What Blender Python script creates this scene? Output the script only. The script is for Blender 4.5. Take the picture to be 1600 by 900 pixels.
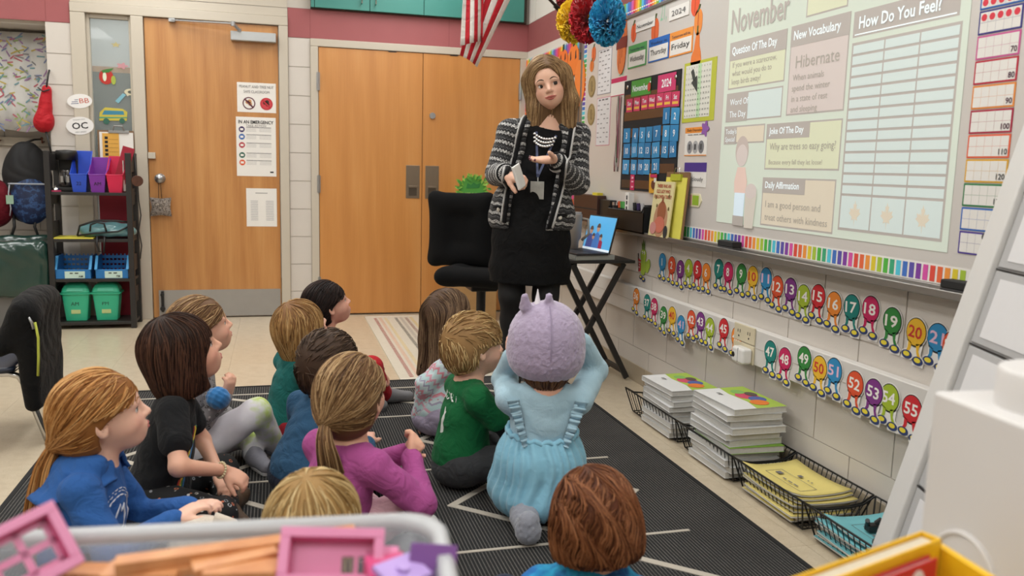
import bpy, bmesh, math, random
import numpy as np
from mathutils import Vector, Matrix
random.seed(7); np.random.seed(7)
for o in list(bpy.data.objects): bpy.data.objects.remove(o)
SC = bpy.context.scene; COL = SC.collection
# ------------------------------------------------------------ camera (solved from the room's straight lines)
F_PX, YAW, PITCH, ROLL, CAM_H = 1317.229, math.radians(15.6217), math.radians(8.0771), math.radians(1.465), 1.1294
D, W = 6.3946, 1.8645          # back wall plane y = D, right wall plane x = W
_fw = np.array([math.sin(YAW)*math.cos(PITCH), math.cos(YAW)*math.cos(PITCH), -math.sin(PITCH)])
_rt = np.array([math.cos(YAW), -math.sin(YAW), 0.0]); _up = np.cross(_rt, _fw)
CR = math.cos(ROLL)*_rt + math.sin(ROLL)*_up; CU = -math.sin(ROLL)*_rt + math.cos(ROLL)*_up
cd = bpy.data.cameras.new('camera'); cam = bpy.data.objects.new('camera', cd); COL.objects.link(cam)
cam.matrix_world = Matrix(((CR[0], CU[0], -_fw[0], 0), (CR[1], CU[1], -_fw[1], 0), (CR[2], CU[2], -_fw[2], CAM_H), (0, 0, 0, 1)))
cd.sensor_width = 36; cd.lens = F_PX*36/1600; cd.clip_start = 0.05
cd.dof.use_dof = True; cd.dof.focus_distance = 3.6; cd.dof.aperture_fstop = 3.5
SC.camera = cam
# ------------------------------------------------------------ world, ceiling lights, exposure
wd = bpy.data.worlds.new('world'); SC.world = wd; wd.use_nodes = True
wd.node_tree.nodes['Background'].inputs[0].default_value = (0.75, 0.8, 0.9, 1); wd.node_tree.nodes['Background'].inputs[1].default_value = 0.3
CEIL = 2.9
LIGHTS = [(x, y) for x in (-2.6, -0.8, 1.0) for y in (-0.6, 1.6, 3.8, 5.6)]
for x, y in LIGHTS:
    ld = bpy.data.lights.new('troffer_light', 'AREA'); ld.shape = 'RECTANGLE'; ld.size = 0.58; ld.size_y = 1.16
    ld.energy = 13; ld.color = (0.925, 0.967, 1.0)
    lo = bpy.data.objects.new('troffer_light', ld); COL.objects.link(lo); lo.location = (x, y, CEIL-0.03)
SC.view_settings.view_transform = 'Standard'; SC.view_settings.look = 'None'; SC.view_settings.gamma = 1.0
SC.view_settings.use_curve_mapping = False; SC.view_settings.exposure = 0.16

# ------------------------------------------------------------ pixel -> point on a known surface
def ray(x, y): return _fw + CR*(x-800)/F_PX + CU*(450-y)/F_PX
def atX(x, y, X): d = ray(x, y); t = X/d[0]; return Vector((X, t*d[1], CAM_H+t*d[2]))
def atY(x, y, Y): d = ray(x, y); t = Y/d[1]; return Vector((t*d[0], Y, CAM_H+t*d[2]))
def atZ(x, y, Z): d = ray(x, y); t = (Z-CAM_H)/d[2]; return Vector((t*d[0], t*d[1], Z))
def RW(x, y, off=0.0): return atX(x, y, W-off)
def BW(x, y, off=0.0): return atY(x, y, D-off)

# ------------------------------------------------------------ materials
def srgb(c):
    if isinstance(c, str): c = [int(c[i:i+2], 16)/255 for i in (1, 3, 5)]
    return tuple(((v/12.92) if v <= 0.04045 else ((v+0.055)/1.055)**2.4) for v in c[:3])
MATS = {}
def newmat(name):
    m = bpy.data.materials.new(name); m.use_nodes = True; nt = m.node_tree
    return m, nt, nt.nodes['Principled BSDF']
def nd(nt, t, **kw):
    n = nt.nodes.new(t)
    for k, v in kw.items():
        if k.startswith('i_'):
            key = k[2:]; n.inputs[int(key) if key.isdigit() else key.replace('_', ' ')].default_value = v
        else: setattr(n, k, v)
    return n
def mixc(nt, fac, a, b, blend='MIX'):
    n = nt.nodes.new('ShaderNodeMix'); n.data_type = 'RGBA'; n.blend_type = blend
    for sock, v in ((n.inputs[0], fac), (n.inputs[6], a), (n.inputs[7], b)):
        if isinstance(v, bpy.types.NodeSocket): nt.links.new(v, sock)
        elif isinstance(v, (int, float)): sock.default_value = v
        else: sock.default_value = (*v[:3], 1)
    return n.outputs[2]
def math_(nt, op, a, b=0.0, c=None):
    n = nt.nodes.new('ShaderNodeMath'); n.operation = op
    for i, v in enumerate((a, b) if c is None else (a, b, c)):
        if isinstance(v, bpy.types.NodeSocket): nt.links.new(v, n.inputs[i])
        else: n.inputs[i].default_value = v
    return n.outputs[0]
def coords(nt, scale=(1, 1, 1), kind='Object', rot=(0, 0, 0)):
    t = nt.nodes.new('ShaderNodeTexCoord'); m = nt.nodes.new('ShaderNodeMapping'); m.inputs['Scale'].default_value = scale; m.inputs['Rotation'].default_value = rot
    nt.links.new(t.outputs[kind], m.inputs[0]); return m.outputs[0]
def noise(nt, vec, scale, detail=3, rough=0.55):
    n = nt.nodes.new('ShaderNodeTexNoise'); n.inputs['Scale'].default_value = scale; n.inputs['Detail'].default_value = detail; n.inputs['Roughness'].default_value = rough
    nt.links.new(vec, n.inputs['Vector']); return n.outputs['Fac']
def bump(nt, bs, h, strength, dist=0.002):
    b = nt.nodes.new('ShaderNodeBump'); b.inputs['Strength'].default_value = strength; b.inputs['Distance'].default_value = dist
    nt.links.new(h, b.inputs['Height']); nt.links.new(b.outputs[0], bs.inputs['Normal'])
def ramp(nt, fac, stops, interp='LINEAR'):
    r = nt.nodes.new('ShaderNodeValToRGB'); r.color_ramp.interpolation = interp
    while len(r.color_ramp.elements) < len(stops): r.color_ramp.elements.new(0.5)
    for e, (p, c) in zip(r.color_ramp.elements, stops): e.position = p; e.color = (*c[:3], 1)
    nt.links.new(fac, r.inputs[0]); return r.outputs[0]
def mat(name, color, rough=0.5, var=0.06, vs=40, bmp=0.0, bs_=120, metal=0.0, emit=0.0, sheen=0.0, alpha=1.0, trans=0.0, coat=0.0, spec=0.5, sss=0.0):
    """plain painted / fabric / plastic surface with a little procedural colour variation and relief"""
    if name in MATS: return MATS[name]
    m, nt, b = newmat(name); c = srgb(color)
    v = coords(nt); n = noise(nt, v, vs)
    lo = tuple(x*(1-var) for x in c); hi = tuple(min(1, x*(1+var)) for x in c)
    col = mixc(nt, n, lo, hi); nt.links.new(col, b.inputs['Base Color'])
    b.inputs['Roughness'].default_value = rough; b.inputs['Metallic'].default_value = metal; b.inputs['Specular IOR Level'].default_value = spec
    if bmp: bump(nt, b, noise(nt, v, bs_, 4), bmp)
    if emit: nt.links.new(col, b.inputs['Emission Color']); b.inputs['Emission Strength'].default_value = emit
    if sheen: b.inputs['Sheen Weight'].default_value = sheen
    if trans: b.inputs['Transmission Weight'].default_value = trans
    if alpha < 1: b.inputs['Alpha'].default_value = alpha
    if coat: b.inputs['Coat Weight'].default_value = coat
    if sss: b.inputs['Subsurface Weight'].default_value = sss; b.inputs['Subsurface Radius'].default_value = (0.012, 0.005, 0.003); b.inputs['Subsurface Scale'].default_value = 1.0
    MATS[name] = m; return m
def attr_mat(name, rough=0.6, sss=0.0, bmp=0.0, bs_=200, spec=0.4, sheen=0.0, var=0.05, aniso=0.0):
    """colour comes from the mesh's own colour attribute (skin tone with lips, hair strand by strand)"""
    if name in MATS: return MATS[name]
    m, nt, b = newmat(name); a = nd(nt, 'ShaderNodeAttribute', attribute_name='col')
    v = coords(nt); n = noise(nt, v, 60)
    k = math_(nt, 'MULTIPLY_ADD', n, 2*var, 1-var)
    nt.links.new(mixc(nt, 1.0, a.outputs['Color'], nd(nt, 'ShaderNodeCombineColor').outputs[0], 'MIX'), b.inputs['Base Color'])
    mm = nt.nodes.new('ShaderNodeVectorMath'); mm.operation = 'SCALE'; nt.links.new(a.outputs['Color'], mm.inputs[0]); nt.links.new(k, mm.inputs['Scale'])
    nt.links.new(mm.outputs[0], b.inputs['Base Color'])
    b.inputs['Roughness'].default_value = rough; b.inputs['Specular IOR Level'].default_value = spec
    if sss: b.inputs['Subsurface Weight'].default_value = sss; b.inputs['Subsurface Radius'].default_value = (0.01, 0.004, 0.002); b.inputs['Subsurface Scale'].default_value = 1.0
    if bmp: bump(nt, b, noise(nt, v, bs_, 3), bmp)
    if sheen: b.inputs['Sheen Weight'].default_value = sheen
    if aniso: b.inputs['Anisotropic'].default_value = aniso
    MATS[name] = m; return m

# ------------------------------------------------------------ mesh building
class MB:
    def __init__(s): s.v = []; s.f = []; s.mi = []
    def add(s, vs, fs, mi=0):
        o = len(s.v); s.v += [tuple(p) for p in vs]; s.f += [tuple(i+o for i in f) for f in fs]; s.mi += [mi]*len(fs); return s
    def box(s, a, b, M=None, mi=0):
        x0, y0, z0 = a; x1, y1, z1 = b
        vs = [Vector(p) for p in ((x0, y0, z0), (x1, y0, z0), (x1, y1, z0), (x0, y1, z0), (x0, y0, z1), (x1, y0, z1), (x1, y1, z1), (x0, y1, z1))]
        if M: vs = [M @ p for p in vs]
        return s.add(vs, [(0, 3, 2, 1), (4, 5, 6, 7), (0, 1, 5, 4), (1, 2, 6, 5), (2, 3, 7, 6), (3, 0, 4, 7)], mi)
    def bar(s, p, q, w, h, up=(0, 0, 1), mi=0):
        p, q = Vector(p), Vector(q); d = q-p; L = d.length; d.normalize(); u = Vector(up)
        sx = d.cross(u)
        if sx.length < 1e-5: sx = d.cross(Vector((1, 0, 0)))
        sx.normalize(); sz = sx.cross(d)
        M = Matrix(((sx.x, d.x, sz.x, p.x), (sx.y, d.y, sz.y, p.y), (sx.z, d.z, sz.z, p.z), (0, 0, 0, 1)))
        return s.box((-w/2, 0, -h/2), (w/2, L, h/2), M, mi)
    def tube(s, path, r, n=8, closed=False, cap=True, mi=0):
        P = [Vector(p) for p in path]; N = len(P); rs = r if hasattr(r, '__len__') else [r]*N
        vs = []; fs = []; prev = None
        for i in range(N):
            a = P[(i-1) % N] if (closed or i > 0) else P[i]; b = P[(i+1) % N] if (closed or i < N-1) else P[i]
            t = (b-a).normalized() if (b-a).length > 1e-9 else Vector((0, 0, 1))
            if prev is None:
                u = t.cross(Vector((0, 0, 1)))
                if u.length < 1e-3: u = t.cross(Vector((1, 0, 0)))
            else: u = prev-t*prev.dot(t)
            u.normalize(); prev = u; w = t.cross(u)
            for k in range(n):
                an = 2*math.pi*k/n; vs.append(P[i]+(u*math.cos(an)+w*math.sin(an))*rs[i])
        M = N if closed else N-1
        for i in range(M):
            for k in range(n):
                a, b = i*n+k, i*n+(k+1) % n; c, d = ((i+1) % N)*n+(k+1) % n, ((i+1) % N)*n+k
                fs.append((a, b, c, d))
        if cap and not closed: fs += [tuple(range(n-1, -1, -1)), tuple(range((N-1)*n, N*n))]
        return s.add(vs, fs, mi)
    def cyl(s, p, q, r, r2=None, n=20, mi=0): return s.tube([p, q], [r, r if r2 is None else r2], n, mi=mi)
    def lathe(s, prof, c=(0, 0, 0), n=24, M=None, sx=1, sy=1, mi=0):
        vs = []; fs = []; m = len(prof)
        for k in range(n):
            a = 2*math.pi*k/n
            for r, z in prof: vs.append(Vector((c[0]+r*math.cos(a)*sx, c[1]+r*math.sin(a)*sy, c[2]+z)))
        if M: vs = [M @ p for p in vs]
        for k in range(n):
            for i in range(m-1):
                a = k*m+i; b = ((k+1) % n)*m+i; fs.append((a, b, b+1, a+1))
        return s.add(vs, fs, mi)
    def sphere(s, c, r, n=12, m=8, M=None, mi=0):
        r = r if hasattr(r, '__len__') else (r, r, r); vs = []; fs = []
        for i in range(m+1):
            th = math.pi*i/m
            for k in range(n):
                a = 2*math.pi*k/n; v = Vector((r[0]*math.sin(th)*math.cos(a), r[1]*math.sin(th)*math.sin(a), r[2]*math.cos(th)))
                vs.append((M @ v if M else v)+Vector(c))
        for i in range(m):
            for k in range(n):
                a, b = i*n+k, i*n+(k+1) % n; fs.append((a, a+n, b+n, b))
        return s.add(vs, fs, mi)
    def poly(s, pts, th, O, U, V, mi=0):
        """flat outline pts (u,v) in the frame O,U,V, thickened by th along the normal U x V"""
        U, V, O = Vector(U), Vector(V), Vector(O); N = U.cross(V); n = len(pts)
        ar = sum(pts[i][0]*pts[(i+1) % n][1]-pts[(i+1) % n][0]*pts[i][1] for i in range(n))
        if ar < 0: pts = pts[::-1]
        b = [O+U*p[0]+V*p[1] for p in pts]; t = [p+N*th for p in b]
        fs = [tuple(range(n, 2*n)), tuple(range(n-1, -1, -1))]+[(i, (i+1) % n, n+(i+1) % n, n+i) for i in range(n)]
        return s.add(b+t, fs, mi)
    def rect(s, u0, v0, u1, v1, th, O, U, V, mi=0): return s.poly([(u0, v0), (u1, v0), (u1, v1), (u0, v1)], th, O, U, V, mi)
    def grid(s, fn, nu, nv, closed_u=False, mi=0):
        vs = [fn(i/(nu-1) if not closed_u else i/nu, j/(nv-1)) for j in range(nv) for i in range(nu)]; fs = []
        for j in range(nv-1):
            for i in range(nu if closed_u else nu-1):
                a = j*nu+i; b = j*nu+(i+1) % nu; fs.append((a, b, b+nu, a+nu))
        return s.add(vs, fs, mi)
    def mesh(s, name):
        me = bpy.data.meshes.new(name); me.from_pydata([tuple(p) for p in s.v], [], s.f)
        if any(s.mi): me.polygons.foreach_set('material_index', s.mi)
        return me
    def build(s, name, m, parent=None, smooth=False, bev=0, local=False, solid=0, seg=2):
        return place(s.mesh(name), name, m, parent, smooth, bev, local, solid, seg)
def place(me, name, m, parent=None, smooth=False, bev=0, local=False, solid=0, seg=2):
    for x in (m if isinstance(m, (list, tuple)) else [m]): me.materials.append(x)
    if smooth: me.polygons.foreach_set('use_smooth', [True]*len(me.polygons))
    o = bpy.data.objects.new(name, me); COL.objects.link(o)
    if parent is not None:
        o.parent = parent
        if not local: o.location = -Vector(WLOC.get(parent.name, (0, 0, 0)))
    if solid:
        d = o.modifiers.new('solid', 'SOLIDIFY'); d.thickness = solid; d.offset = 0
    if bev:
        d = o.modifiers.new('bevel', 'BEVEL'); d.width = bev; d.segments = seg; d.limit_method = 'ANGLE'; d.angle_limit = math.radians(40)
        if not smooth: me.polygons.foreach_set('use_smooth', [True]*len(me.polygons)); d.harden_normals = True
    return o
WLOC = {}
def tag(o, label, cat, group=None):
    o['label'] = label; o['category'] = cat
    if group: o['group'] = group
    return o
def thing(name, label, cat, loc=(0, 0, 0), group=None):
    o = bpy.data.objects.new(name, None); COL.objects.link(o); o.location = loc; o.empty_display_size = 0.05
    WLOC[o.name] = tuple(loc); return tag(o, label, cat, group)
def struct(o): o['kind'] = 'structure'; return o
def dup(o, parent=None):
    c = o.copy(); COL.objects.link(c); c.parent = parent
    for ch in o.children: dup(ch, c)
    return c
# writing: built-in font outlines turned into flat meshes
_fc = {}; TXS = bpy.data.scenes.new('letter_workshop')
def text_geo(s, bold=False):
    if (s, bold) in _fc: return _fc[(s, bold)]
    cu = bpy.data.curves.new('lettering', 'FONT'); cu.body = s; cu.size = 1.0; cu.resolution_u = 2
    if bold: cu.offset = 0.018
    o = bpy.data.objects.new('lettering', cu); TXS.collection.objects.link(o)
    me = bpy.data.meshes.new_from_object(o)
    v = np.zeros(len(me.vertices)*3); me.vertices.foreach_get('co', v); v = v.reshape(-1, 3)
    fs = [tuple(p.vertices) for p in me.polygons]
    bpy.data.objects.remove(o); bpy.data.curves.remove(cu); bpy.data.meshes.remove(me)
    if len(v): lo = v.min(0); hi = v.max(0); v = v-np.array([lo[0], 0, 0]); wd_ = hi[0]-lo[0]
    else: wd_ = 0
    _fc[(s, bold)] = (v, fs, wd_); return _fc[(s, bold)]
def put_text(mb, s, O, U, V, h, w=None, align='c', bold=False, lift=0.0, mi=0, maxw=None):
    """letters of cap height h (cap = 0.7 em); O = anchor on the base line"""
    v, fs, wd_ = text_geo(s, bold)
    if not len(v): return
    k = h/0.7; kx = k if w is None else w/wd_
    if maxw and wd_*kx > maxw: kx = maxw/wd_
    U, V, O = Vector(U), Vector(V), Vector(O); N = U.cross(V)
    off = {'c': -wd_*kx/2, 'l': 0, 'r': -wd_*kx}[align]
    mb.add([O+U*(p[0]*kx+off)+V*(p[1]*k)+N*lift for p in v], fs, mi)
def put_lines(mb, O, U, V, w, h, words=3, lift=0.0012, mi=0):
    """print too small to read in the photo: short dark strokes in word lengths"""
    U, V, O = Vector(U), Vector(V), Vector(O); N = U.cross(V); x = -w/2; k = w/words
    for i in range(words): mb.rect(x, 0, x+k*(.62+.2*((i*7) % 3)/2), h, .0002, O+N*lift, U, V, mi); x += k
RU, RV = Vector((0, -1, 0)), Vector((0, 0, 1)); BU, BV = Vector((1, 0, 0)), Vector((0, 0, 1))
# ============================================================ THE ROOM
def wood_mat(name, c1, c2, c3, scale=1.0, rot=(0, 0, 0), rough=0.32, coat=0.2):
    m, nt, b = newmat(name); v = coords(nt, (6*scale, 6*scale, 0.45*scale), rot=rot)
    n1 = noise(nt, v, 2.2, 6, 0.6)
    w = nt.nodes.new('ShaderNodeTexWave'); w.wave_type = 'BANDS'; w.bands_direction = 'DIAGONAL'; w.inputs['Scale'].default_value = 0.8; w.inputs['Distortion'].default_value = 9; w.inputs['Detail'].default_value = 3
    nt.links.new(v, w.inputs['Vector'])
    v2 = coords(nt, (60*scale, 60*scale, 1.2*scale), rot=rot); n2 = noise(nt, v2, 4, 4)
    f = math_(nt, 'ADD', math_(nt, 'MULTIPLY', n1, 0.55), math_(nt, 'ADD', math_(nt, 'MULTIPLY', w.outputs['Fac'], 0.1), math_(nt, 'MULTIPLY', n2, 0.25)))
    nt.links.new(ramp(nt, f, [(0.3, srgb(c1)), (0.52, srgb(c2)), (0.75, srgb(c3))]), b.inputs['Base Color'])
    b.inputs['Roughness'].default_value = rough; b.inputs['Coat Weight'].default_value = coat; b.inputs['Coat Roughness'].default_value = 0.25
    bump(nt, b, n2, 0.05, 0.001); return m
M_door = wood_mat('varnished_birch', '#ab7340', '#bf8850', '#cc9a63')
M_paint = mat('beige_wall_paint', '#cdc6be', 0.55, 0.03, 6, 0.25, 160)
M_mortar = mat('painted_mortar_joint', '#bfb8af', 0.7, 0.04, 20, 0.3, 200)
M_frame = mat('greige_frame_enamel', '#c1b8a9', 0.4, 0.02, 8, 0.05, 90)
M_band = mat('brick_red_wall_paint', '#9c5557', 0.5, 0.05, 8, 0.25, 160)
M_bandj = mat('brick_red_joint', '#874848', 0.7, 0.05, 20, 0.2, 160)
M_base = mat('taupe_vinyl_base', '#a89b86', 0.45, 0.08, 14, 0.08, 80)
M_ceil = mat('white_ceiling_tile', '#dedad2', 0.8, 0.03, 30, 0.3, 200)
def tile_mat():
    m, nt, b = newmat('cream_vinyl_tile'); v = coords(nt, (1, 1, 1)); oi = nd(nt, 'ShaderNodeObjectInfo')
    n1 = noise(nt, v, 18, 5); n2 = noise(nt, v, 160, 2)
    c = ramp(nt, n1, [(0.3, srgb('#bdae96')), (0.6, srgb('#cbbda6')), (0.8, srgb('#c5b69e'))])
    c = mixc(nt, math_(nt, 'MULTIPLY', oi.outputs['Random'], 0.3), c, srgb('#c2b197'))
    c = mixc(nt, math_(nt, 'GREATER_THAN', n2, 0.62), c, srgb('#b9a88d')); nt.links.new(c, b.inputs['Base Color'])
    b.inputs['Roughness'].default_value = 0.28; b.inputs['Coat Weight'].default_value = 0.25; b.inputs['Coat Roughness'].default_value = 0.3
    bump(nt, b, n1, 0.04, 0.002); return m
M_tile = tile_mat(); M_tilej = mat('dark_tile_joint', '#8d7f6a', 0.8)
XL, YR = -4.2, -2.6
floor = struct(MB().box((XL, YR, -0.12), (W+0.3, D+2.4, -0.003)).build('floor', M_tilej))
TS = 0.3048
tm = MB().box((0.0004, 0.0004, -0.003), (TS-0.0004, TS-0.0004, 0)).mesh('tile'); tm.materials.append(M_tile)
big = MB().box((XL, YR, -0.003), (W, 0.0, 0)).box((XL, 0.0, -0.003), (W-13*TS, D, 0)).build('tile_field', M_tile, floor)
for i in range(13):
    for j in range(21):
        y0 = D-(j+1)*TS
        t = bpy.data.objects.new('tile', tm); COL.objects.link(t); t.parent = floor; t.location = (W-(i+1)*TS, y0, 0)
        if y0 < 0.0: t.location.y = 0.0; t.scale.y = max(0.02, (y0+TS)/TS)
ceiling = struct(MB().box((XL, YR, CEIL), (W+0.2, D+2.4, CEIL+0.1)).build('ceiling', M_ceil))
struct(MB().box((XL-0.15, YR, -0.12), (XL, D+0.6, CEIL)).build('wall_left', M_paint))
struct(MB().box((XL-0.15, YR-0.15, -0.12), (W+0.2, YR, CEIL)).build('wall_front', M_paint))
M_lamp = mat('lit_prismatic_diffuser', '#fff6e8', 0.4, emit=3.0)
for x, y in LIGHTS:
    t = thing('ceiling_light', 'white recessed fluorescent ceiling light with prismatic diffuser', 'ceiling light', (x, y, CEIL), 'fluorescent lights in the ceiling')
    MB().box((x-.32, y-.62, CEIL-.02), (x+.32, y-.58, CEIL)).box((x-.32, y+.58, CEIL-.02), (x+.32, y+.62, CEIL)).box((x-.32, y-.58, CEIL-.02), (x-.29, y+.58, CEIL)).box((x+.29, y-.58, CEIL-.02), (x+.32, y+.58, CEIL)).build('frame', M_frame, t)
    MB().box((x-.29, y-.58, CEIL-.012), (x+.29, y+.58, CEIL)).build('diffuser', M_lamp, t)
# ---- right wall: recessed mortar plane with single blocks standing proud
CO = 0.2032; BZ0 = 2.014-9*CO     # lowest block joint
wall_r = struct(MB().box((W+0.004, YR, -0.12), (W+0.2, D+0.3, CEIL)).build('wall_right', M_mortar))
BL = 0.4064
def block_mesh(nm, L, H, m, th=0.0045):
    me = MB().box((0, 0, 0), (th, L, H)).mesh(nm); me.materials.append(m); return me
bm_full = block_mesh('block', BL-0.006, CO-0.006, M_paint); bm_first = block_mesh('block', BL-0.006, BZ0-0.003, M_paint); bm_red = block_mesh('block', BL-0.006, CO-0.006, M_band)
def rblock(me, y0, y1, z):
    y1 = min(y1, D-0.001)
    if y1-y0 < 0.03: return
    o = bpy.data.objects.new('block', me); COL.objects.link(o); o.parent = wall_r; o.location = (W-0.0005, y0+0.003, z+0.003); o.scale.y = (y1-y0-0.006)/(BL-0.006)
for k in range(14):
    z = 0 if k == 0 else BZ0+(k-1)*CO
    if 5 <= k <= 9: continue       # behind the boards
    me = bm_first if k == 0 else (bm_red if k == 10 else bm_full)
    y = -0.2-(BL/2 if k % 2 else 0)+0.11
    while y < D:
        if y > 0.9 or k >= 10: rblock(me, y, y+BL, z)
        y += BL
MB().box((W-0.001, YR, 2.014), (W+0.003, D, 2.014+CO)).build('paint_band', M_bandj, wall_r)
MB().box((W-0.001, YR, BZ0+4*CO), (W+0.003, D, BZ0+9*CO)).build('plaster_field', M_paint, wall_r)
MB().box((W-0.001, YR, BZ0+10*CO), (W+0.003, 0.9, CEIL)).box((W-0.001, YR, 0), (W+0.003, 0.9, BZ0+4*CO)).build('plaster_field', M_paint, wall_r)
bb = struct(MB().box((W-0.009, 0.5, 0.0), (W-0.002, 6.0, 0.095)).build('baseboard_right', M_base, bev=0.002))
for y in (1.2, 2.42, 3.64, 4.0, 4.86): MB().box((W-0.0095, y, 0.001), (W-0.0085, y+0.0025, 0.094)).build('seam', M_tilej, bb)
# ---- back wall
wall_b = MB()
wall_b.box((-1.47, D+0.004, -0.1), (-1.316, D+0.2, CEIL))                  # pier left of the side light
wall_b.box((-1.316, D+0.004, 2.09), (0.0855, D+0.2, CEIL))                 # over the door
wall_b.box((0.0855, D+0.004, -0.1), (0.2402, D+0.2, CEIL))                 # pier between the doors
wall_b.box((0.2402, D+0.03, -0.1), (W, D+0.2, 2.014)).box((0.2402, D+0.004, 2.014), (W+0.1, D+0.2, CEIL))
wall_b = struct(wall_b.build('wall_back', M_mortar))
wall_k = struct(MB().box((XL, D+0.004, 2.02), (-1.47, D+0.2, CEIL)).build('wall_bulkhead', M_mortar))      # above the alcove
wall_a = struct(MB().box((XL, D+0.501, -0.1), (-1.316, D+0.55, CEIL)).build('wall_alcove', M_mortar))
struct(MB().box((-1.472, D+0.2, -0.1), (-1.45, D+0.501, CEIL)).build('wall_alcove_side', M_paint))
def bblock(m, x0, x1, z, H=CO, par=None):
    o = MB().box((x0+0.002, D-0.0005, z+0.003), (x1-0.002, D+0.0045, z+H-0.003)).build('block', m, par or (wall_k if x1 < -1.46 else wall_b))
for k in range(10):
    z = 0 if k == 0 else BZ0+(k-1)*CO; H = BZ0 if k == 0 else CO
    bblock(M_paint, 0.0855, 0.2402, z, H); bblock(M_paint, -1.47, -1.316, z, H)
MB().box((XL, D-0.0002, 2.014), (-1.47, D+0.003, 2.014+CO)).build('paint_band', M_bandj, wall_k); MB().box((-1.47, D-0.0002, 2.014), (-1.316, D+0.003, 2.014+CO)).build('paint_band', M_bandj, wall_b)
MB().box((0.0855, D-0.0002, 2.014), (W, D+0.003, 2.014+CO)).build('paint_band', M_bandj, wall_b)
for x0, x1 in ((0.0855, 0.2402), (0.2402, 1.25), (1.25, W), (-1.463, -1.316), (-1.87, -1.463), (-2.28, -1.87)): bblock(M_band, x0, x1, 2.014)
bblock(M_frame, -1.316, 0.0855, 2.151, 0.061); bblock(M_frame, -1.316, 0.0855, 2.212, 0.6)
for x0, x1 in ((-1.47, -1.316), (-1.87, -1.471), (-2.28, -1.87)): bblock(M_paint, x0, x1, 2.217)
MB().box((XL, D+0.05, 1.995), (-1.47, D+0.5, 2.02)).build('soffit', M_paint, wall_k)
for k in range(7):                                                          # blocks at the back of the alcove
    for i in range(3):
        x1 = -1.474-BL*i+(0.2 if k % 2 else 0); x0 = x1-BL; x1 = min(x1, -1.474)
        MB().box((x0+.002, D+.494, BZ0+(k-1)*CO+.003 if k else 0.0), (x1-.002, D+.501, BZ0+k*CO-.003)).build('block', M_paint, wall_a)
# ---- corridor behind the side light
M_cor = mat('pale_corridor_paint', '#cfd2d2', 0.6); M_chalk = mat('dark_green_chalkboard', '#2e3a35', 0.5)
cor = struct(MB().box((-3.6, D+2.2, -0.1), (0.6, D+2.3, CEIL)).box((-3.7, D+0.6, -0.1), (-3.6, D+2.3, CEIL)).box((0.5, D+0.25, -0.1), (0.6, D+2.3, CEIL)).build('wall_corridor', M_cor))
MB().box((-1.95, D+2.17, 0.9), (-0.6, D+2.2, 1.9)).build('chalkboard', M_chalk, cor)
MB().box((-1.95, D+2.16, 1.9), (-0.6, D+2.2, 1.95)).box((-1.95, D+2.16, 0.82), (-0.6, D+2.2, 0.9)).build('wood_trim', M_door, cor)
MB().box((-2.35, D+2.17, 1.0), (-2.0, D+2.19, 1.75)).build('notice_sheet', mat('pale_lilac_sheet', '#c9c6d2', 0.7, 0.3, 30), cor)
ld = bpy.data.lights.new('corridor_light', 'AREA'); ld.size = 0.6; ld.energy = 14; ld.color = (0.95, 1, 0.98); lo = bpy.data.objects.new('corridor_light', ld); COL.objects.link(lo); lo.location = (-1.2, D+1.2, CEIL-0.02)
# ---- door frame with side light
fr = MB(); y0, y1 = D-0.018, D+0.12
for x0, x1, z0, z1 in ((-1.316, -1.225, 0, 2.087), (-0.945, -0.866, 0, 2.087), (0.022, 0.0855, 0, 2.087), (-1.316, 0.0855, 2.088, 2.15), (-1.225, -0.945, 0, 0.12)):
    fr.box((x0, y0, z0), (x1, y1, z1))
struct(fr.build('trim_1', M_frame, bev=0.004))
st = MB()
for x0, x1, z0, z1 in ((-1.225, -1.205, 0.12, 2.088), (-0.963, -0.945, 0.12, 2.088), (-1.205, -0.963, 2.06, 2.088), (-1.205, -0.963, 0.12, 0.15)): st.box((x0, D+0.02, z0), (x1, D+0.06, z1))
win = struct(st.build('window_1', M_frame, bev=0.003))
M_glass = mat('clear_window_glass', '#dfe8e6', 0.03, 0, alpha=0.16, spec=0.8)
MB().box((-1.21, D+0.036, 0.14), (-0.958, D+0.042, 2.07)).build('pane', M_glass, win)
# ---- entrance door
M_steel = mat('brushed_steel', '#a9aaab', 0.35, 0.06, 60, metal=0.9); M_kick = mat('dull_aluminium_kickplate', '#a7a5a2', 0.42, 0.08, 9, metal=0.6); M_black = mat('black_plastic', '#1a1919', 0.45, 0.1, 30); M_chrome = mat('polished_chrome', '#c9c9c9', 0.12, 0.02, metal=1.0)
door = struct(MB().box((-0.862, D+0.004, 0.008), (0.018, D+0.05, 2.084)).build('door_1', M_door, bev=0.002))
MB().box((-0.825, D+0.001, 0.01), (0.012, D+0.004, 0.205)).build('kickplate', M_kick, door)
kb = MB().lathe([(0, 0), (0.034, 0), (0.034, 0.006), (0.014, 0.01), (0.012, 0.035), (0.026, 0.045), (0.032, 0.06), (0.028, 0.076), (0, 0.082)], n=20, M=Matrix.Translation((-0.79, D+0.004, 0.997)) @ Matrix.Rotation(math.pi/2, 4, 'X')).build('knob', M_steel, door, smooth=True)
MB().box((-0.862, D-0.022, 1.133), (-0.815, D+0.004, 1.176)).build('strike_plate', M_frame, door, bev=0.002)
cl = MB().box((-0.30, D-0.055, 1.962), (0.004, D+0.004, 2.026)).build('door_closer', mat('silver_enamel', '#b9bcbd', 0.35, 0.03, metal=0.4), door, bev=0.006)
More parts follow.
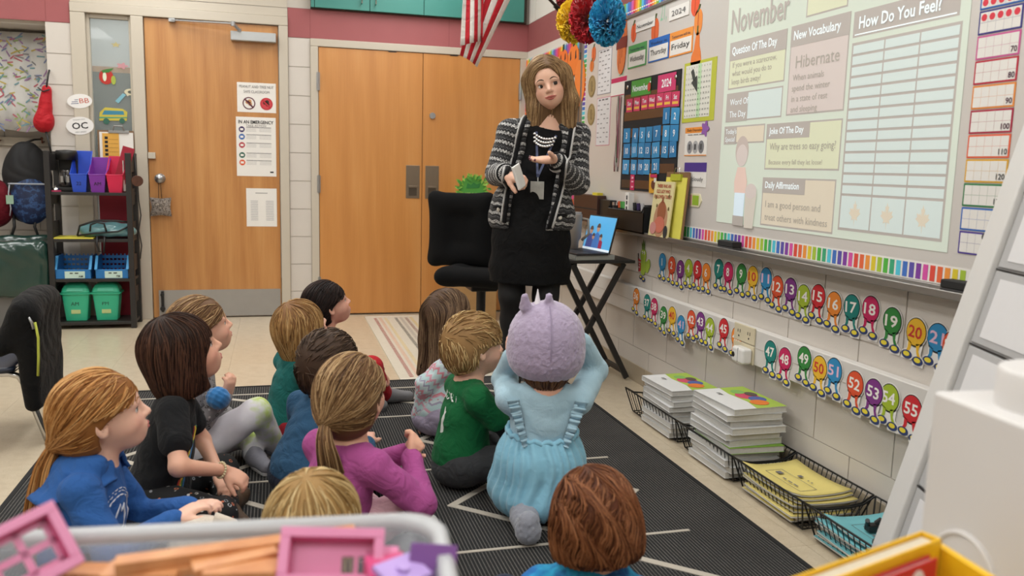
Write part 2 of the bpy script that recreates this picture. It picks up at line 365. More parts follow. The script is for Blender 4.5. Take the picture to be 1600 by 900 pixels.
MB().bar((-0.24, D-0.06, 2.03), (-0.28, D-0.10, 2.066), 0.02, 0.012).bar((-0.28, D-0.1, 2.066), (-0.68, D-0.03, 2.073), 0.022, 0.008).cyl((-0.28, D-0.1, 2.05), (-0.28, D-0.1, 2.08), 0.016).cyl((-0.24, D-0.05, 2.02), (-0.24, D-0.05, 2.04), 0.014).box((-0.70, D-0.035, 2.062), (-0.66, D+0.004, 2.085)).build('closer_arm', M_steel, cl)
MB().box((-0.808, D-0.02, 0.05), (-0.79, D+0.001, 0.2)).cyl((-0.799, D-0.03, 0.075), (-0.799, D-0.012, 0.075), 0.017).cyl((-0.799, D-0.03, 0.175), (-0.799, D-0.012, 0.175), 0.013).build('door_stop', M_black, door, bev=0.003)
# ---- closet double doors
fr = MB()
for x0, x1, z0, z1 in ((0.2402, 0.2945, 0, 1.96), (1.806, W-0.001, 0, 1.96), (0.2402, W-0.001, 1.96, 2.013)): fr.box((x0, D-0.02, z0), (x1, D+0.03, z1))
struct(fr.build('trim_2', M_frame, bev=0.004))
M_door2 = wood_mat('varnished_maple', '#bb7e42', '#c78a4b', '#d09a5e', 0.8)
for n, (x0, x1, hx) in enumerate(((0.297, 1.0535, 0.985), (1.0575, 1.804, 1.132))):
    dr = struct(MB().box((x0, D-0.012, 0.012), (x1, D+0.03, 1.957)).build('door_%d' % (n+2), M_door2, bev=0.002))
    M_pull = mat('satin_bronze_pull', '#8d7d6b', 0.35, 0.06, 60, metal=0.7)
    pl = MB(); O = (hx, D-0.012, 1.005)
    pl.box((hx-.052, D-.016, .885), (hx+.052, D-.012, 1.133)); h = pl.build('handle', M_pull, dr, bev=0.002)
    MB().box((hx-.03, D-.018, .905), (hx+.03, D-.0155, 0.975)).build('pull_cup', mat('dark_recess_metal', '#5b5045', 0.4, metal=0.6), h)
    MB().box((hx-.03, D-.026, .965), (hx+.03, D-.016, 0.98)).build('pull_lip', M_pull, h, bev=0.002)
    for z in (0.23, 0.98, 1.715):
        hxx = x0-0.004 if n == 0 else x1+0.004
        MB().cyl((hxx, D-.024, z-.065), (hxx, D-.024, z+.065), 0.008, n=10).box((hxx-.012, D-.021, z-.062), (hxx+.012, D-.012, z+.062)).build('hinge', M_steel, dr)
    if n == 1: MB().cyl((1.129, D-.024, 1.505), (1.129, D-.01, 1.505), 0.023).box((1.125, D-.0255, 1.494), (1.133, D-.0235, 1.516)).build('lock', M_steel, dr, smooth=False)
    MB().box((x0+.5 if n == 0 else x0+.2, D-.014, 1.95), (x0+.56 if n == 0 else x0+.26, D-.011, 1.957)).build('catch', M_black, dr)
# ---- teal cabinets above the closet
M_teal = mat('teal_laminate', '#3c8379', 0.4, 0.03, 10); M_gap = mat('dark_cabinet_edge', '#3a2d25', 0.6)
cab = thing('wall_cabinet', 'teal wall cabinets above the wooden closet doors', 'cabinet', (1.04, D, 2.217))
MB().box((0.243, D-0.03, 2.2185), (1.842, D, 2.88)).build('body', M_gap, cab)
for x0, x1, hs in ((0.2445, 0.268, None), (0.272, 0.657, 0.6), (0.661, 1.05, 0.70), (1.054, 1.435, 1.39), (1.439, 1.815, 1.48)):
    dd = MB().box((x0, D-0.05, 2.224), (x1, D-0.03, 2.86)).build('door' if hs else 'side_panel', M_teal, cab, bev=0.002)
    if hs: MB().tube([(hs, D-.05, 2.27), (hs, D-.078, 2.275), (hs, D-.078, 2.36), (hs, D-.05, 2.365)], 0.005, 8).build('handle', M_chrome, dd, smooth=True)
# ============================================================ SOFT SHAPES: signed distances -> one continuous surface
A3 = lambda v: np.array([float(v[0]), float(v[1]), float(v[2])])
def unit(v): v = A3(v); return v/(np.linalg.norm(v)+1e-12)
def smin(a, b, k):
    h = np.maximum(k-np.abs(a-b), 0)/k
    return np.minimum(a, b)-h*h*k*0.25
class S:
    def __init__(s): s.ops = []; s.cuts = []; s.disp = None
    def cone(s, a, b, ra, rb=None, k=0.02, mode='u'):
        s.ops.append(('c', A3(a), A3(b), float(ra), float(ra if rb is None else rb), k, mode)); return s
    def chain(s, pts, rs, k=0.02, mode='u'):
        for i in range(len(pts)-1): s.cone(pts[i], pts[i+1], rs[i], rs[i+1], k, mode)
        return s
    def ell(s, c, r, R=None, k=0.02, mode='u'):
        r = np.array(r if hasattr(r, '__len__') else (r, r, r), float); s.ops.append(('e', A3(c), r, np.eye(3) if R is None else np.array(R, float), 0, k, mode)); return s
    def cut(s, p, n, k=0.0): s.cuts.append((A3(p), unit(n), k)); return s     # removes the side the normal points to
    def prim(s, op, x, y, z):
        if op[0] == 'c':
            a, b, ra, rb = op[1:5]; d = b-a; l2 = d@d+1e-12
            px, py, pz = x-a[0], y-a[1], z-a[2]
            t = np.clip((px*d[0]+py*d[1]+pz*d[2])/l2, 0, 1)
            return np.sqrt((px-t*d[0])**2+(py-t*d[1])**2+(pz-t*d[2])**2)-(ra+t*(rb-ra))
        c, r, R = op[1:4]; px, py, pz = x-c[0], y-c[1], z-c[2]
        u = px*R[0, 0]+py*R[1, 0]+pz*R[2, 0]; v = px*R[0, 1]+py*R[1, 1]+pz*R[2, 1]; w = px*R[0, 2]+py*R[1, 2]+pz*R[2, 2]
        k0 = np.sqrt((u/r[0])**2+(v/r[1])**2+(w/r[2])**2); k1 = np.sqrt((u/r[0]**2)**2+(v/r[1]**2)**2+(w/r[2]**2)**2)
        return np.where(k1 > 1e-9, k0*(k0-1)/(k1+1e-9), -r.min())
    def bounds(s, op):
        if op[0] == 'c':
            m = max(op[3], op[4]); return np.minimum(op[1], op[2])-m, np.maximum(op[1], op[2])+m
        e = np.abs(op[3])@op[2]; return op[1]-e, op[1]+e
    def ev(s, P):
        P = np.asarray(P, float); x, y, z = P[..., 0], P[..., 1], P[..., 2]; d = np.full(x.shape, 1.0)
        for op in s.ops:
            q = s.prim(op, x, y, z); k = op[5]
            d = smin(d, q, k) if op[6] == 'u' else -smin(-d, q, k)
        for p, n, k in s.cuts:
            q = (x-p[0])*n[0]+(y-p[1])*n[1]+(z-p[2])*n[2]; d = np.maximum(d, q) if k == 0 else -smin(-d, -q, k)
        if s.disp is not None: d = d+s.disp(x, y, z)
        return d
    def grad(s, P, e=1e-3):
        d0 = s.ev(P); g = np.stack([s.ev(P+np.eye(3)[i]*e)-d0 for i in range(3)], -1)
        return d0, g/(np.linalg.norm(g, axis=-1, keepdims=True)+1e-12)
    def mesh(s, res):
        us = [s.bounds(o) for o in s.ops if o[6] == 'u']; lo = np.min([b[0] for b in us], 0)-3*res; hi = np.max([b[1] for b in us], 0)+3*res
        n = np.ceil((hi-lo)/res).astype(int)+1; ax = [(lo[i]+res*np.arange(n[i])).astype(np.float32) for i in range(3)]
        G = np.full(tuple(n), 0.5, np.float32)
        for op in s.ops:
            b0, b1 = s.bounds(op); m = op[5]+3*res
            i0 = np.clip(np.floor((b0-m-lo)/res).astype(int), 0, n-1); i1 = np.clip(np.ceil((b1+m-lo)/res).astype(int)+1, 1, n)
            sl = tuple(slice(i0[i], i1[i]) for i in range(3)); x = ax[0][sl[0]][:, None, None]; y = ax[1][sl[1]][None, :, None]; z = ax[2][sl[2]][None, None, :]
            q = s.prim(op, x, y, z).astype(np.float32); g = G[sl]; k = op[5]
            G[sl] = smin(g, q, k) if op[6] == 'u' else -smin(-g, q, k)
        X, Y, Z = ax[0][:, None, None], ax[1][None, :, None], ax[2][None, None, :]
        for p, nn, k in s.cuts:
            q = ((X-p[0])*nn[0]+(Y-p[1])*nn[1]+(Z-p[2])*nn[2]).astype(np.float32); G = np.maximum(G, q) if k == 0 else -smin(-G, -q, k)
        if s.disp is not None:
            I = np.nonzero(np.abs(G) < 4*res); G[I] += s.disp(ax[0][I[0]], ax[1][I[1]], ax[2][I[2]]).astype(np.float32)
        return surface_nets(G, lo, res)
def surface_nets(G, lo, res):
    s = G < 0; nx, ny, nz = G.shape
    cnt = np.zeros((nx-1, ny-1, nz-1), np.int8)
    for i in (0, 1):
        for j in (0, 1):
            for k in (0, 1): cnt += s[i:nx-1+i, j:ny-1+j, k:nz-1+k]
    I = np.nonzero((cnt > 0) & (cnt < 8)); N = len(I[0]); ids = np.full(cnt.shape, -1, np.int32); ids[I] = np.arange(N)
    C = {}
    for i in (0, 1):
        for j in (0, 1):
            for k in (0, 1): C[i, j, k] = G[I[0]+i, I[1]+j, I[2]+k]
    acc = np.zeros((N, 3)); wt = np.zeros(N)
    for a in C:
        for ax_ in range(3):
            if a[ax_] == 0:
                b = list(a); b[ax_] = 1; b = tuple(b); va, vb = C[a], C[b]; m = (va < 0) != (vb < 0)
                t = np.where(m, va/(va-vb+1e-20), 0); p = np.tile(np.array(a, float), (N, 1)); p[:, ax_] = t
                acc[m] += p[m]; wt[m] += 1
    V = (np.stack(I, -1)+acc/wt[:, None])*res+lo
    Q = []
    for ax_ in range(3):
        a = [slice(None)]*3; b = [slice(None)]*3; a[ax_] = slice(0, -1); b[ax_] = slice(1, None)
        e = s[tuple(a)] != s[tuple(b)]; o1, o2 = [q for q in range(3) if q != ax_]
        E = np.array(np.nonzero(e)); ok = (E[o1] > 0) & (E[o2] > 0) & (E[o1] < G.shape[o1]-1) & (E[o2] < G.shape[o2]-1); E = E[:, ok]
        c = []
        for d1, d2 in ((1, 1), (0, 1), (0, 0), (1, 0)):
            q = E.copy(); q[o1] -= d1; q[o2] -= d2; c.append(ids[q[0], q[1], q[2]])
        q = np.stack(c, -1); inside = s[E[0], E[1], E[2]]
        fl = inside if ax_ != 1 else ~inside
        q[~fl] = q[~fl][:, ::-1]; Q.append(q)
    Q = np.concatenate(Q); Q = Q[(Q >= 0).all(1)]
    return V, Q
def np_mesh(name, V, Q, col=None, attrs=None, smooth=True):
    me = bpy.data.meshes.new(name); nv, nf = len(V), len(Q); k = Q.shape[1]
    me.vertices.add(nv); me.vertices.foreach_set('co', np.asarray(V, np.float32).ravel())
    me.loops.add(nf*k); me.loops.foreach_set('vertex_index', np.asarray(Q, np.int32).ravel())
    me.polygons.add(nf); me.polygons.foreach_set('loop_start', np.arange(0, nf*k, k, dtype=np.int32)); me.polygons.foreach_set('loop_total', np.full(nf, k, np.int32))
    if smooth: me.polygons.foreach_set('use_smooth', np.ones(nf, bool))
    me.update(calc_edges=True)
    if col is not None:
        c = me.color_attributes.new('col', 'FLOAT_COLOR', 'POINT'); cc = np.ones((nv, 4), np.float32); cc[:, :3] = col; c.data.foreach_set('color', cc.ravel())
    for n_, a in (attrs or {}).items():
        t = me.attributes.new(n_, 'FLOAT', 'POINT'); t.data.foreach_set('value', np.asarray(a, np.float32))
    me.validate(); return me
def limb_coord(V, axes):
    """distance along the nearest limb axis, so that stripes follow sleeves and body"""
    best = np.full(len(V), 9.0); out = np.zeros(len(V)); ang = np.zeros(len(V))
    for a, b, r, off in axes:
        a, b = A3(a), A3(b); d = b-a; L = np.linalg.norm(d); u = d/L; t = (V-a)@u; tc = np.clip(t, 0, L)
        q = np.linalg.norm(V-a-tc[:, None]*u, axis=1)-r; m = q < best; best[m] = q[m]; out[m] = (off+t)[m]
        e1 = unit(np.cross(u, [0.3, 0.5, 0.8])); e2 = np.cross(u, e1); w = V-a; ang[m] = np.arctan2(w@e2, w@e1)[m]
    return out, ang
def tubes_np(P, r, mask=None, n=3):
    """P: strands x points x 3 -> many thin tubes in one go"""
    Ns, Np, _ = P.shape; T = np.gradient(P, axis=1); T /= np.linalg.norm(T, axis=2, keepdims=True)+1e-9
    ref = np.zeros_like(T); ref[..., 0] = 0.31; ref[..., 1] = 0.55; ref[..., 2] = 0.77
    U = np.cross(T, ref); U /= np.linalg.norm(U, axis=2, keepdims=True)+1e-9; Wv = np.cross(T, U)
    R = r if np.ndim(r) == 2 else np.full((Ns, Np), r)
    V = np.stack([P+(U*math.cos(2*math.pi*k/n)+Wv*math.sin(2*math.pi*k/n))*R[..., None] for k in range(n)], 2)   # Ns,Np,n,3
    base = np.arange(Ns*Np*n).reshape(Ns, Np, n); q = []
    for k in range(n):
        k2 = (k+1) % n; q.append(np.stack([base[:, :-1, k], base[:, :-1, k2], base[:, 1:, k2], base[:, 1:, k]], -1).reshape(-1, 4))
    return V.reshape(-1, 3), np.concatenate(q)
def strands(Sh, seeds, gfun, npts, step, rad, stop=None, lift=0.0015, jit=0.35, freeze_tip=True):
    """trace locks of hair over the hair volume Sh, following the combing direction gfun"""
    P = np.array(seeds, float); N = len(P); rng = np.random.RandomState(N); d, g = Sh.grad(P); P = P-g*(d-lift)[:, None]
    J = rng.normal(0, jit, (N, 3)); LF = lift*(0.4+1.6*rng.rand(N)); out = [P.copy()]; alive = np.ones(N, bool)
    for i in range(npts-1):
        dr = gfun(P)+J*0.3; d, g = Sh.grad(P); t = dr-(dr*g).sum(1, keepdims=True)*g; t /= np.linalg.norm(t, axis=1, keepdims=True)+1e-9
        Q = P+t*step
        d, g = Sh.grad(Q); Q = Q-g*(d-LF)[:, None]
        if stop is not None: alive &= ~stop(Q)
        P = np.where(alive[:, None], Q, P+t*1e-5); out.append(P.copy())
        J = J*0.9+rng.normal(0, jit*0.25, (N, 3))
    P = np.stack(out, 1); tt = np.linspace(0, 1, npts); prof = np.clip(np.minimum(tt*6+0.25, (1-tt)*5+0.15), 0, 1)
    return P, rad*prof[None, :]*(0.6+0.8*rng.rand(N))[:, None]
# ============================================================ PEOPLE
M_skin = attr_mat('skin', 0.5, sss=0.12, bmp=0.05, bs_=400, var=0.04)
M_hair = attr_mat('hair', 0.55, spec=0.22, var=0.12, aniso=0.5)
M_eyew = mat('eye_white', '#e6e0dc', 0.15, 0); M_pupil = mat('pupil_black', '#120d0b', 0.1, 0)
def fr3(yaw, pitch=0, roll=0):
    """forward, left, up axes of a head or body turned to yaw (angle in plan), looking up by pitch, tilted by roll"""
    y, p, r = math.radians(yaw), math.radians(pitch), math.radians(roll)
    f = np.array([math.cos(y)*math.cos(p), math.sin(y)*math.cos(p), math.sin(p)]); l = np.array([-math.sin(y), math.cos(y), 0.0]); u = np.cross(f, l)
    return f, math.cos(r)*l+math.sin(r)*u, math.cos(r)*u-math.sin(r)*l
class Head:
    def __init__(h, c, yaw, pitch, roll=0, s=1.0):
        h.c = A3(c); h.f, h.l, h.u = fr3(yaw, pitch, roll); h.s = s; h.R = np.stack([h.f, h.l, h.u], 1)
    def p(h, x, y, z): return h.c+(h.f*x+h.l*y+h.u*z)*h.s
    def loc(h, P): return ((np.asarray(P)-h.c)@h.R)/h.s
    def el(h, S_, c, r, k, mode='u', rot=None):
        R = h.R if rot is None else h.R@rot
        S_.ell(h.p(*c), np.array(r)*h.s, R, k*h.s, mode)
def roty(a): a = math.radians(a); return np.array([[math.cos(a), 0, math.sin(a)], [0, 1, 0], [-math.sin(a), 0, math.cos(a)]])
def rotz(a): a = math.radians(a); return np.array([[math.cos(a), -math.sin(a), 0], [math.sin(a), math.cos(a), 0], [0, 0, 1]])
def head_shape(h, B, adult=False, ears=True):
    a = adult
    h.el(B, (-.012, 0, .022), (.093, .075, .083), .02)
    h.el(B, (.024, 0, -.030), (.062, .056 if not a else .054, .068), .03)
    h.el(B, (.045, 0, .030), (.040, .054, .045), .03)
    for y in (-1, 1): h.el(B, (.046, y*.032, -.036), (.032, .025, .027), .02)
    h.el(B, (.050, 0, -.078 if not a else -.076), (.029, .029, .021), .03)
    h.el(B, (.070, 0, -.054), (.018, .026, .022), .02)                       # mouth mound
    for y in (-1, 1): h.el(B, (.094, y*.030, -.004), (.017, .017, .011), .016, 's')
    for y in (-1, 1): h.el(B, (.071, y*.028, .013), (.014, .022, .007), .014) # brow ridge
    B.cone(h.p(.082, 0, .004), h.p(.101 if not a else .105, 0, -.026), .0075*h.s, .0095*h.s, .012*h.s)
    for y in (-1, 1): h.el(B, (.090, y*.010, -.030), (.010, .0075, .007), .006)
    h.el(B, (.088, 0, -.0545), (.0075, .020, .005), .006); h.el(B, (.085, 0, -.0635), (.008, .016, .0055), .006)
    h.el(B, (.097, 0, -.0592), (.010, .026, .0016), .003, 's')
    if a:
        for y in (-1, 1): h.el(B, (.026, y*.030, -.058), (.036, .022, .026), .02)
    if ears:
        for y in (-1, 1):
            h.el(B, (-.012, y*.079, -.012), (.0165, .009, .028), .006, rot=rotz(y*-22)@roty(-12)); h.el(B, (-.008, y*.088, -.011), (.009, .0055, .017), .005, 's', rot=rotz(y*-22)@roty(-12))
def face_parts(h, B, body, iris='#5a4632', brow='#6b4a30', lip='#b9645c', gaze=None, lid='#dcae98', lashes=True, look_up=0, mw=1.0, smile=0.0):
    """eyes, lids, brows and lips as parts of the body, seated on its surface"""
    def sx(y, z):
        xs = np.linspace(.13, .03, 120); d = B.ev(np.array([h.p(x, y, z) for x in xs])); i = np.argmax(d < 0); return xs[i]
    g = unit(h.f if gaze is None else gaze)
    m_i = mat('iris_'+iris[1:], iris, 0.1, 0.1); m_l = mat('lips_'+lip[1:], lip, 0.4, 0.05); m_b = mat('brow_'+brow[1:], brow, 0.7, 0.15); m_lid = mat('eyelid_'+lid[1:], lid, 0.5, 0.04)
    for y in (-1, 1):
        re = .0135; ec = h.p(sx(y*.030, -.003)-re*.55, y*.030, -.003); r = re*h.s
        zz = Vector(g); q = zz.to_track_quat('Z', 'Y').to_matrix()
        e = MB().sphere(ec, r, 16, 16, M=q)
        for i in range(len(e.f)):
            ring = i//16; e.mi[i] = 2 if ring < 2 else (1 if ring < 4 else 0)
        eye = e.build('eye', [M_eyew, m_i, M_pupil], body, smooth=True)
        # lids: caps of a slightly larger sphere above and below the opening
        def cap(lo_, hi_, nm, m):
            mb = MB()
            def fn(u, v):
                az = (u-.5)*math.radians(165); elv = math.radians(lo_+(hi_-lo_)*v)*math.cos(az*.55)+math.radians(4*0)
                d = h.f*math.cos(elv)*math.cos(az)+h.l*math.cos(elv)*math.sin(az)+h.u*math.sin(elv); return ec+d*r*1.09
            mb.grid(fn, 12, 5); return mb.build(nm, m, eye, smooth=True, solid=0.001)
        cap(20+look_up, 95, 'upper_eyelid', m_lid); cap(-95, -34, 'lower_eyelid', m_lid)
        if lashes:
            pts = []
            for k in range(9):
                az = (k/8-.5)*math.radians(150); elv = math.radians(20+look_up)*math.cos(az*.55); pts.append(ec+(h.f*math.cos(elv)*math.cos(az)+h.l*math.cos(elv)*math.sin(az)+h.u*math.sin(elv))*r*1.13)
            MB().tube(pts, [.0006*h.s]+[.0012*h.s]*7+[.0006*h.s], 5).build('lashes', M_pupil, eye, smooth=True)
        pts = [h.p(sx(y*yy, zz_)-.0005, y*yy, zz_) for yy, zz_ in ((.013, .018), (.022, .0225), (.031, .0235), (.040, .020), (.047, .014))]
        MB().tube(pts, [q_*h.s for q_ in (.0018, .003, .0028, .002, .001)], 6).build('eyebrow', m_b, body, smooth=True)
    for z0, amp, rr, nm in ((-.0545, .0022, .0042, 'upper_lip'), (-.0635, -.0012, .0046, 'lower_lip')):
        ys = np.linspace(-.0205, .0205, 9)*mw; pts = []; rs = []
        for yy in ys:
            q_ = abs(yy)/.0205/mw; z = z0+(-.0592-z0)*q_**1.5+amp*math.exp(-((abs(yy)-.006)/.005)**2)*(1 if amp > 0 else .3)+smile*q_**2
            pts.append(h.p(sx(yy, z)-.0018, yy, z)); rs.append(max(.0008, rr*(1-q_**2))*h.s)
        MB().tube(pts, rs, 8).build(nm, m_l, body, smooth=True)
def hand_shape(B, w, d, nrm, side, s=1.0, curl=(20, 25, 30, 35), bend=1.0, thumb=35, spread=6, thumb_in=20):
    """palm and five jointed fingers: w wrist, d pointing direction, nrm normal of the back of the hand, side +1 if the thumb lies along d x nrm"""
    d = unit(d); nrm = unit(nrm-d*np.dot(A3(nrm), d)); t = np.cross(d, nrm)*side; w = A3(w)
    pt = lambda a, b, c: w+(d*a+t*b+nrm*c)*s
    R = np.stack([d, t, nrm], 1); B.ell(pt(.034, 0, 0), np.array([.036, .029, .0125])*s, R, .012*s)
    for b in (-.018, -.006, .006, .018): B.cone(pt(.015, b*.8, 0), pt(.06, b, 0), .0095*s, .0085*s, .008*s)
    info = ((.019, .036, 1), (.0065, .041, 0), (-.0065, .038, 0), (-.019, .030, -1)); tips = []
    for i, (b, L, sp) in enumerate(info):
        a = math.radians(curl[i]); p0 = pt(.061-abs(b)*.15, b, 0); cur = a*.7; segs = (L*.48, L*.32, L*.27)
        for j, sl in enumerate(segs):
            dd = d*math.cos(cur)-nrm*math.sin(cur)+t*math.sin(math.radians(sp*spread)); dd = dd/np.linalg.norm(dd); p1 = p0+dd*sl*s*1.0
            B.cone(p0, p1, (.0080-.0008*j)*s, (.0075-.0010*j)*s, .0035*s); p0 = p1; cur += a*bend
        tips.append((p0, dd))
    th = math.radians(thumb); ti = math.radians(thumb_in); p0 = pt(.012, .02, -.004); dd = d*math.cos(th)+t*math.sin(th)-nrm*math.sin(ti); dd /= np.linalg.norm(dd)
    p1 = p0+dd*.026*s; B.cone(p0, p1, .0115*s, .0095*s, .01*s); dd2 = d*math.cos(th*.6)+t*math.sin(th*.6)-nrm*math.sin(ti); dd2 /= np.linalg.norm(dd2)
    p2 = p1+dd2*.022*s; B.cone(p1, p2, .0092*s, .0085*s, .004*s); p3 = p2+dd2*.016*s; B.cone(p2, p3, .0085*s, .007*s, .004*s); tips.append((p3, dd2))
    return tips
def elbow(sh, hd, l1, l2, hint):
    """joint of a two-bone limb"""
    sh, hd = A3(sh), A3(hd); d = hd-sh; L = min(np.linalg.norm(d), (l1+l2)*.999); u = unit(d); a = (l1*l1-l2*l2+L*L)/(2*L); hh = math.sqrt(max(l1*l1-a*a, 0))
    n = A3(hint)-u*np.dot(A3(hint), u); return sh+u*a+unit(n)*hh
def hair_obj(parent, Sh, res, groups, base, tones, name='hair'):
    """hair volume plus the locks traced over it, one mesh; groups = list of (points, radii)"""
    V, Q = Sh.mesh(res*1.3); b = np.array(srgb(base)); rng = np.random.RandomState(5)
    Vs = [V]; Qs = [Q]; Cs = [np.tile(b, (len(V), 1))]; o = len(V); T = [np.array(srgb(t)) for t in tones]
    for P, R in groups:
        keep = rng.rand(len(P)) < .74; P, R = P[keep], R[keep]*1.18
        v, q = tubes_np(P, R); n = P.shape[0]; pick = rng.rand(n)*(len(T)-1); lo_ = pick.astype(int); fr_ = (pick-lo_)[:, None]; TT = np.array(T+[T[-1]]); c = TT[lo_]*(1-fr_)+TT[lo_+1]*fr_
        Vs.append(v); Qs.append(q+o); Cs.append(np.repeat(c, P.shape[1]*3, axis=0)); o += len(v)
    me = np_mesh(name, np.concatenate(Vs), np.concatenate(Qs), np.concatenate(Cs)); return place(me, name, M_hair, parent)
def seeds_on(Sh, h, n, box, seed=1):
    """random starting points on the hair volume inside a head-space box"""
    rng = np.random.RandomState(seed); out = []; (x0, x1), (y0, y1), (z0, z1) = box
    while len(out) < n:
        q = rng.normal(0, 1, (n*3, 3)); q /= np.linalg.norm(q, axis=1, keepdims=True); q *= np.array([.115, .1, .115])
        q += np.array([-.012, 0, .015]); q = q[(q[:, 0] > x0) & (q[:, 0] < x1) & (q[:, 1] > y0) & (q[:, 1] < y1) & (q[:, 2] > z0) & (q[:, 2] < z1)]
        out += list(q)
    L = np.array(out[:n]); P = h.c+(L@h.R.T)*h.s
    for _ in range(3):
        d, g = Sh.grad(P); P = P-g*d[:, None]
    return P
def folds(a=.0035, f=34, seed=0, dirv=(0.2, 0.1, 1)):
    """soft creases: sharp ridges with wide troughs running roughly across dirv"""
    d = unit(dirv); e = unit(np.cross(d, [.31, .72, .2])); g = np.cross(d, e)
    def fn(x, y, z):
        u = x*d[0]+y*d[1]+z*d[2]; v = x*e[0]+y*e[1]+z*e[2]; w = x*g[0]+y*g[1]+z*g[2]
        r1 = np.sqrt(np.sin(u*f+seed+1.9*np.sin(19*v+seed)+1.3*np.sin(15*w-8*u))**2+.03); r2 = np.sqrt(np.sin(u*f*.5+v*f*.55+seed*1.7+1.5*np.sin(14*w+6*v))**2+.03)
        m = .5+.5*np.sin(11*v+9*w+seed*2); return a*(.62-r1*m-r2*(1-m))
    return fn
# ------------------------------------------------------------ hair styles (volumes in head space, then combed locks)
def cap_shape(h, Hs, grow=.012, fringe=.048, nape=-.045, face=1.0, back=0.0):
    h.el(Hs, (-.014, 0, .024), (.094+grow, .076+grow, .085+grow), .01)
    h.el(Hs, (-.045, 0, -.01+nape*.3), (.06+grow+back, .070+grow, .07+grow), .03)
    h.el(Hs, (.120, 0, fringe-.130), (.10*face, .118, .112), .012, 's')
    h.el(Hs, (.02, 0, -.135), (.12, .13, .08+.045+nape), .012, 's')
    h.el(Hs, (.050, 0, -.045), (.085, .14, .064), .008, 's')
def down_flow(h, crown=(-.03, 0, .11), grav=1.0, swirl=0.0):
    C = h.p(*crown)
    def g(P):
        r = P-C; r = r-(r@h.u)[:, None]*h.u; rl = np.linalg.norm(r, axis=1, keepdims=True)+1e-6
        z = ((P-h.c)@h.u)[:, None]/h.s
        w = np.clip((.10-z)/.07, 0, 1)*grav
        return r/rl*np.clip(1.2-w*.9, .1, 2)-np.array([0, 0, 1.0])*w*1.2+np.cross(h.u, r/rl)*swirl
    return g
def part_flow(h, part_y=0.0, grav=1.3, fwd=0.0, back=0.25):
    def g(P):
        q = h.loc(P); sd = np.sign(q[:, 1]-part_y)[:, None]; w = np.clip((.10-q[:, 2:3])/.08, 0, 1)
        return h.l*sd*(1.1-w)+h.f*(fwd-back*w)-h.u*0.0-np.array([0, 0, 1.0])*w*grav
    return g
def to_point(T, dn=0.0):
    T = A3(T)
    return lambda P: (T-P)/(np.linalg.norm(T-P, axis=1, keepdims=True)+1e-6)+np.array([0, 0, -dn])
def tail_strands(path, rad, n, npts=16, r=.0016, spread=1.0, seed=3):
    """loose strands filling a ponytail that follows path; rad = half width along it"""
    rng = np.random.RandomState(seed); path = np.array([A3(p) for p in path]); t = np.linspace(0, 1, len(path)); tt = np.linspace(0, 1, npts)
    C = np.stack([np.interp(tt, t, path[:, i]) for i in range(3)], 1)
    for _ in range(3): C[1:-1] = (C[:-2]+2*C[1:-1]+C[2:])/4
    R = np.interp(tt, t, rad); T = np.gradient(C, axis=0); T /= np.linalg.norm(T, axis=1, keepdims=True); U = np.cross(T, [0.2, 0.9, 0.1]); U /= np.linalg.norm(U, axis=1, keepdims=True); Wv = np.cross(T, U)
    a = rng.rand(n)*2*np.pi; q = np.sqrt(rng.rand(n))
    P = C[None]+(U[None]*np.cos(a)[:, None, None]+Wv[None]*np.sin(a)[:, None, None])*(q[:, None]*R[None])[:, :, None]
    P = P+rng.normal(0, .0022, (n, 1, 3))*tt[None, :, None]**2*3*spread
    ln = .8+.2*rng.rand(n); P = np.stack([P[i, np.minimum((tt*ln[i]*(npts-1)), npts-1).astype(int)]*0+np.stack([np.interp(tt*ln[i], tt, P[i, :, k]) for k in range(3)], 1) for i in range(n)])
    prof = np.clip(np.minimum(1, (1-tt)*4+.2), 0, 1); return P, r*prof[None]*(.6+.8*rng.rand(n))[:, None]
LO = lambda h, z: (lambda Q: h.loc(Q)[:, 2] < z)
def scrunchie(body, T, d, r, color='#1c1a1c'):
    T = A3(T); d = unit(d); u = unit(np.cross(d, [.3, .2, .9])); w = np.cross(d, u)
    pts = [T+(u*math.cos(a)+w*math.sin(a))*r for a in np.linspace(0, 2*math.pi, 16, endpoint=False)]
    MB().tube(pts, .0055, 6, closed=True).build('hair_tie', mat('hair_tie_'+color[1:], color, .8, .2, 60), body, smooth=True)
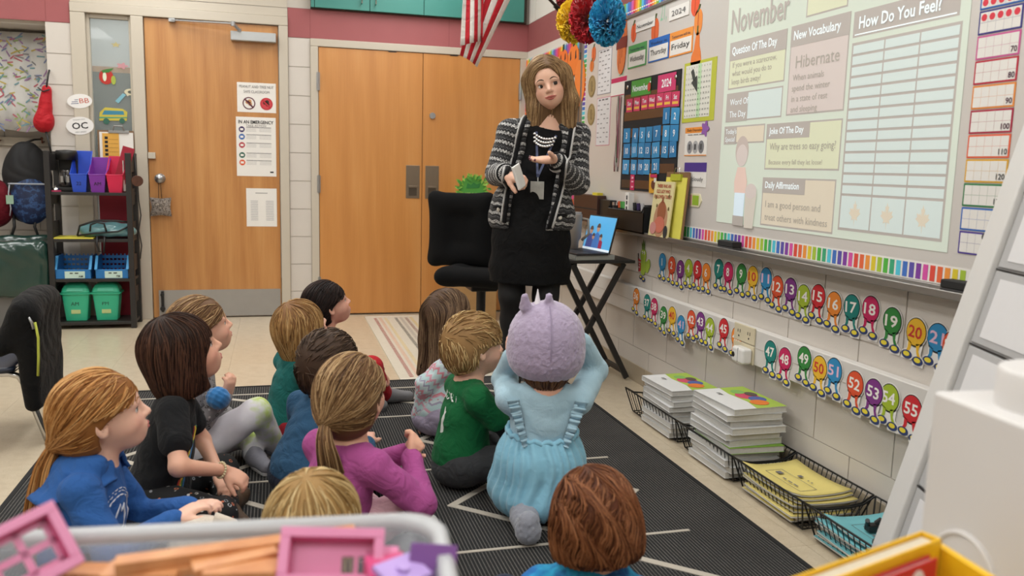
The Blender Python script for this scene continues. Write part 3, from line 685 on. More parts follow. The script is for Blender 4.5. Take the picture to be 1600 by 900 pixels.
# ------------------------------------------------------------ seated children
SHOE_DEF = ('#8d8a86', '#d8d5cf')
def kid(label, px, Y, yaw, hyaw, hpitch=15, hroll=0, hs=1.0, lean=(.05, .0), arms=None, legs=None, sleeve='long', shirt=None, pants=None, shoes=SHOE_DEF, skin='#e0b096',
        face=None, ears=True, res=None, hair=None, wide=1.0, pz=.095, fold=.0042, shirt_fn=None, kneel=False, pants_len=1.0, cloth_name='shirt', socks=None, hem=-.03):
    hc = A3(atY(px[0], px[1], Y)); h = Head(hc, hyaw, hpitch, hroll, hs); bf, bl, up = fr3(yaw)
    Pv = np.array([hc[0]-lean[0], hc[1]-lean[1], pz]); Nb = hc+np.array([0, 0, -.128*hs])-h.f*np.array([1, 1, 0])*.022*hs
    T = Nb-Pv; td = unit(T); tf = unit(bf-td*np.dot(bf, td)); tl = np.cross(td, tf); Rt = np.stack([tf, tl, td], 1)
    root = thing('person', label, 'person', (float(Pv[0]), float(Pv[1]), 0.0), 'children sitting on the rug')
    L = lambda p: Pv+bf*p[0]+bl*p[1]+up*p[2]
    B = S(); head_shape(h, B, ears=ears)
    B.cone(h.p(-.022, 0, -.045), Nb-td*.01, .042*hs, .043*hs, .03)
    sw = .108*wide; sh = {1: Nb-td*.035+tl*sw, -1: Nb-td*.035-tl*sw}
    for k_, r_ in ((.70, (.058, .085, .10)), (.35, (.062, .08, .10)), (.02, (.07, .088, .075))): B.ell(Pv+T*k_, np.array(r_)*wide, Rt, .05)
    for q in (1, -1): B.cone(Nb-td*.02, sh[q], .034, .030, .03)
    arms = arms or {}; AR = {}
    for q in (1, -1):
        a = arms.get(q, {}); hd = L(a.get('hand', (.2, q*.06, .06))) if 'px' not in a else A3(atY(*a['px']))
        l1, l2 = a.get('len', (.175, .16)); dist = np.linalg.norm(hd-sh[q]); k_ = max(1.0, dist/((l1+l2)*.995)); l1 *= k_; l2 *= k_
        el_ = elbow(sh[q], hd, l1, l2, a.get('hint', bl*q*.6-up*.8-bf*.3)); AR[q] = (sh[q], el_, hd)
        B.cone(sh[q], el_, .030, .026, .02); B.cone(el_, hd, .0265, .0175, .015)
        dr = a.get('dir', unit(hd-el_)); nm = a.get('nrm', up); hand_shape(B, hd+unit(dr)*.004, dr, nm, a.get('side', -q), a.get('hs', .92), a.get('curl', (25, 30, 35, 40)), thumb=a.get('thumb', 35))
    legs = legs or {}; LG = {}
    for q in (1, -1):
        kn, an, to = legs.get(q, ((.185, q*.20, .0), (.20, -q*.02, -.055), (.25, -q*.12, -.062))); hip = Pv+tl*q*.062
        kn, an, to = (L(kn) if len(kn) == 3 else kn[0]), (L(an) if len(an) == 3 else an[0]), (L(to) if len(to) == 3 else to[0]); LG[q] = (hip, kn, an, to)
        B.cone(hip, kn, .05, .040, .02); B.cone(kn, an, .038, .024, .02); B.cone(an, to, .022, .018, .02)
    V, Q = B.mesh(res or (.0052 if face else .0064)); sk = np.minimum(np.array(srgb(skin))*1.12, .9); col = np.tile(sk, (len(V), 1)); q = h.loc(V)
    for y in (-1, 1):
        wgt = np.exp(-(((q[:, 0]-.065)/.03)**2+((q[:, 1]-y*.038)/.02)**2+((q[:, 2]+.034)/.018)**2))[:, None]*.55; col = col*(1-wgt)+np.array(srgb('#dd8f80'))*wgt
    body = place(np_mesh('body', V, Q, col), 'body', M_skin, root)
    if face: face_parts(h, B, body, **face)
    # shirt
    if shirt:
        G = S(); g_ = .012
        for k_, r_ in ((.72, (.066, .092, .105)), (.36, (.080, .098, .11)), (.04, (.092, .108, .08))): G.ell(Pv+T*k_, np.array(r_)*wide+.004, Rt, .05)
        for q_ in (1, -1):
            a_, e_, w_ = AR[q_]; G.cone(Nb-td*.022, a_, .040, .043, .03)
            if sleeve == 'long': G.cone(a_, e_, .046, .041, .02); G.cone(e_, e_+(w_-e_)*.9, .041, .031, .015); G.cone(e_+(w_-e_)*.9, w_, .027, .026, .006)
            elif sleeve == 'short': G.cone(a_, a_+(e_-a_)*.55, .046, .047, .02); G.cut(a_+(e_-a_)*.62, e_-a_) if False else None
        if shirt_fn: shirt_fn(G, dict(Pv=Pv, T=T, td=td, tf=tf, tl=tl, Nb=Nb, AR=AR, h=h, L=L, up=up))
        G.ell(Nb+td*.018, (.052*hs, .052*hs, .03), Rt, .008, 's')
        GT = S(); GT.ops = [o for o in G.ops[:3]]; GT.disp = folds(fold, 44, px[0], td+tf*.5)
        G.cut(Pv+td*hem, -td)
        G.disp = folds(fold, 44, px[0], td+tf*.5)
        V, Q = G.mesh(.0060); lim, ang = limb_coord(V, [(Pv, Nb, .09, 0)]+[(AR[q_][0], AR[q_][1], .04, .1) for q_ in (1, -1)]+[(AR[q_][1], AR[q_][2], .035, .28) for q_ in (1, -1)])
        shirt_o = place(np_mesh(cloth_name, V, Q, attrs={'lim': lim, 'ang': ang}), cloth_name, shirt, root)
    else: shirt_o = None; G = GT = None
    if pants:
        G2 = S(); G2.ell(Pv+td*.0, (.088*wide, .106*wide, .082), Rt, .03); G2.ell(Pv-up*.03-bf*.02, (.08, .105, .06), Rt, .03)
        for q_ in (1, -1):
            hip, kn, an, to = LG[q_]; G2.cone(hip, kn, .068, .052, .03); G2.cone(kn, kn+(an-kn)*pants_len, .050, .036+.014*(1-pants_len), .02)
        G2.disp = folds(fold*.8, 40, px[0]+3, bf+up*.4); G2.cut((0, 0, .012), (0, 0, -1))
        V, Q = G2.mesh(.0078); lim, ang = limb_coord(V, [(LG[q_][0], LG[q_][1], .06, 0) for q_ in (1, -1)]+[(LG[q_][1], LG[q_][2], .045, .3) for q_ in (1, -1)])
        place(np_mesh('trousers', V, Q, attrs={'lim': lim, 'ang': ang}), 'trousers', pants, root)
    if shoes:
        m1 = mat('shoe_'+shoes[0][1:], shoes[0], .7, .15, 60, .3, 300); m2 = mat('shoe_sole_'+shoes[1][1:], shoes[1], .6, .06)
        for q_ in (1, -1):
            hip, kn, an, to = LG[q_]; d = unit(to-an); G3 = S(); base = an-d*.025; toe = an+d*.115
            G3.cone(base, an+d*.03, .030, .031, .02); G3.cone(an+d*.03, toe, .031, .026, .02); G3.cone(an, an+unit(kn-an)*.02, .031, .033, .02)
            V, Q = G3.mesh(.0078); so = place(np_mesh('shoe', V, Q), 'shoe', m1, root)
            sn = unit(np.cross(d, np.cross(unit(an-kn), d)) if abs(np.dot(d, unit(an-kn))) < .9 else np.array([0, 0, -1.0])); G4 = S(); off = sn*.020
            G4.chain([base+off, an+d*.04+off, toe+off], [.024, .025, .022], .01); V, Q = G4.mesh(.009); place(np_mesh('sole', V, Q), 'sole', m2, so)
    if hair: hair(h, body, B, dict(Nb=Nb, td=td, tf=tf, tl=tl, L=L))
    return dict(root=root, h=h, B=B, G=G, GT=GT, body=body, shirt=shirt_o, Pv=Pv, Nb=Nb, td=td, tf=tf, tl=tl, AR=AR, LG=LG, L=L, bf=bf, bl=bl)
def on_shape(G, P, d, far=.4, eps=.0012):
    """slide points along -d from outside until they touch the shape"""
    P = np.asarray(P, float); d = unit(d); ts = np.linspace(far, -far, 160); best = np.full(len(P), np.nan)
    for t in ts:
        v = G.ev(P+d*t); m = np.isnan(best) & (v < eps); best[m] = t
    best = np.where(np.isnan(best), 0, best); return P+d*best[:, None]
def print_on(G, parent, name, m, s, O, U, V, h, d, w=None, lift=.0016):
    mb = MB(); put_text(mb, s, (0, 0, 0), (1, 0, 0), (0, 1, 0), h, w, 'c', True)
    me = bmesh.new(); vs = [me.verts.new(p) for p in mb.v]
    for f in mb.f:
        try: me.faces.new([vs[i] for i in f])
        except ValueError: pass
    bmesh.ops.triangulate(me, faces=me.faces[:]); 
    for _ in range(2):
        long_ = [e for e in me.edges if e.calc_length() > h*.3]
        if long_: bmesh.ops.subdivide_edges(me, edges=long_, cuts=1); bmesh.ops.triangulate(me, faces=[f for f in me.faces if len(f.verts) > 4])
    P = np.array([A3(O)+A3(U)*v.co.x+A3(V)*v.co.y for v in me.verts]); P = on_shape(G, P, d)+unit(d)*lift
    for v, p in zip(me.verts, P): v.co = p
    o = bpy.data.meshes.new(name); me.to_mesh(o); me.free(); return place(o, name, m, parent)
# ============================================================ the children, one by one
def cloth(name, c, rough=.85, var=.08, bs_=500, bmp=.25, sheen=.04, crumple=.55):
    """woven or knitted cloth: fine thread relief plus soft crumples"""
    if name in MATS: return MATS[name]
    m = mat(name, c, rough, var, 25, 0, sheen=sheen, spec=.25); nt = m.node_tree; b = nt.nodes['Principled BSDF']; v = coords(nt); n = nt.nodes.new('ShaderNodeTexNoise'); n.inputs['Scale'].default_value = 17; n.inputs['Detail'].default_value = 2.5; n.inputs['Distortion'].default_value = 1.4; nt.links.new(v, n.inputs['Vector'])
    b1 = nt.nodes.new('ShaderNodeBump'); b1.inputs['Strength'].default_value = crumple; b1.inputs['Distance'].default_value = .018; nt.links.new(n.outputs['Fac'], b1.inputs['Height'])
    b2 = nt.nodes.new('ShaderNodeBump'); b2.inputs['Strength'].default_value = bmp; b2.inputs['Distance'].default_value = .002; nt.links.new(noise(nt, v, bs_, 3), b2.inputs['Height']); nt.links.new(b1.outputs[0], b2.inputs['Normal']); nt.links.new(b2.outputs[0], b.inputs['Normal']); return m
BLONDE = ('#7d5a36', ['#5f4226', '#94703f', '#b8935c', '#d2b380']); GINGER = ('#8a5a30', ['#74431f', '#a8713c', '#c48f55', '#d9ab72']); DKBROWN = ('#2b1a12', ['#1d110c', '#33211a', '#4a3025', '#5a3d2e'])
BROWN = ('#4a2c1c', ['#38200f', '#5c3823', '#7a4e33', '#8f6244']); DIRTY = ('#6a4c33', ['#4d3623', '#7d5d3f', '#a08059', '#c0a178']); SHORTB = ('#46352a', ['#32251c', '#4f3d30', '#66513f']); LBLONDE = ('#9c7a4a', ['#7d6038', '#b08e5a', '#cdb07c', '#e0c999']); NEARBLK = ('#1d1412', ['#130d0c', '#261b18', '#3a2a25'])
def pony_hair(tone, T, path, rad, grow=.012, fringe=.05, n=900, seed=2, dn=.15, tailn=420):
    def f(h, body, B, c):
        Hs = S(); cap_shape(h, Hs, grow, fringe, -.05); Tp = h.p(*T); Hs.cone(h.p(T[0]*.75, T[1], T[2]*.8), Tp, .035*h.s, .016*h.s, .03)
        sd = seeds_on(Hs, h, n, ((-.12, .12), (-.1, .1), (-.05, .14)), seed); q = h.loc(sd)
        # roots start along the hairline as well as on the crown
        g1 = strands(Hs, sd, to_point(Tp, dn*.2), 13, .0145*h.s, .0015, lambda Q: (np.linalg.norm(Q-Tp, axis=1) < .012) | ((h.loc(Q)[:, 0] > -.035) & (h.loc(Q)[:, 2] < .012)))
        P = [Tp]+[A3(p) if not callable(p) else p(h, c) for p in path]
        for i in range(len(P)-1): Hs.cone(P[i], P[i+1], rad[i]*.7, rad[i+1]*.7, .01)
        g2 = tail_strands(P, rad, tailn, r=.0015)
        hair_obj(body, Hs, .005, [g1, g2], tone[0], tone[1]); scrunchie(body, Tp, P[1]-P[0], rad[0]*.95)
    return f
def bob_hair(tone, length=-.10, vol=.016, fringe=.035, n=1100, part=None, crown=(-.035, 0, .11), face=1.0, seed=4, width=.0, steps=17, messy=.45, wave=0.0):
    def f(h, body, B, c):
        Hs = S(); h.el(Hs, (-.014, 0, .024), (.094+vol, .078+vol, .086+vol), .01)
        h.el(Hs, (-.03, 0, length*.45), (.078+vol, .080+vol+width, .075-length*.45), .03)
        h.el(Hs, (.125, 0, fringe-.128), (.098*face, .122 if face > 1.1 else .09, .108), .012, 's')
        Hs.cut(h.p(0, 0, length), -h.u, .012)
        sd = seeds_on(Hs, h, n, ((-.13, .12), (-.11, .11), (-.03, .14)), seed)
        g = down_flow(h, crown, 1.2) if part is None else part_flow(h, part, 1.4, .1, .3)
        if wave: g0 = g; g = lambda P: g0(P)+h.l*np.sin(h.loc(P)[:, 2:3]*70+P[:, 0:1]*90)*wave
        hair_obj(body, Hs, .005, [strands(Hs, sd, g, steps, .0145*h.s, .0016, LO(h, length+.006), jit=messy)], tone[0], tone[1])
    return f
def short_hair(tone, grow=.010, fringe=.05, n=1000, seed=5, fwd=1.0, L=.0075):
    def f(h, body, B, c):
        Hs = S(); cap_shape(h, Hs, grow, fringe, -.03)
        sd = seeds_on(Hs, h, n, ((-.13, .12), (-.1, .1), (-.08, .14)), seed)
        def g(P):
            q = h.loc(P); w = np.clip((.07-q[:, 2:3])/.08, 0, 1); return h.f*fwd*(1-w)*.9+h.l*np.sign(q[:, 1:2])*.25-h.u*w+h.l*.2
        hair_obj(body, Hs, .005, [strands(Hs, sd, g, 6, L*h.s, .0014, lambda Q: (h.loc(Q)[:, 0] > -.03) & (h.loc(Q)[:, 2] < .008), lift=.003, jit=.6)], tone[0], tone[1])
    return f
def long_hair(tone, L=-.24, n=900, seed=6, fringe=.045, back=.0):
    def f(h, body, B, c):
        Hs = S(); cap_shape(h, Hs, .013, fringe, -.10); U = np.array([0, 0, 1.0])
        for y in (-.055, -.02, .02, .055):
            a = h.p(-.065, y, -.02); Hs.cone(h.p(-.06, y, .02), a-U*.07, .042, .045, .03); Hs.cone(a-U*.07, a+U*(L+.02)-h.f*np.array([1, 1, 0])*back, .042, .018, .03)
        sd = seeds_on(Hs, h, n, ((-.13, .11), (-.11, .11), (-.02, .14)), seed)
        zt = h.c[2]+L
        hair_obj(body, Hs, .0055, [strands(Hs, sd, part_flow(h, .0, 1.5, 0, .6), 24, .0150, .0016, lambda Q: Q[:, 2] < zt+.02*np.sin(Q[:, 0]*300), jit=.4)], tone[0], tone[1])
    return f
M_teesh = {}
# ---- materials with prints
def sweater_mat():
    m, nt, b = newmat('pastel_zigzag_fleece'); a = nd(nt, 'ShaderNodeAttribute', attribute_name='lim'); g = nd(nt, 'ShaderNodeAttribute', attribute_name='ang')
    tri = math_(nt, 'PINGPONG', math_(nt, 'MULTIPLY', g.outputs['Fac'], 1.6), 0.5)
    w = math_(nt, 'FRACT', math_(nt, 'ADD', math_(nt, 'MULTIPLY', a.outputs['Fac'], 9.0), math_(nt, 'MULTIPLY', tri, 0.3)))
    pink, grey, aqua, cor = srgb('#d9a3b4'), srgb('#a3a0b8'), srgb('#b9d3d6'), srgb('#d07a80')
    c = ramp(nt, w, [(0, aqua), (.18, srgb('#cfe0e2')), (.2, pink), (.3, pink), (.31, aqua), (.5, aqua), (.52, grey), (.58, grey), (.6, srgb('#d5dfe2')), (.78, aqua), (.8, pink), (.9, cor), (.93, aqua)])
    n = noise(nt, coords(nt), 34, 3); c = mixc(nt, math_(nt, 'GREATER_THAN', n, .63), c, srgb('#cf8f9c'))
    nt.links.new(c, b.inputs['Base Color']); b.inputs['Roughness'].default_value = .95; b.inputs['Sheen Weight'].default_value = .3; bump(nt, b, noise(nt, coords(nt), 420, 3), .5, .003); return m
def speck_mat(name, base, spots, scale=46, thr=.30, rough=.85):
    """dark cloth scattered with small drawn motifs"""
    m, nt, b = newmat(name); v = coords(nt); vo = nt.nodes.new('ShaderNodeTexVoronoi'); vo.feature = 'F1'; vo.inputs['Scale'].default_value = scale; nt.links.new(v, vo.inputs['Vector'])
    d = vo.outputs['Distance']; ring = math_(nt, 'MULTIPLY', math_(nt, 'GREATER_THAN', d, thr*.62), math_(nt, 'LESS_THAN', d, thr))
    sep = nt.nodes.new('ShaderNodeSeparateColor'); nt.links.new(vo.outputs['Color'], sep.inputs[0])
    pick = ramp(nt, sep.outputs[0], [(i/len(spots), srgb(s)) for i, s in enumerate(spots)], 'CONSTANT')
    on = math_(nt, 'MULTIPLY', ring, math_(nt, 'GREATER_THAN', sep.outputs[1], .25)); on = math_(nt, 'MULTIPLY', on, math_(nt, 'GREATER_THAN', noise(nt, v, 90, 2), .42))
    nt.links.new(mixc(nt, on, srgb(base), pick), b.inputs['Base Color']); b.inputs['Roughness'].default_value = rough; bump(nt, b, noise(nt, v, 300), .15); return m
def tie_mat(name, stops, scale=7, rough=.85):
    m, nt, b = newmat(name); v = coords(nt); n = noise(nt, v, scale, 4, .6); nt.links.new(ramp(nt, n, [(p, srgb(c)) for p, c in stops]), b.inputs['Base Color']); b.inputs['Roughness'].default_value = rough; bump(nt, b, noise(nt, v, 400), .15); return m
M_sweater = sweater_mat(); M_leg2 = speck_mat('black_leggings_drawn_motifs', '#0e0f11', ['#c9774f', '#b9bcc0', '#b9684a', '#8d9096', '#d7d3cc'])
M_k3sh = speck_mat('grey_patterned_top', '#8d8a8c', ['#3b393b', '#2c2b2d', '#c8c4c4'], 60, .42); M_k3tr = tie_mat('tie_dye_pastel_trousers', [(.35, '#cfcbd4'), (.5, '#d9d7dc'), (.6, '#b7cc6a'), (.68, '#d5d3d9')], 6)
M_k12 = tie_mat('blue_tie_dye_cotton', [(.3, '#0d2f5e'), (.44, '#1769ae'), (.55, '#2aa5d3'), (.66, '#0f4a8c'), (.78, '#7fd0e6')], 8)
M_tulle = cloth('sky_blue_tulle', '#8cc3da', .8, .06, 300, .2, .3, .25); M_knit = cloth('pale_blue_ribbed_knit', '#a9c9d8', .9, .05, 260, .45, .2, .35)
FACE = dict(iris='#4a3a2c', lip='#b8645f')
# ---- 1 girl in the blue hoodie
def hood(G, c):
    Nb, td, tf, tl = c['Nb'], c['td'], c['tf'], c['tl']
    for a in np.linspace(-1.9, 1.9, 9):
        p = Nb+td*.012-tf*.058*math.cos(a)+tl*.074*math.sin(a)-td*.014*math.cos(a); b_ = a+.475; q = Nb+td*.012-tf*.058*math.cos(b_)+tl*.074*math.sin(b_)-td*.014*math.cos(b_)
        if a < 1.85: G.cone(p, q, .030, .030, .012)
    G.ell(Nb-td*.05-tf*.07, (.035, .09, .06), np.stack([tf, tl, td], 1), .03)
k1 = kid('child in a blue hooded sweatshirt with a strawberry blonde ponytail', (160, 648), 2.30, -4, 14, 13, 0, 1.03, (.06, .02),
    arms={-1: dict(px=(272, 812, 2.20), hint=(-.3, -.5, -.8), curl=(20, 20, 25, 30)), 1: dict(px=(296, 792, 2.36), hint=(0, .3, -.9), nrm=(0, 0, 1))}, shirt=cloth('royal_blue_sweatshirt_fleece', '#2f5d9f', .9, .07, 300, .3), pants=cloth('navy_leggings', '#23283a'), skin='#e3b7a2', wide=1.06,
    face=dict(iris='#5d7076', brow='#a06f45', lip='#c2716a'), shirt_fn=hood, fold=.005, cloth_name='hooded_sweatshirt',
    hair=pony_hair(GINGER, (-.118, 0, -.038), [lambda h, c: h.p(-.15, 0, -.075), lambda h, c: h.p(-.175, .0, -.13)-np.array([0, 0, .02]), lambda h, c: h.p(-.185, 0, -.13)-np.array([.01, 0, .10]), lambda h, c: h.p(-.19, 0, -.13)-np.array([.02, 0, .17])], [.014, .024, .030, .024, .006], fringe=.05))
def hood_fn(u, v, k=k1):
    a = (u-.5)*2*2.5; cb = .5+.5*math.cos(a); r = .056+(.030+.062*cb)*v; z = .018+.026*math.sin(math.pi*min(v*1.5, 1))*(.45+cb)-v*(.022+.085*cb)+.004*math.sin(a*7+v*5)
    p = k['Nb']+(-k['tf']*math.cos(a)*.95+k['tl']*math.sin(a)*1.12)*r+k['td']*z; return Vector(p)
MB().grid(hood_fn, 48, 12).build('hood', cloth('royal_blue_sweatshirt_fleece', '#2f5d9f'), k1['shirt'], smooth=True, solid=.010, local=True)
m_white_print = mat('white_shirt_print', '#dfe3ea', .8)
O = k1['Pv']+k1['T'] if 'T' in k1 else k1['Nb']*.62+k1['Pv']*.38
cen = k1['Pv']+(k1['Nb']-k1['Pv'])*.55+k1['tl']*-.03; ringp = [cen+(k1['tl']*math.cos(a)+k1['td']*math.sin(a))*.052 for a in np.linspace(0, 2*math.pi, 40)]
rp = on_shape(k1['GT'], np.array(ringp), k1['tf'])+k1['tf']*.001; MB().tube(rp, .0022, 4, closed=False).build('round_emblem', m_white_print, k1['shirt'])
sp = [cen+k1['tl']*x+k1['td']*z for x, z in ((-.03, -.02), (-.02, .01), (-.005, .03), (.0, .012), (.012, .028), (.018, .0), (.012, -.03), (-.01, -.035), (-.03, -.02))]
MB().tube(on_shape(k1['GT'], np.array(sp), k1['tf'])+k1['tf']*.001, .0032, 4).build('animal_emblem', m_white_print, k1['shirt'])
for rr_ in (.062, .069): MB().tube(on_shape(k1['GT'], np.array([cen+(k1['tl']*math.cos(a)+k1['td']*math.sin(a))*rr_ for a in np.linspace(.5, 2.6, 24)]), k1['tf'])+k1['tf']*.001, .0014, 4).build('emblem_band', m_white_print, k1['shirt'])
# ---- 2 dark haired child in black
k2 = kid('child with dark brown bob in black rainbow T-shirt and printed leggings', (286, 549), 2.72, 2, 16, 20, 0, 1.04, (.085, .03),
    arms={-1: dict(px=(352, 735, 2.58), hint=(-.2, -.6, -.3), dir=(.8, -.15, -.5), nrm=(.3, -.5, .8), curl=(35, 40, 45, 50)), 1: dict(hand=(.18, .03, .05), hint=(.2, .5, -.6))}, sleeve='short', shirt=cloth('black_heather_cotton', '#1d1e20', .95, .2, 300, .3), pants=M_leg2, shoes=('#54402f', '#3a2f26'), skin='#d9a78e',
    face=dict(iris='#3b2a20', brow='#3a281e', lip='#b55b58'), hair=bob_hair(DKBROWN, -.125, .012, .042, 1200, crown=(-.02, .0, .11), face=1.2))
bw = [k2['AR'][-1][1]+(k2['AR'][-1][2]-k2['AR'][-1][1])*.9]; ax_ = unit(k2['AR'][-1][2]-k2['AR'][-1][1]); uu = unit(np.cross(ax_, [0, 0, 1])); vv = np.cross(ax_, uu); mb = MB()
for i in range(18): a = i/18*2*math.pi; mb.sphere(bw[0]+(uu*math.cos(a)+vv*math.sin(a))*.0225, .0042, 8, 6)
mb.build('bead_bracelet', mat('cream_beads', '#d9cba4', .4), k2['body'], smooth=True)
for i, c in enumerate(('#c8453d', '#d98a3a', '#d8c04a', '#5f9e55', '#4a7fb5')):
    for sg in (0, 1):
        arc = []
        for t in np.linspace(0, 1, 10):
            z = (.10+.09*t+.012*math.sin(t*3)) if sg == 0 else (.0+.07*t); y = -.055+.05*math.sin(t*1.6)+i*.0052 if sg == 0 else -.075+.02*t+i*.0052
            arc.append(k2['Pv']+k2['td']*z*1.25+k2['tl']*y)
        MB().tube(on_shape(k2['GT'], np.array(arc), unit(k2['tf']-k2['tl']*.4))+k2['tf']*.0006, .0026, 4).build('rainbow_stripe', mat('print_'+c[1:], c, .8), k2['shirt'])
# ---- 3 girl behind with yarn ball
k3 = kid('child with a blue pompom in a grey patterned top and tie dye trousers', (314, 512), 3.16, -2, 20, 16, 0, 1.0, (.03, .05),
    arms={-1: dict(px=(352, 622, 3.06), hint=(-.3, -.3, -.8), dir=(.3, -.1, .95), nrm=(.7, -.6, .1), curl=(30, 30, 35, 40)), 1: dict(hand=(.10, .15, .09))}, shirt=M_k3sh, pants=M_k3tr, shoes=('#8a8a95', '#c9c7c9'), skin='#dfae96',
    legs={-1: ((.215, .05, .12), (.28, .15, -.05), (.37, .16, -.055)), 1: ((.18, .22, .0), (.2, .06, -.05), (.25, -.04, -.06))},
    face=dict(iris='#54606a', brow='#8d6a48', lip='#c0605f'), hair=pony_hair(DIRTY, (-.12, 0, -.02), [lambda h, c: h.p(-.15, 0, -.06), lambda h, c: h.p(-.16, 0, -.14)], [.014, .022, .01], n=700))
# ---- 4 teal shirt
k4 = kid('child in a teal long sleeved shirt and red trousers with loose blonde hair', (472, 512), 3.40, 22, 30, 24, 0, 1.0, (.06, -.0),
    arms={-1: dict(hand=(.24, -.02, .08)), 1: dict(hand=(.24, .05, .08))}, shirt=cloth('teal_cotton', '#1d6461', .9, .08), pants=cloth('red_jersey', '#8e1f2c', .9), skin='#e2b29b',
    face=dict(iris='#4d6470', brow='#a07a4c', lip='#c2625e'), hair=bob_hair(('#7f5a38', ['#6b4a2c', '#966e42', '#b48c58', '#c9a572']), -.115, .012, .04, 1000, crown=(-.02, 0, .11), seed=8, face=1.2))
# ---- 5 dark haired child in red
k5 = kid('child with near black hair in a dark red top looking up', (512, 476), 3.92, 8, 14, 20, 0, .98, (.03, .05),
    arms={-1: dict(px=(592, 578, 3.85), hint=(0, -.5, -.5), dir=(.5, .1, -.6), curl=(35, 40, 45, 50)), 1: dict(hand=(.2, .08, .05))}, shirt=cloth('dark_red_knit', '#6b1d20', .9), pants=cloth('bright_red_cotton', '#b3202a', .9), shoes=('#77777a', '#4b4b4e'), skin='#dba893',
    legs={-1: ((.20, -.12, .12), (.30, .0, -.05), (.38, .0, -.06)), 1: ((.18, .2, .0), (.2, -.02, -.05), (.25, -.12, -.06))},
    face=dict(iris='#33261d', brow='#2a1d18', lip='#bd5e5c'), hair=pony_hair(NEARBLK, (-.115, 0, -.055), [lambda h, c: h.p(-.13, 0, -.10), lambda h, c: h.p(-.12, 0, -.15), lambda h, c: h.p(-.10, 0, -.20)], [.02, .035, .034, .012], fringe=.046))
# ---- 6 boy in blue
k6 = kid('child with short brown hair in a slate blue shirt seen from behind', (517, 568), 2.86, 38, 44, 14, 0, 1.04, (.10, .06),
    arms={-1: dict(hand=(.24, -.06, .06)), 1: dict(hand=(.24, .05, .06))}, shirt=cloth('slate_blue_cotton', '#2f5474', .9, .08), pants=cloth('dark_navy_joggers', '#262c3c', .9), skin='#dba893', wide=1.08, hair=short_hair(SHORTB, .012, .046))
# ---- 7 girl in magenta
k7 = kid('child in an orchid pink shirt with a dirty blonde ponytail and clasped hands', (552, 618), 2.36, 38, 52, 12, 0, 1.06, (.075, .05),
    arms={-1: dict(px=(642, 712, 2.36), hint=(.1, -.7, -.6), dir=(.2, .5, .75), nrm=(.9, -.3, .1), curl=(55, 60, 60, 60)), 1: dict(px=(637, 706, 2.42), hint=(-.3, .5, -.6), dir=(.4, -.5, .6), nrm=(.6, .6, .2), curl=(55, 60, 60, 60))}, shirt=cloth('orchid_pink_cotton', '#a9518f', .9, .06), pants=cloth('pale_pink_leggings', '#dfb3bd', .9), shoes=('#b9b6b2', '#e0ddd8'), skin='#e0ae94', wide=1.04,
    legs={-1: ((.22, -.13, .06), (.26, -.0, -.05), (.33, -.06, -.06)), 1: ((.2, .17, .03), (.25, -.0, -.05), (.30, .1, -.06))},
    hair=pony_hair(DIRTY, (-.115, .012, -.018), [lambda h, c: h.p(-.15, .0, -.05), lambda h, c: h.p(-.155, -.01, -.10), lambda h, c: h.p(-.15, -.01, -.17), lambda h, c: h.p(-.14, -.012, -.235)], [.013, .022, .03, .034, .014], tailn=520))
# ---- 8 blond child close to the toy bin
k8 = kid('child with pale blonde hair sitting behind the clear toy bin', (494, 822), 1.62, 75, 60, 5, 0, .97, (.03, .03), shirt=cloth('pale_yellow_cotton', '#cfc08e', .9), pants=cloth('grey_cotton_trousers', '#6e7178', .9), hair=bob_hair(LBLONDE, -.12, .012, .04, 1200, crown=(-.03, 0, .11), seed=11))
# ---- 9 girl in the pastel sweater
k9 = kid('child with long brown hair in a pastel zigzag fleece leaning on one arm', (703, 492), 3.46, 20, 28, 12, 0, .98, (.06, .05),
    arms={1: dict(hand=(.2, .1, .08)), -1: dict(px=(655, 656, 3.42), hint=(-.8, -.2, 0), dir=(0, 0, -1), nrm=(-1, 0, 0), curl=(5, 5, 5, 5), len=(.18, .18), hs=.6)}, shirt=M_sweater, pants=cloth('lilac_leggings', '#9d93a8', .9), skin='#e0ae96', wide=1.02, fold=.006, hair=long_hair(('#4f3a2c', ['#3b2a1f', '#5d4635', '#7a614a', '#94795d']), -.235, 900, back=.05))
# ---- 10 boy in green
def undershirt(G, c): pass
k10 = kid('child with short blond hair in a green jersey over black sleeves', (742, 540), 2.85, 6, 14, 2, 0, 1.02, (.05, .02),
    arms={-1: dict(hand=(.27, -.10, .02), dir=(.8, .5, -.2)), 1: dict(hand=(.27, .05, .04))}, sleeve='short', shirt=cloth('kelly_green_jersey', '#0f6034', .85, .07), pants=cloth('charcoal_track_trousers', '#3b3c3e', .85), shoes=('#4a4a4a', '#77757a'), skin='#e3b49c', wide=1.05,
    legs={-1: ((.235, -.17, .03), (.20, .02, -.05), (.25, .1, -.06)), 1: ((.2, .2, .0), (.22, -.02, -.05), (.26, -.12, -.06))},
    face=dict(iris='#5a6f7d', brow='#a07c50', lip='#c0706a'), hair=short_hair(('#94734a', ['#7d5f39', '#a98658', '#c9a873', '#dcc08c']), .012, .05, 1200))
Gs = S()
for q_ in (1, -1):
    a_, e_, w_ = k10['AR'][q_]; Gs.cone(a_, e_, .040, .035, .02); Gs.cone(e_, e_+(w_-e_)*.97, .035, .025, .015)
Gs.ell(k10['Nb'], (.054, .054, .022), None, .02); Gs.ell(k10['Nb']+k10['td']*.02, (.045, .045, .03), None, .006, 's'); Gs.disp = folds(.003, 50, 2, (1, 0, .4))
V, Q = Gs.mesh(.0055); place(np_mesh('undershirt', V, Q), 'undershirt', cloth('black_undershirt_knit', '#141516', .9), k10['root'])
bd = -k10['tf']; m_j = mat('white_jersey_print', '#d9ddd8', .7)
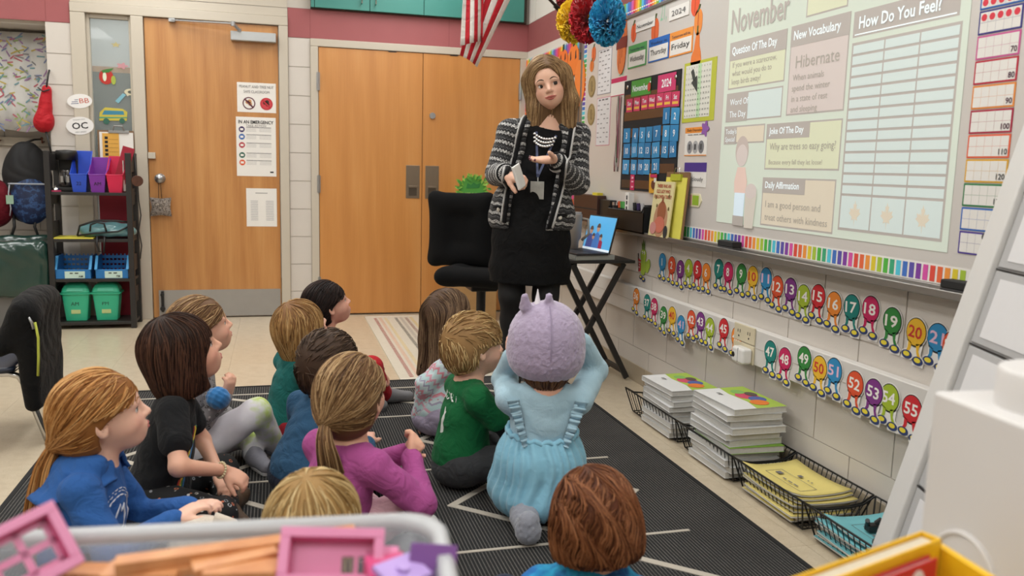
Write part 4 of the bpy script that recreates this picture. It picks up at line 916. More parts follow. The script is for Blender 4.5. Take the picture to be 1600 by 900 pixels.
cc = k10['Pv']+(k10['Nb']-k10['Pv'])*.78+k10['tl']*-.02; print_on(k10['GT'], k10['shirt'], 'lettering', m_j, 'SPORTS', cc, -k10['tl']*-1 if False else -k10['tl'], k10['td'], .026, bd, .13)
print_on(k10['GT'], k10['shirt'], 'number', m_j, '1', cc-k10['td']*.115, -k10['tl'], k10['td'], .09, bd)
# ---- 12 child with the bob close to the camera
k12 = kid('child with chestnut bob in blue tie dye shirt seen from behind', (930, 812), 1.64, 70, 72, 0, -6, 1.0, (.02, .03), shirt=M_k12, sleeve='short', pants=cloth('dark_denim_trousers', '#2a3347', .9), skin='#dda88c', wide=1.05,
    hair=bob_hair(('#5a3220', ['#43230f', '#6b3e25', '#8b5838', '#a06c49']), -.068, .014, .03, 1700, crown=(.02, .02, .11), seed=13, width=.006, steps=16, messy=.9, wave=.75))
# ---- 11 girl in the lavender unicorn hat, kneeling with both hands at the hat
k11 = kid('kneeling child in a light blue tulle dress holding a lavender unicorn hat', (852, 545), 2.50, 80, 84, 4, 0, 1.0, (.0, -.02), pz=.20,
    arms={-1: dict(px=(908, 530, 2.52), hint=(.62, .62, -.35), dir=(-.1, .55, .8), nrm=(.9, -.2, .2), curl=(15, 18, 20, 25), len=(.17, .16)), 1: dict(px=(799, 556, 2.55), hint=(.12, .9, .12), dir=(.1, .6, .75), nrm=(-.9, -.2, .2), curl=(15, 18, 20, 25), len=(.17, .16))},
    legs={q: ((.15, q*.075, -.145), (-.13, q*.06, -.150), (-.16, q*.065, -.155)) for q in (1, -1)}, shirt=M_knit, cloth_name='dress_bodice', pants=None, shoes=None, ears=False, fold=.004, skin='#e0ae96', hem=.05)
P, T, tf, tl, td, Nb = k11['Pv'], k11['Nb']-k11['Pv'], k11['tf'], k11['tl'], k11['td'], k11['Nb']; Rk = np.stack([tf, tl, td], 1)
Sk = S(); Sk.ell(P+td*.085, (.085, .105, .03), Rk, .03); Sk.ell(P+td*.0-tf*.01, (.135, .145, .12), Rk, .04); Sk.ell(P-td*.10-tf*.01, (.16, .165, .10), Rk, .05)
Sk.cut((0, 0, .022), (0, 0, -1), .01); Sk.cut(P+td*.10, td, .004)
def pleats(x, y, z):
    q0 = x-P[0]; q1 = y-P[1]; a = np.arctan2(q1, q0); return .0055*np.sin(a*26+2*np.sin(z*24)+np.sin(a*5)*2)*np.clip((P[2]+.11-z)/.06, 0.2, 1)
Sk.disp = pleats; V, Q = Sk.mesh(.0055); place(np_mesh('tulle_skirt', V, Q), 'tulle_skirt', M_tulle, k11['root'])
ring = [P+td*.098+(tf*math.cos(a)*.092+tl*math.sin(a)*.112) for a in np.linspace(0, 2*math.pi, 60, endpoint=False)]
MB().tube([p+td*.006*math.sin(i*1.9) for i, p in enumerate(ring)], .009, 6, closed=True).build('waist_ruffle', M_tulle, k11['root'], smooth=True)
for sg in (1, -1):                                       # two frills from the shoulders down the back
    rows = []; n = 40
    path = np.array([Nb-td*.012+tl*sg*(.088-.035*t)-td*.14*t for t in np.linspace(-.0, 1, n)]); path = on_shape(k11['G'], path, -tf)
    def fn(u, v, path=path, sg=sg):
        i = min(int(u*(n-1)), n-1); p = path[i]; wv = math.sin(u*44)*.5+.3*math.sin(u*71+1); wd_ = .05*(1-.55*u)
        return p+tl*sg*v*wd_*.8-tf*(.008+.016*v*(1.0+wv))+td*(.012*v*wv)
    MB().grid(fn, 80, 7).build('shoulder_ruffle', M_knit, k11['root'], smooth=True, solid=.002)
for q_ in (1, -1):                                       # fluffy grey boots behind
    hip, kn, an, to = k11['LG'][q_]; Bo = S(); Bo.cone(an+np.array([0, .05, .02]), an, .04, .042, .02); Bo.cone(an, an-tf*.10*1+np.array([0, 0, .015]), .042, .036, .02); Bo.cone(an-tf*.10+np.array([0, 0, .015]), an-tf*.105+np.array([0, 0, .05]), .034, .03, .02)
    Bo.cut((0, 0, .004), (0, 0, -1)); Bo.disp = lambda x, y, z: .0035*np.sin(x*260)*np.sin(y*240+1)*np.sin(z*250)
    V, Q = Bo.mesh(.0055); place(np_mesh('boot', V, Q), 'boot', mat('grey_fleece_boot', '#8c8f9a', .95, .12, 60, .6, 220, sheen=.4), k11['root'])
h = k11['h']; Hn = S(); h.el(Hn, (-.03, 0, -.03), (.085, .082, .10), .02); h.el(Hn, (.12, 0, -.06), (.1, .09, .12), .01, 's'); Hn.cut(h.p(0, 0, -.115), -h.u, .01)
sd = seeds_on(Hn, h, 350, ((-.13, .05), (-.1, .1), (-.09, .02)), 5); hair_obj(k11['body'], Hn, .006, [strands(Hn, sd, down_flow(h), 8, .012, .0016, LO(h, -.12))], BROWN[0], ['#4a2f1e', '#6b4a32', '#8a6648'])
def fuzz(a=.0024, f=300):
    return lambda x, y, z: a*(np.sin(x*f+2*np.sin(y*130))*np.sin(y*f*.93+2*np.sin(z*120))*np.sin(z*f*1.05+2*np.sin(x*110))+.5*np.sin(x*f*.45+1)*np.sin(y*f*.5)*np.sin(z*f*.48))
M_sherpa = mat('lavender_sherpa_fleece', '#a99bb5', .97, .10, 70, .8, 190, sheen=.5)
hr = h.p; Ht = S(); h.el(Ht, (-.008, 0, .030), (.128, .122, .128), .02); h.el(Ht, (-.008, 0, -.022), (.124, .120, .085), .03); h.el(Ht, (.14, 0, -.075), (.08, .085, .085), .012, 's')
Ht.cut(h.p(0, 0, -.082), -h.u, .012); h.el(Ht, (0, 0, -.10), (.088, .084, .09), .01, 's')
for y in (.075, .004):
    Ht.cone(h.p(-.03, y, .145), h.p(-.04, y*1.08, .180), .020, .010, .012)
Ht.disp = fuzz(); V, Q = Ht.mesh(.0042); hat = place(np_mesh('hat', V, Q), 'hat', M_sherpa, k11['root']); hat['label'] = 'lavender fleece hat with ears and a white horn'
hn = MB(); pts = [h.p(-.012+.0005*i,   .034, .142+.0045*i) for i in range(13)]; hn.tube(pts, [.0115*(1-i/13)*(1+.10*(i % 2)) for i in range(13)], 10); hn.build('horn', mat('white_satin_horn', '#e6e2e6', .5), hat, smooth=True)
sm = [h.p(*(np.array([-.010, 0, .028])+np.array([-.1305*math.cos(a), .028*math.cos(a)*.4, .130*math.sin(a)]))) for a in np.linspace(-.85, 1.4, 24)]; MB().tube(sm, .0018, 5).build('seam', mat('lavender_seam', '#9d90aa', .9), hat, smooth=True)

# ============================================================ the teacher
TY = 4.0
hcT = A3(atY(856, 131, TY-.03)); hT = Head(hcT, 252, -6, 15, 1.10)
bfT, blT, upT = fr3(248); NbT = A3(atY(858, 194, TY+.02)); PvT = np.array([NbT[0]-.075, NbT[1]+.01, .92])
teacher = thing('person', 'adult in a black dress and black and white striped cardigan gesturing to the class', 'person', (float(PvT[0]), float(PvT[1]), 0.0))
TT = NbT-PvT; tdT = unit(TT); tfT = unit(bfT-tdT*np.dot(bfT, tdT)); tlT = np.cross(tdT, tfT); RT = np.stack([tfT, tlT, tdT], 1)
LX = lambda f, l, z: PvT+TT*((z-.92)/TT[2])+tfT*f+tlT*l
LT = lambda f, l, z: np.array([PvT[0], PvT[1], 0])+bfT*f+blT*l+upT*z
B = S(); head_shape(hT, B, True, ears=True); B.cone(hT.p(-.02, 0, -.05), NbT-tdT*.02, .050, .054, .03)
shT = {-1: A3(atY(796, 206, TY+.04)), 1: A3(atY(903, 211, TY+.02))}
# left arm (image right): elbow out, palm up across the body; right arm (image left) holds the remote
wrL = A3(atY(866, 249, 3.76)); wrR = A3(atY(792, 271, 3.80))
ARM = {1: (shT[1], A3(atY(903, 286, 3.93)), wrL), -1: (shT[-1], A3(atY(776, 272, 4.02)), wrR)}
for q_ in (1, -1):
    a_, e_, w_ = ARM[q_]; B.cone(NbT-tdT*.05, a_, .032, .034, .03); B.cone(a_, e_, .036, .034, .02); B.cone(e_, w_, .036, .024, .015)
dL = unit(A3(atY(812, 252, 3.70))-wrL); tips = hand_shape(B, wrL+dL*.004, dL, np.array([.1, .25, -1.0]), 1, 1.28, (6, 4, 6, 10), thumb=42, thumb_in=38, spread=3)
dR = unit(np.array([.55, -.45, -.25])); tipsR = hand_shape(B, wrR+dR*.004, dR, np.array([.35, -.65, .45]), 1, 1.25, (48, 50, 52, 55), thumb=30, thumb_in=30)
for k_, r_ in ((.80, (.09, .135, .12)), (.42, (.095, .125, .14)), (.08, (.105, .15, .12))): B.ell(PvT+TT*k_, r_, RT, .05)
for q_ in (1, -1):
    hip = PvT+blT*q_*.085; kn = LT(.03, q_*.085, .50); an = LT(-.02, q_*.075, .09); to = LT(.10, q_*.085, .035); B.cone(hip, kn, .085, .055, .03); B.cone(kn, LT(-.015, q_*.08, .36), .055, .056, .03); B.cone(LT(-.015, q_*.08, .36), an, .056, .034, .03); B.cone(an, to, .03, .024, .02)
V, Q = B.mesh(.0050); col = np.tile(np.array(srgb('#e0b39b')), (len(V), 1)); q = hT.loc(V)
for y in (-1, 1):
    wgt = np.exp(-(((q[:, 0]-.065)/.03)**2+((q[:, 1]-y*.038)/.02)**2+((q[:, 2]+.034)/.018)**2))[:, None]*.4; col = col*(1-wgt)+np.array(srgb('#d58876'))*wgt
bodyT = place(np_mesh('body', V, Q, col), 'body', M_skin, teacher)
face_parts(hT, B, bodyT, iris='#3d3026', brow='#4a3322', lip='#b0564f', gaze=hT.f*1.0-hT.l*-.5-upT*.12, lid='#cf9d84', mw=1.45, smile=.007)
# open smile: teeth between the lips
nail = mat('dark_red_nail_polish', '#5d1424', .15, .05, coat=.6)
for (p, d) in tips+tipsR: MB().sphere(p+unit(d)*.002, (.0062, .0062, .0062), 8, 6).build('nail', nail, bodyT, smooth=True)
# dress
M_dress = cloth('black_crepe', '#0b0b0c', .9, .1, 300, .2, 0.0); G = S()
for k_, r_ in ((.80, (.105, .15, .13)), (.42, (.115, .145, .15)), (.06, (.125, .172, .14))): G.ell(PvT+TT*k_, r_, RT, .06)
for z, rx, ry in ((.84, .135, .185), (.76, .14, .20), (.64, .145, .208), (.52, .147, .21)): G.ell(LT(0, 0, z), (rx, ry, .13), np.stack([bfT, blT, upT], 1), .05)
for q_ in (1, -1): G.cone(NbT-tdT*.05, shT[q_], .056, .052, .03)
G.ell(NbT+tfT*.045+tdT*.005, (.06, .085, .055), RT, .01, 's'); G.cut((0, 0, .565), (0, 0, -1), .004); G.disp = folds(.006, 24, 4, blT+upT*.15)
V, Q = G.mesh(.0078); place(np_mesh('dress', V, Q), 'dress', M_dress, teacher); GD = G
G = S()
for q_ in (1, -1):
    kn = LT(.03, q_*.085, .50); ca = LT(-.015, q_*.08, .36); an = LT(-.02, q_*.075, .09); G.cone(LT(0, q_*.09, .66), kn, .085, .062, .03); G.cone(kn, ca, .062, .062, .03); G.cone(ca, an, .062, .04, .03); G.cone(an, LT(.05, q_*.08, .05), .04, .034, .02)
V, Q = G.mesh(.010); place(np_mesh('tights', V, Q), 'tights', mat('black_tights', '#0d0c0d', .8, .1, 60), teacher)
for q_ in (1, -1):
    G = S(); G.chain([LT(-.06, q_*.075, .045), LT(.04, q_*.08, .045), LT(.15, q_*.088, .03)], [.042, .042, .032], .02); G.cut((0, 0, .009), (0, 0, -1)); G.cut((0, 0, .10), (0, 0, 1))
    V, Q = G.mesh(.007); place(np_mesh('shoe', V, Q), 'shoe', mat('black_leather_flat', '#161515', .4), teacher)
# cardigan
def cardi_mat():
    m, nt, b = newmat('black_white_striped_knit'); a = nd(nt, 'ShaderNodeAttribute', attribute_name='lim').outputs['Fac']; g = nd(nt, 'ShaderNodeAttribute', attribute_name='ang').outputs['Fac']
    wob = math_(nt, 'MULTIPLY', math_(nt, 'SINE', math_(nt, 'MULTIPLY', g, 22.0)), .07)
    v = coords(nt); w = math_(nt, 'FRACT', math_(nt, 'ADD', math_(nt, 'ADD', math_(nt, 'MULTIPLY', a, 23.0), wob), math_(nt, 'MULTIPLY', noise(nt, v, 30, 2), .18)))
    blk, wht, gry = srgb('#141416'), srgb('#c9c8c6'), srgb('#4b4b4d')
    c = ramp(nt, w, [(0, wht), (.22, wht), (.27, blk), (.40, blk), (.46, gry), (.56, blk), (.66, srgb('#77777a')), (.74, blk), (.90, blk), (.95, wht)])
    kn = nd(nt, 'ShaderNodeTexVoronoi'); kn.inputs['Scale'].default_value = 170; nt.links.new(v, kn.inputs['Vector'])
    c = mixc(nt, math_(nt, 'MULTIPLY', math_(nt, 'GREATER_THAN', kn.outputs['Distance'], .48), .7), c, blk); nt.links.new(c, b.inputs['Base Color']); b.inputs['Roughness'].default_value = .9; b.inputs['Sheen Weight'].default_value = .1
    bump(nt, b, math_(nt, 'ADD', w, kn.outputs['Distance']), .5, .004); return m
M_cardi = cardi_mat(); G = S()
for k_, r_ in ((.82, (.122, .178, .12)), (.45, (.135, .182, .16)), (.05, (.145, .205, .15))): G.ell(PvT+TT*k_, r_, RT, .06)
G.ell(LT(0, 0, .88), (.15, .215, .12), np.stack([bfT, blT, upT], 1), .05)
for q_ in (1, -1):
    a_, e_, w_ = ARM[q_]; G.cone(NbT-tdT*.045, a_, .060, .056, .04); G.cone(a_, e_, .058, .054, .03); G.cone(e_, e_+(w_-e_)*.93, .054, .040, .02)
G.ell(LX(.165, .0, 1.13), (.125, .115, .60), RT, .006, 's')
G.ell(NbT+tdT*.03, (.085, .092, .06), RT, .01, 's'); G.cut((0, 0, .835), (0, 0, -1), .004); G.disp = folds(.004, 26, 1, upT)
V, Q = G.mesh(.006); lim, ang = limb_coord(V, [(LT(0, 0, .8), NbT, .15, 0)]+[(ARM[q_][0], ARM[q_][1], .05, .02) for q_ in (1, -1)]+[(ARM[q_][1], ARM[q_][2], .045, .30) for q_ in (1, -1)])
cardi = place(np_mesh('cardigan', V, Q, attrs={'lim': lim, 'ang': ang}), 'cardigan', M_cardi, teacher)
m_tr1, m_tr2 = cloth('black_braid_trim', '#101012', .9), mat('white_braid_trim', '#bdbcba', .9, .4, 260)
for q_ in (1, -1):
    path = []
    for z in np.linspace(.845, 1.37, 26):
        y = q_*.115*math.sqrt(max(.05, 1-((z-1.13)/.60)**2)); path.append(LX(0, y+q_*.006, z))
    pr = on_shape(G, np.array(path), tfT, .35); MB().tube(pr, .011, 6).build('placket', m_tr1, cardi, smooth=True); MB().tube(pr+blT*q_*.017+bfT*.001, .0055, 6).build('braid', m_tr2, cardi, smooth=True)
for z, q_ in ((.93, -1), (.90, 1)):
    p = on_shape(G, np.array([LT(0, q_*.15, z)]), bfT, .35)[0]; MB().sphere(p, (.011, .006, .011), 12, 8).build('button', mat('pearl_button', '#d8d3c6', .2), cardi, smooth=True)
    MB().tube(on_shape(G, np.array([LT(0, q_*(.10+.02*i), z+.012) for i in range(5)]), bfT, .35), .009, 6).build('pocket_trim', m_tr1, cardi, smooth=True)
for q_ in (1, -1):
    a_, e_, w_ = ARM[q_]; ax2 = unit(w_-e_); c0 = e_+(w_-e_)*.93; uu = unit(np.cross(ax2, [0, .3, 1])); vv = np.cross(ax2, uu)
    for t, m_ in ((0, m_tr1), (-.02, m_tr2)): MB().tube([c0+ax2*t+(uu*math.cos(a)+vv*math.sin(a))*(.041+t*-.1) for a in np.linspace(0, 2*math.pi, 18, endpoint=False)], .007, 6, closed=True).build('cuff', m_, cardi, smooth=True)
# necklace, lanyard with badge, remote
GA = S(); GA.ops = GD.ops+[]; GA.cuts = []; neck = on_shape(GD, np.array([NbT+tlT*x-tdT*(.085-.35*abs(x)**1.0*0-.055*(1-(x/.06)**2)*-1-.02) for x in np.linspace(-.055, .055, 11)]), tfT)
for row in range(3):
    for i in range(9):
        x = (i-4)*(.0125-.001*row); z = -.062-.018*row-.02*(1-((i-4)/4.6)**2); p = on_shape(GD, np.array([NbT+tlT*x+tdT*z]), tfT, eps=.004)[0]
        MB().sphere(p+tfT*.004, (.0085, .004, .007), 10, 6, M=Matrix(RT.tolist()).to_3x3() @ Matrix.Rotation(math.pi/2, 3, 'Z')).build('necklace_bead', M_chrome, teacher, smooth=True)
m_lan = mat('slate_blue_lanyard', '#4f5878', .7); bp = on_shape(GD, np.array([LT(0, .035, 1.09)]), bfT)[0]
for x in (-.045, .052):
    st_ = np.array([NbT+tlT*x-tdT*.03]); pa = [NbT+tlT*x-tdT*.05]; P0 = NbT+tlT*x-tdT*.05
    pts = on_shape(GD, np.array([P0*(1-t)+(bp-bfT*0)*t for t in np.linspace(0, 1, 14)]), bfT, eps=.004); mb = MB()
    for i in range(13): mb.bar(pts[i], pts[i+1], .011, .0018, up=bfT)
    mb.build('lanyard', m_lan, teacher)
MB().tube([bp+np.array([0, 0, .0])+bfT*.006, bp-upT*.02+bfT*.008], .006, 8).build('badge_clip', M_chrome, teacher)
Mb = Matrix(np.vstack([np.column_stack([blT, bfT, upT, bp+bfT*.012]), [0, 0, 0, 1]]).tolist()); MB().box((-.033, -.0015, -.105), (.033, .0015, -.02), Mb).build('name_badge', mat('badge_plastic', '#a9a9a3', .15, .3, 30, coat=.6), teacher, bev=.001)
# hair: shoulder length, side parted
Hs = S(); hT.el(Hs, (-.014, 0, .026), (.110, .092, .100), .01)
for y, z1, r1 in ((-.078, -.215, .026), (-.055, -.205, .035), (-.02, -.20, .04), (.02, -.20, .04), (.055, -.21, .035), (.078, -.225, .026)):
    top = hT.p(-.035+.02*abs(y)/.08, y*.95, .03); md = hT.p(-.035+.045*(abs(y)/.08), y*1.02, -.09); en = md+np.array([0, 0, -.125])+hT.l*y*.12
    Hs.cone(top, md, .040, r1+.006, .03); Hs.cone(md, en, r1+.006, r1*.75, .03)
hT.el(Hs, (.118, .004, -.045), (.096, .080, .118), .012, 's'); hT.el(Hs, (.12, -.01, .02), (.07, .05, .055), .02, 's')
sd = np.concatenate([seeds_on(Hs, hT, 1500, ((-.13, .12), (-.12, .12), (-.02, .14)), 21), seeds_on(Hs, hT, 500, ((-.02, .12), (-.12, .12), (.02, .14)), 22)]); zt = hcT[2]-.225
hair_obj(bodyT, Hs, .005, [strands(Hs, sd, part_flow(hT, .018, 1.4, .12, .25), 26, .0150, .0016, lambda Q: Q[:, 2] < zt, jit=.35)], '#6b5138', ['#4d3825', '#7a5c3d', '#9c7d57', '#bd9f74'])
# white remote in the right hand: a thing held, so a thing of its own
rc = wrR+dR*.075+np.array([-.02, -.035, .012]); rz = unit(np.array([-.35, -.1, .9])); ry = unit(np.cross(rz, [.75, .65, 0.0])); rx = np.cross(ry, rz)
Mr = Matrix(np.vstack([np.column_stack([rx, ry, rz, rc]), [0, 0, 0, 1]]).tolist()); rm = thing('remote_control', 'white handheld remote held in the adult\'s hand', 'remote', tuple(rc))
MB().box((-.032, -.006, -.055), (.032, .006, .055), Mr).build('case', mat('white_gloss_plastic', '#e2e0dc', .25), rm, bev=.004); MB().box((-.026, -.0068, -.049), (.026, -.0055, .049), Mr).build('face_plate', mat('soft_white_plastic', '#d5d3cf', .35), rm)
# ============================================================ RIGHT WALL: boards, cards, number line
M_white = mat('white_paper', '#e4e1dc', .8, .02); M_alu = mat('anodised_aluminium', '#9b9894', .35, .05, 40, metal=.8); M_ink = mat('black_ink', '#1d1c1d', .8); M_grey_ink = mat('grey_pencil', '#6c6a6c', .8)
def flat(c, nm=None, rough=.75): return mat(nm or 'card_'+c[1:], c, rough, .04, 30)
BO = .018                                                  # face of the white board in front of the wall
def rspan(lt, rb, off): a, b = RW(*lt, off), RW(*rb, off); return a.y, a.z, b.y, b.z
class Card:
    """flat sheet on the right wall given by its upper left and lower right corner in the photo"""
    def __init__(c, name, label, cat, lt, rb, m, off=BO, th=.0015, group=None, parent=None, tilt=0):
        yl, zt, yr, zb = rspan(lt, rb, off); c.w, c.h = yl-yr, zt-zb; c.O = Vector((W-off, yl, zb)); c.th = th; c.off = off; a = math.radians(tilt); c.U = RU*math.cos(a)+RV*math.sin(a); c.V = RV*math.cos(a)-RU*math.sin(a)
        c.o = MB().rect(0, 0, c.w, c.h, th, c.O, c.U, c.V).build(name, m, parent)
        if label: tag(c.o, label, cat, group)
    def rect(c, u0, v0, u1, v1, m, name='patch', lift=.0008, th=.0006): return MB().rect(u0*c.w, v0*c.h, u1*c.w, v1*c.h, th, c.O-Vector((c.th+lift-.0008, 0, 0)), c.U, c.V).build(name, m, c.o)
    def text(c, s, u, v, h, m=None, w=None, align='c', bold=False, name='lettering', lift=.0018):
        mb = MB(); put_text(mb, s, c.O+c.U*(u*c.w)+c.V*(v*c.h)-Vector((c.th, 0, 0)), c.U, c.V, h*c.h, None if w is None else w*c.w, align, bold, lift); return mb.build(name, m or M_ink, c.o)
# ---- white board with tray
wb = thing('whiteboard', 'long wall mounted whiteboard with an aluminium tray', 'whiteboard', (W, 3.2, .82))
YL, YRt, ZB, ZT = 5.10, 1.35, .828, 1.945
M_wb = mat('whiteboard_enamel', '#cfcac5', .28, .015, 5, coat=.15)
MB().box((W-BO, YRt, ZB), (W-.003, YL, ZT)).build('panel', M_wb, wb)
MB().box((W-BO-.008, YL-.02, ZB), (W-.003, YL+.012, ZT)).box((W-BO-.008, YRt, ZT), (W-.003, YL+.012, ZT+.018)).build('frame', M_alu, wb, bev=.003)
tr = thing('marker_tray', 'aluminium marker tray running under the whiteboard', 'tray', (W-.04, 3.2, .8)); MB().box((W-.078, YRt, .806), (W-.004, YL+.012, .816)).box((W-.082, YRt, .800), (W-.074, YL+.012, .824)).box((W-.03, YRt, .79), (W-.004, YL+.012, .828)).build('channel', M_alu, tr, bev=.003)
# ---- rainbow bar border along the bottom and up the left edge of the board
RB = ['#d9c32f', '#a3bf3a', '#4fae3d', '#3aa376', '#52c0d6', '#3f6fbe', '#5b4fa6', '#7d3a9c', '#d24fa0', '#d8493a', '#e0663a', '#e8913a']
bs = thing('border_strip', 'white paper border of rainbow bars along the bottom of the whiteboard', 'border', (W-BO, 2.6, .83))
MB().box((W-BO-.001, 1.88, .829), (W-BO, 4.10, .884)).build('backing', M_white, bs)
barm = [MB().box((-.0008, 0, 0), (0, .0195, .046)).mesh('bar') for _ in RB]
for k, c in enumerate(RB): barm[k].materials.append(flat(c))
def add_bar(k, loc, par, rot=0):
    o = bpy.data.objects.new('bar', barm[k % 12]); COL.objects.link(o); o.parent = par; o.location = Vector(loc)-par.location; o.rotation_euler.x = rot; return o
for i in range(77): add_bar(i+9, (W-BO-.0012, 4.075-.0285*i, .833), bs)
bs2 = thing('border_strip', 'upright white paper border of rainbow bars beside the bulletin board', 'border', (W-BO, 5.06, 1.5))
MB().box((W-BO-.001, 5.02, 1.0), (W-BO, 5.075, 1.94)).build('backing', M_white, bs2)
for i in range(32): add_bar(i, (W-BO-.0012, 5.025, 1.01+.0288*i+.0195), bs2, -math.pi/2)
# ---- crayon border above
cb = thing('border_strip', 'scalloped border of coloured crayons above the whiteboard', 'border', (W, 4.0, 1.965))
CR_C = ['#e6c23a', '#7fb23c', '#58b8d8', '#3f78c4', '#7a5bb0', '#cf5aa4', '#d8433c', '#e88436']
for i in range(44):
    y = 4.52-i*.0265; m = flat(CR_C[i % 8]); pts = [(0, .025), (.006, .012), (.0095, 0), (.0155, 0), (.019, .012), (.025, .025), (.025, .085), (0, .085)]
    o = MB().poly(pts, .0012, (W-.006, y, 1.952+.003*(i % 2)), RU, RV).build('crayon', m, cb)
    MB().rect(.003, .03, .022, .036, .0004, (W-.0073, y, 1.952), RU, RV).build('wrapper_line', flat('#f0e9d8'), o)
# ---- bulletin board by the corner
bbd = thing('bulletin_board', 'bulletin board with rainbow pencil border and orange pumpkins in the corner', 'bulletin board', (W, 5.75, .95))
MB().box((W-.012, 5.17, .92), (W-.003, 6.38, 1.962)).build('panel', mat('pale_backing_paper', '#c9ccc0', .8, .08, 12), bbd)
MB().box((W-.02, 5.15, .92), (W-.003, 5.17, 1.962)).build('frame', M_alu, bbd)
PC = ['#e36a2e', '#e8b532', '#7fb23c', '#6fa9c9', '#5d66ad', '#9a4f9b', '#d2457f', '#d84a3c']
def pencil(p, d, L, w, m, par):
    d = Vector(d).normalized(); O = Vector(p); U, V = (RU, RV)
    pts = [(0, 0), (w, 0), (w, L*.8), (w/2, L), (0, L*.8)] if abs(d.z) > .5 else [(0, 0), (L*.8, 0), (L, w/2), (L*.8, w), (0, w)]
    MB().poly(pts, .001, O, U, V).build('pencil', m, par)
for i in range(36): pencil((W-.0125, 6.375-i*.033, 1.885), (0, 0, 1), .07, .029, flat(PC[i % 8]), bbd)
for i in range(30): pencil((W-.0125, 6.375, 1.86-i*.033), (1, 0, 0), .06, .029, flat(PC[(i+6) % 8]), bbd); pencil((W-.0125, 5.235, 1.86-i*.033), (1, 0, 0), .06, .029, flat(PC[(i+2) % 8]), bbd)
def pumpkin_poly(w, h, n=28, ribs=3, wob=.06): return [(w/2*math.cos(a)*(1-wob*abs(math.cos(ribs*a))), h/2*math.sin(a)*(1-.10*math.exp(-((a-math.pi/2)/.35)**2))) for a in np.linspace(0, 2*math.pi, n, endpoint=False)]
PUM = [((880, 96), .20, .16, '#e2702a'), ((896, 94), .22, .20, '#e57a2d'), ((906, 128), .20, .30, '#ea8338'), ((886, 150), .22, .24, '#e06c28'), ((830, 150), .16, .16, '#e57a2d')]
for i, (px, w, hh, c) in enumerate(PUM):
    p = RW(*px, .016+.003*i); t = thing('paper_pumpkin', ['small orange paper pumpkin pinned highest on the bulletin board', 'orange paper pumpkin with black stripes on the bulletin board', 'tall plain orange paper pumpkin at the edge of the bulletin board', 'orange paper pumpkin low on the bulletin board', 'orange paper pumpkin near the room corner on the bulletin board'][i], 'paper pumpkin', tuple(p))
    MB().poly(pumpkin_poly(w, hh), .002, p, RU, RV).build('body', flat(c), t); MB().rect(-.012, hh/2-.015, .012, hh/2+.03, .0022, p, RU, RV).build('stem', flat('#3a3520'), t)
    if i != 2:
        for sx in (-.22, .22): MB().poly([(sx*w-.012, .0), (sx*w+.012, .01), (sx*w+.004, hh*.3), (sx*w-.008, hh*.25)], .0028, p, RU, RV).build('black_mark', M_ink, t)
# ---- date cards
def header_card(label, lt, rb, color, head, word, tilt):
    c = Card('date_card', label, 'card', lt, rb, flat(color), th=.003, tilt=tilt); c.rect(.04, .06, .96, .66, M_white, 'white_field'); c.text(head, .5, .74, .12, w=.8, m=flat('#2c3a55')); c.text(word, .5, .28, .24, w=.78, m=M_ink); return c
header_card('green headed card reading Wednesday on the whiteboard', (983, 73), (1009.5, 101), '#4f9a55', 'Yesterday was', 'Wednesday', 0)
header_card('blue headed card reading Thursday on the whiteboard', (1015, 63), (1045, 90.5), '#1f62b4', 'Today is', 'Thursday', 0)
header_card('orange headed card reading Friday on the whiteboard', (1048, 52.5), (1082, 81), '#e8923a', 'Tomorrow will be', 'Friday', 0)
c = Card('month_card', 'white card with handwritten November on the whiteboard', 'card', (995, 35.5), (1024, 40.5), M_white, th=.004); c.text('November', .5, .3, .38, w=.86)
c = Card('year_card', 'white card with 2024 in pencil on the whiteboard', 'card', (1047, 13.5), (1077, 22.5), M_white, th=.004); c.text('2024', .5, .3, .42, w=.7, m=M_grey_ink)
mb = MB(); put_text(mb, '21,', RW(1032, 33, BO), RU, RV, .085, .07, 'l'); tag(mb.build('handwritten_date', flat('#8fc5a4'), None), 'green handwritten 21 between the month and year cards', 'writing'); bpy.data.objects['handwritten_date'].location.x -= .001
mb = MB(); put_text(mb, '55', RW(971, 118, BO), RU, RV, .055, .07, 'c'); tag(mb.build('handwritten_tally', flat('#8fc5a4'), None), 'green handwritten tally 55 beside the pocket chart', 'writing'); bpy.data.objects['handwritten_tally'].location.x -= .001
# small pumpkins, leaves and gourd magnets
MAG = [((1087, 6), .085, .11, '#e2562e', 'red orange paper pumpkin beside the 2024 card'), ((1091.5, 34), .08, .12, '#e58a3a', 'orange paper pumpkin with a green leaf above the gourd'), ((990.5, 51), .07, .10, '#dd5f33', 'small red paper pumpkin below the November card'), ((1023.8, 47.7), .09, .13, '#d9622e', 'orange striped paper pumpkin above the Thursday card'), ((928, 84), .07, .09, '#dd6f36', 'small orange paper leaf above the big coins'), ((925, 103), .07, .07, '#dd7f36', 'small orange paper acorn above the big coins')]
for px, w, hh, c, lab in MAG:
    p = RW(*px, BO); t = thing('paper_cutout', lab, 'paper cutout', tuple(p)); MB().poly(pumpkin_poly(w, hh), .002, p, RU, RV).build('body', flat(c), t); MB().poly([(-.012, hh*.38), (.0, hh*.36), (.016, hh*.62), (.004, hh*.64)], .003, p, RU, RV).build('stem', flat('#4d5a2c'), t)
    MB().rect(-.003, -hh*.36, .003, hh*.34, .0026, p, RU, RV).build('rib_line', flat('#b9481f'), t)
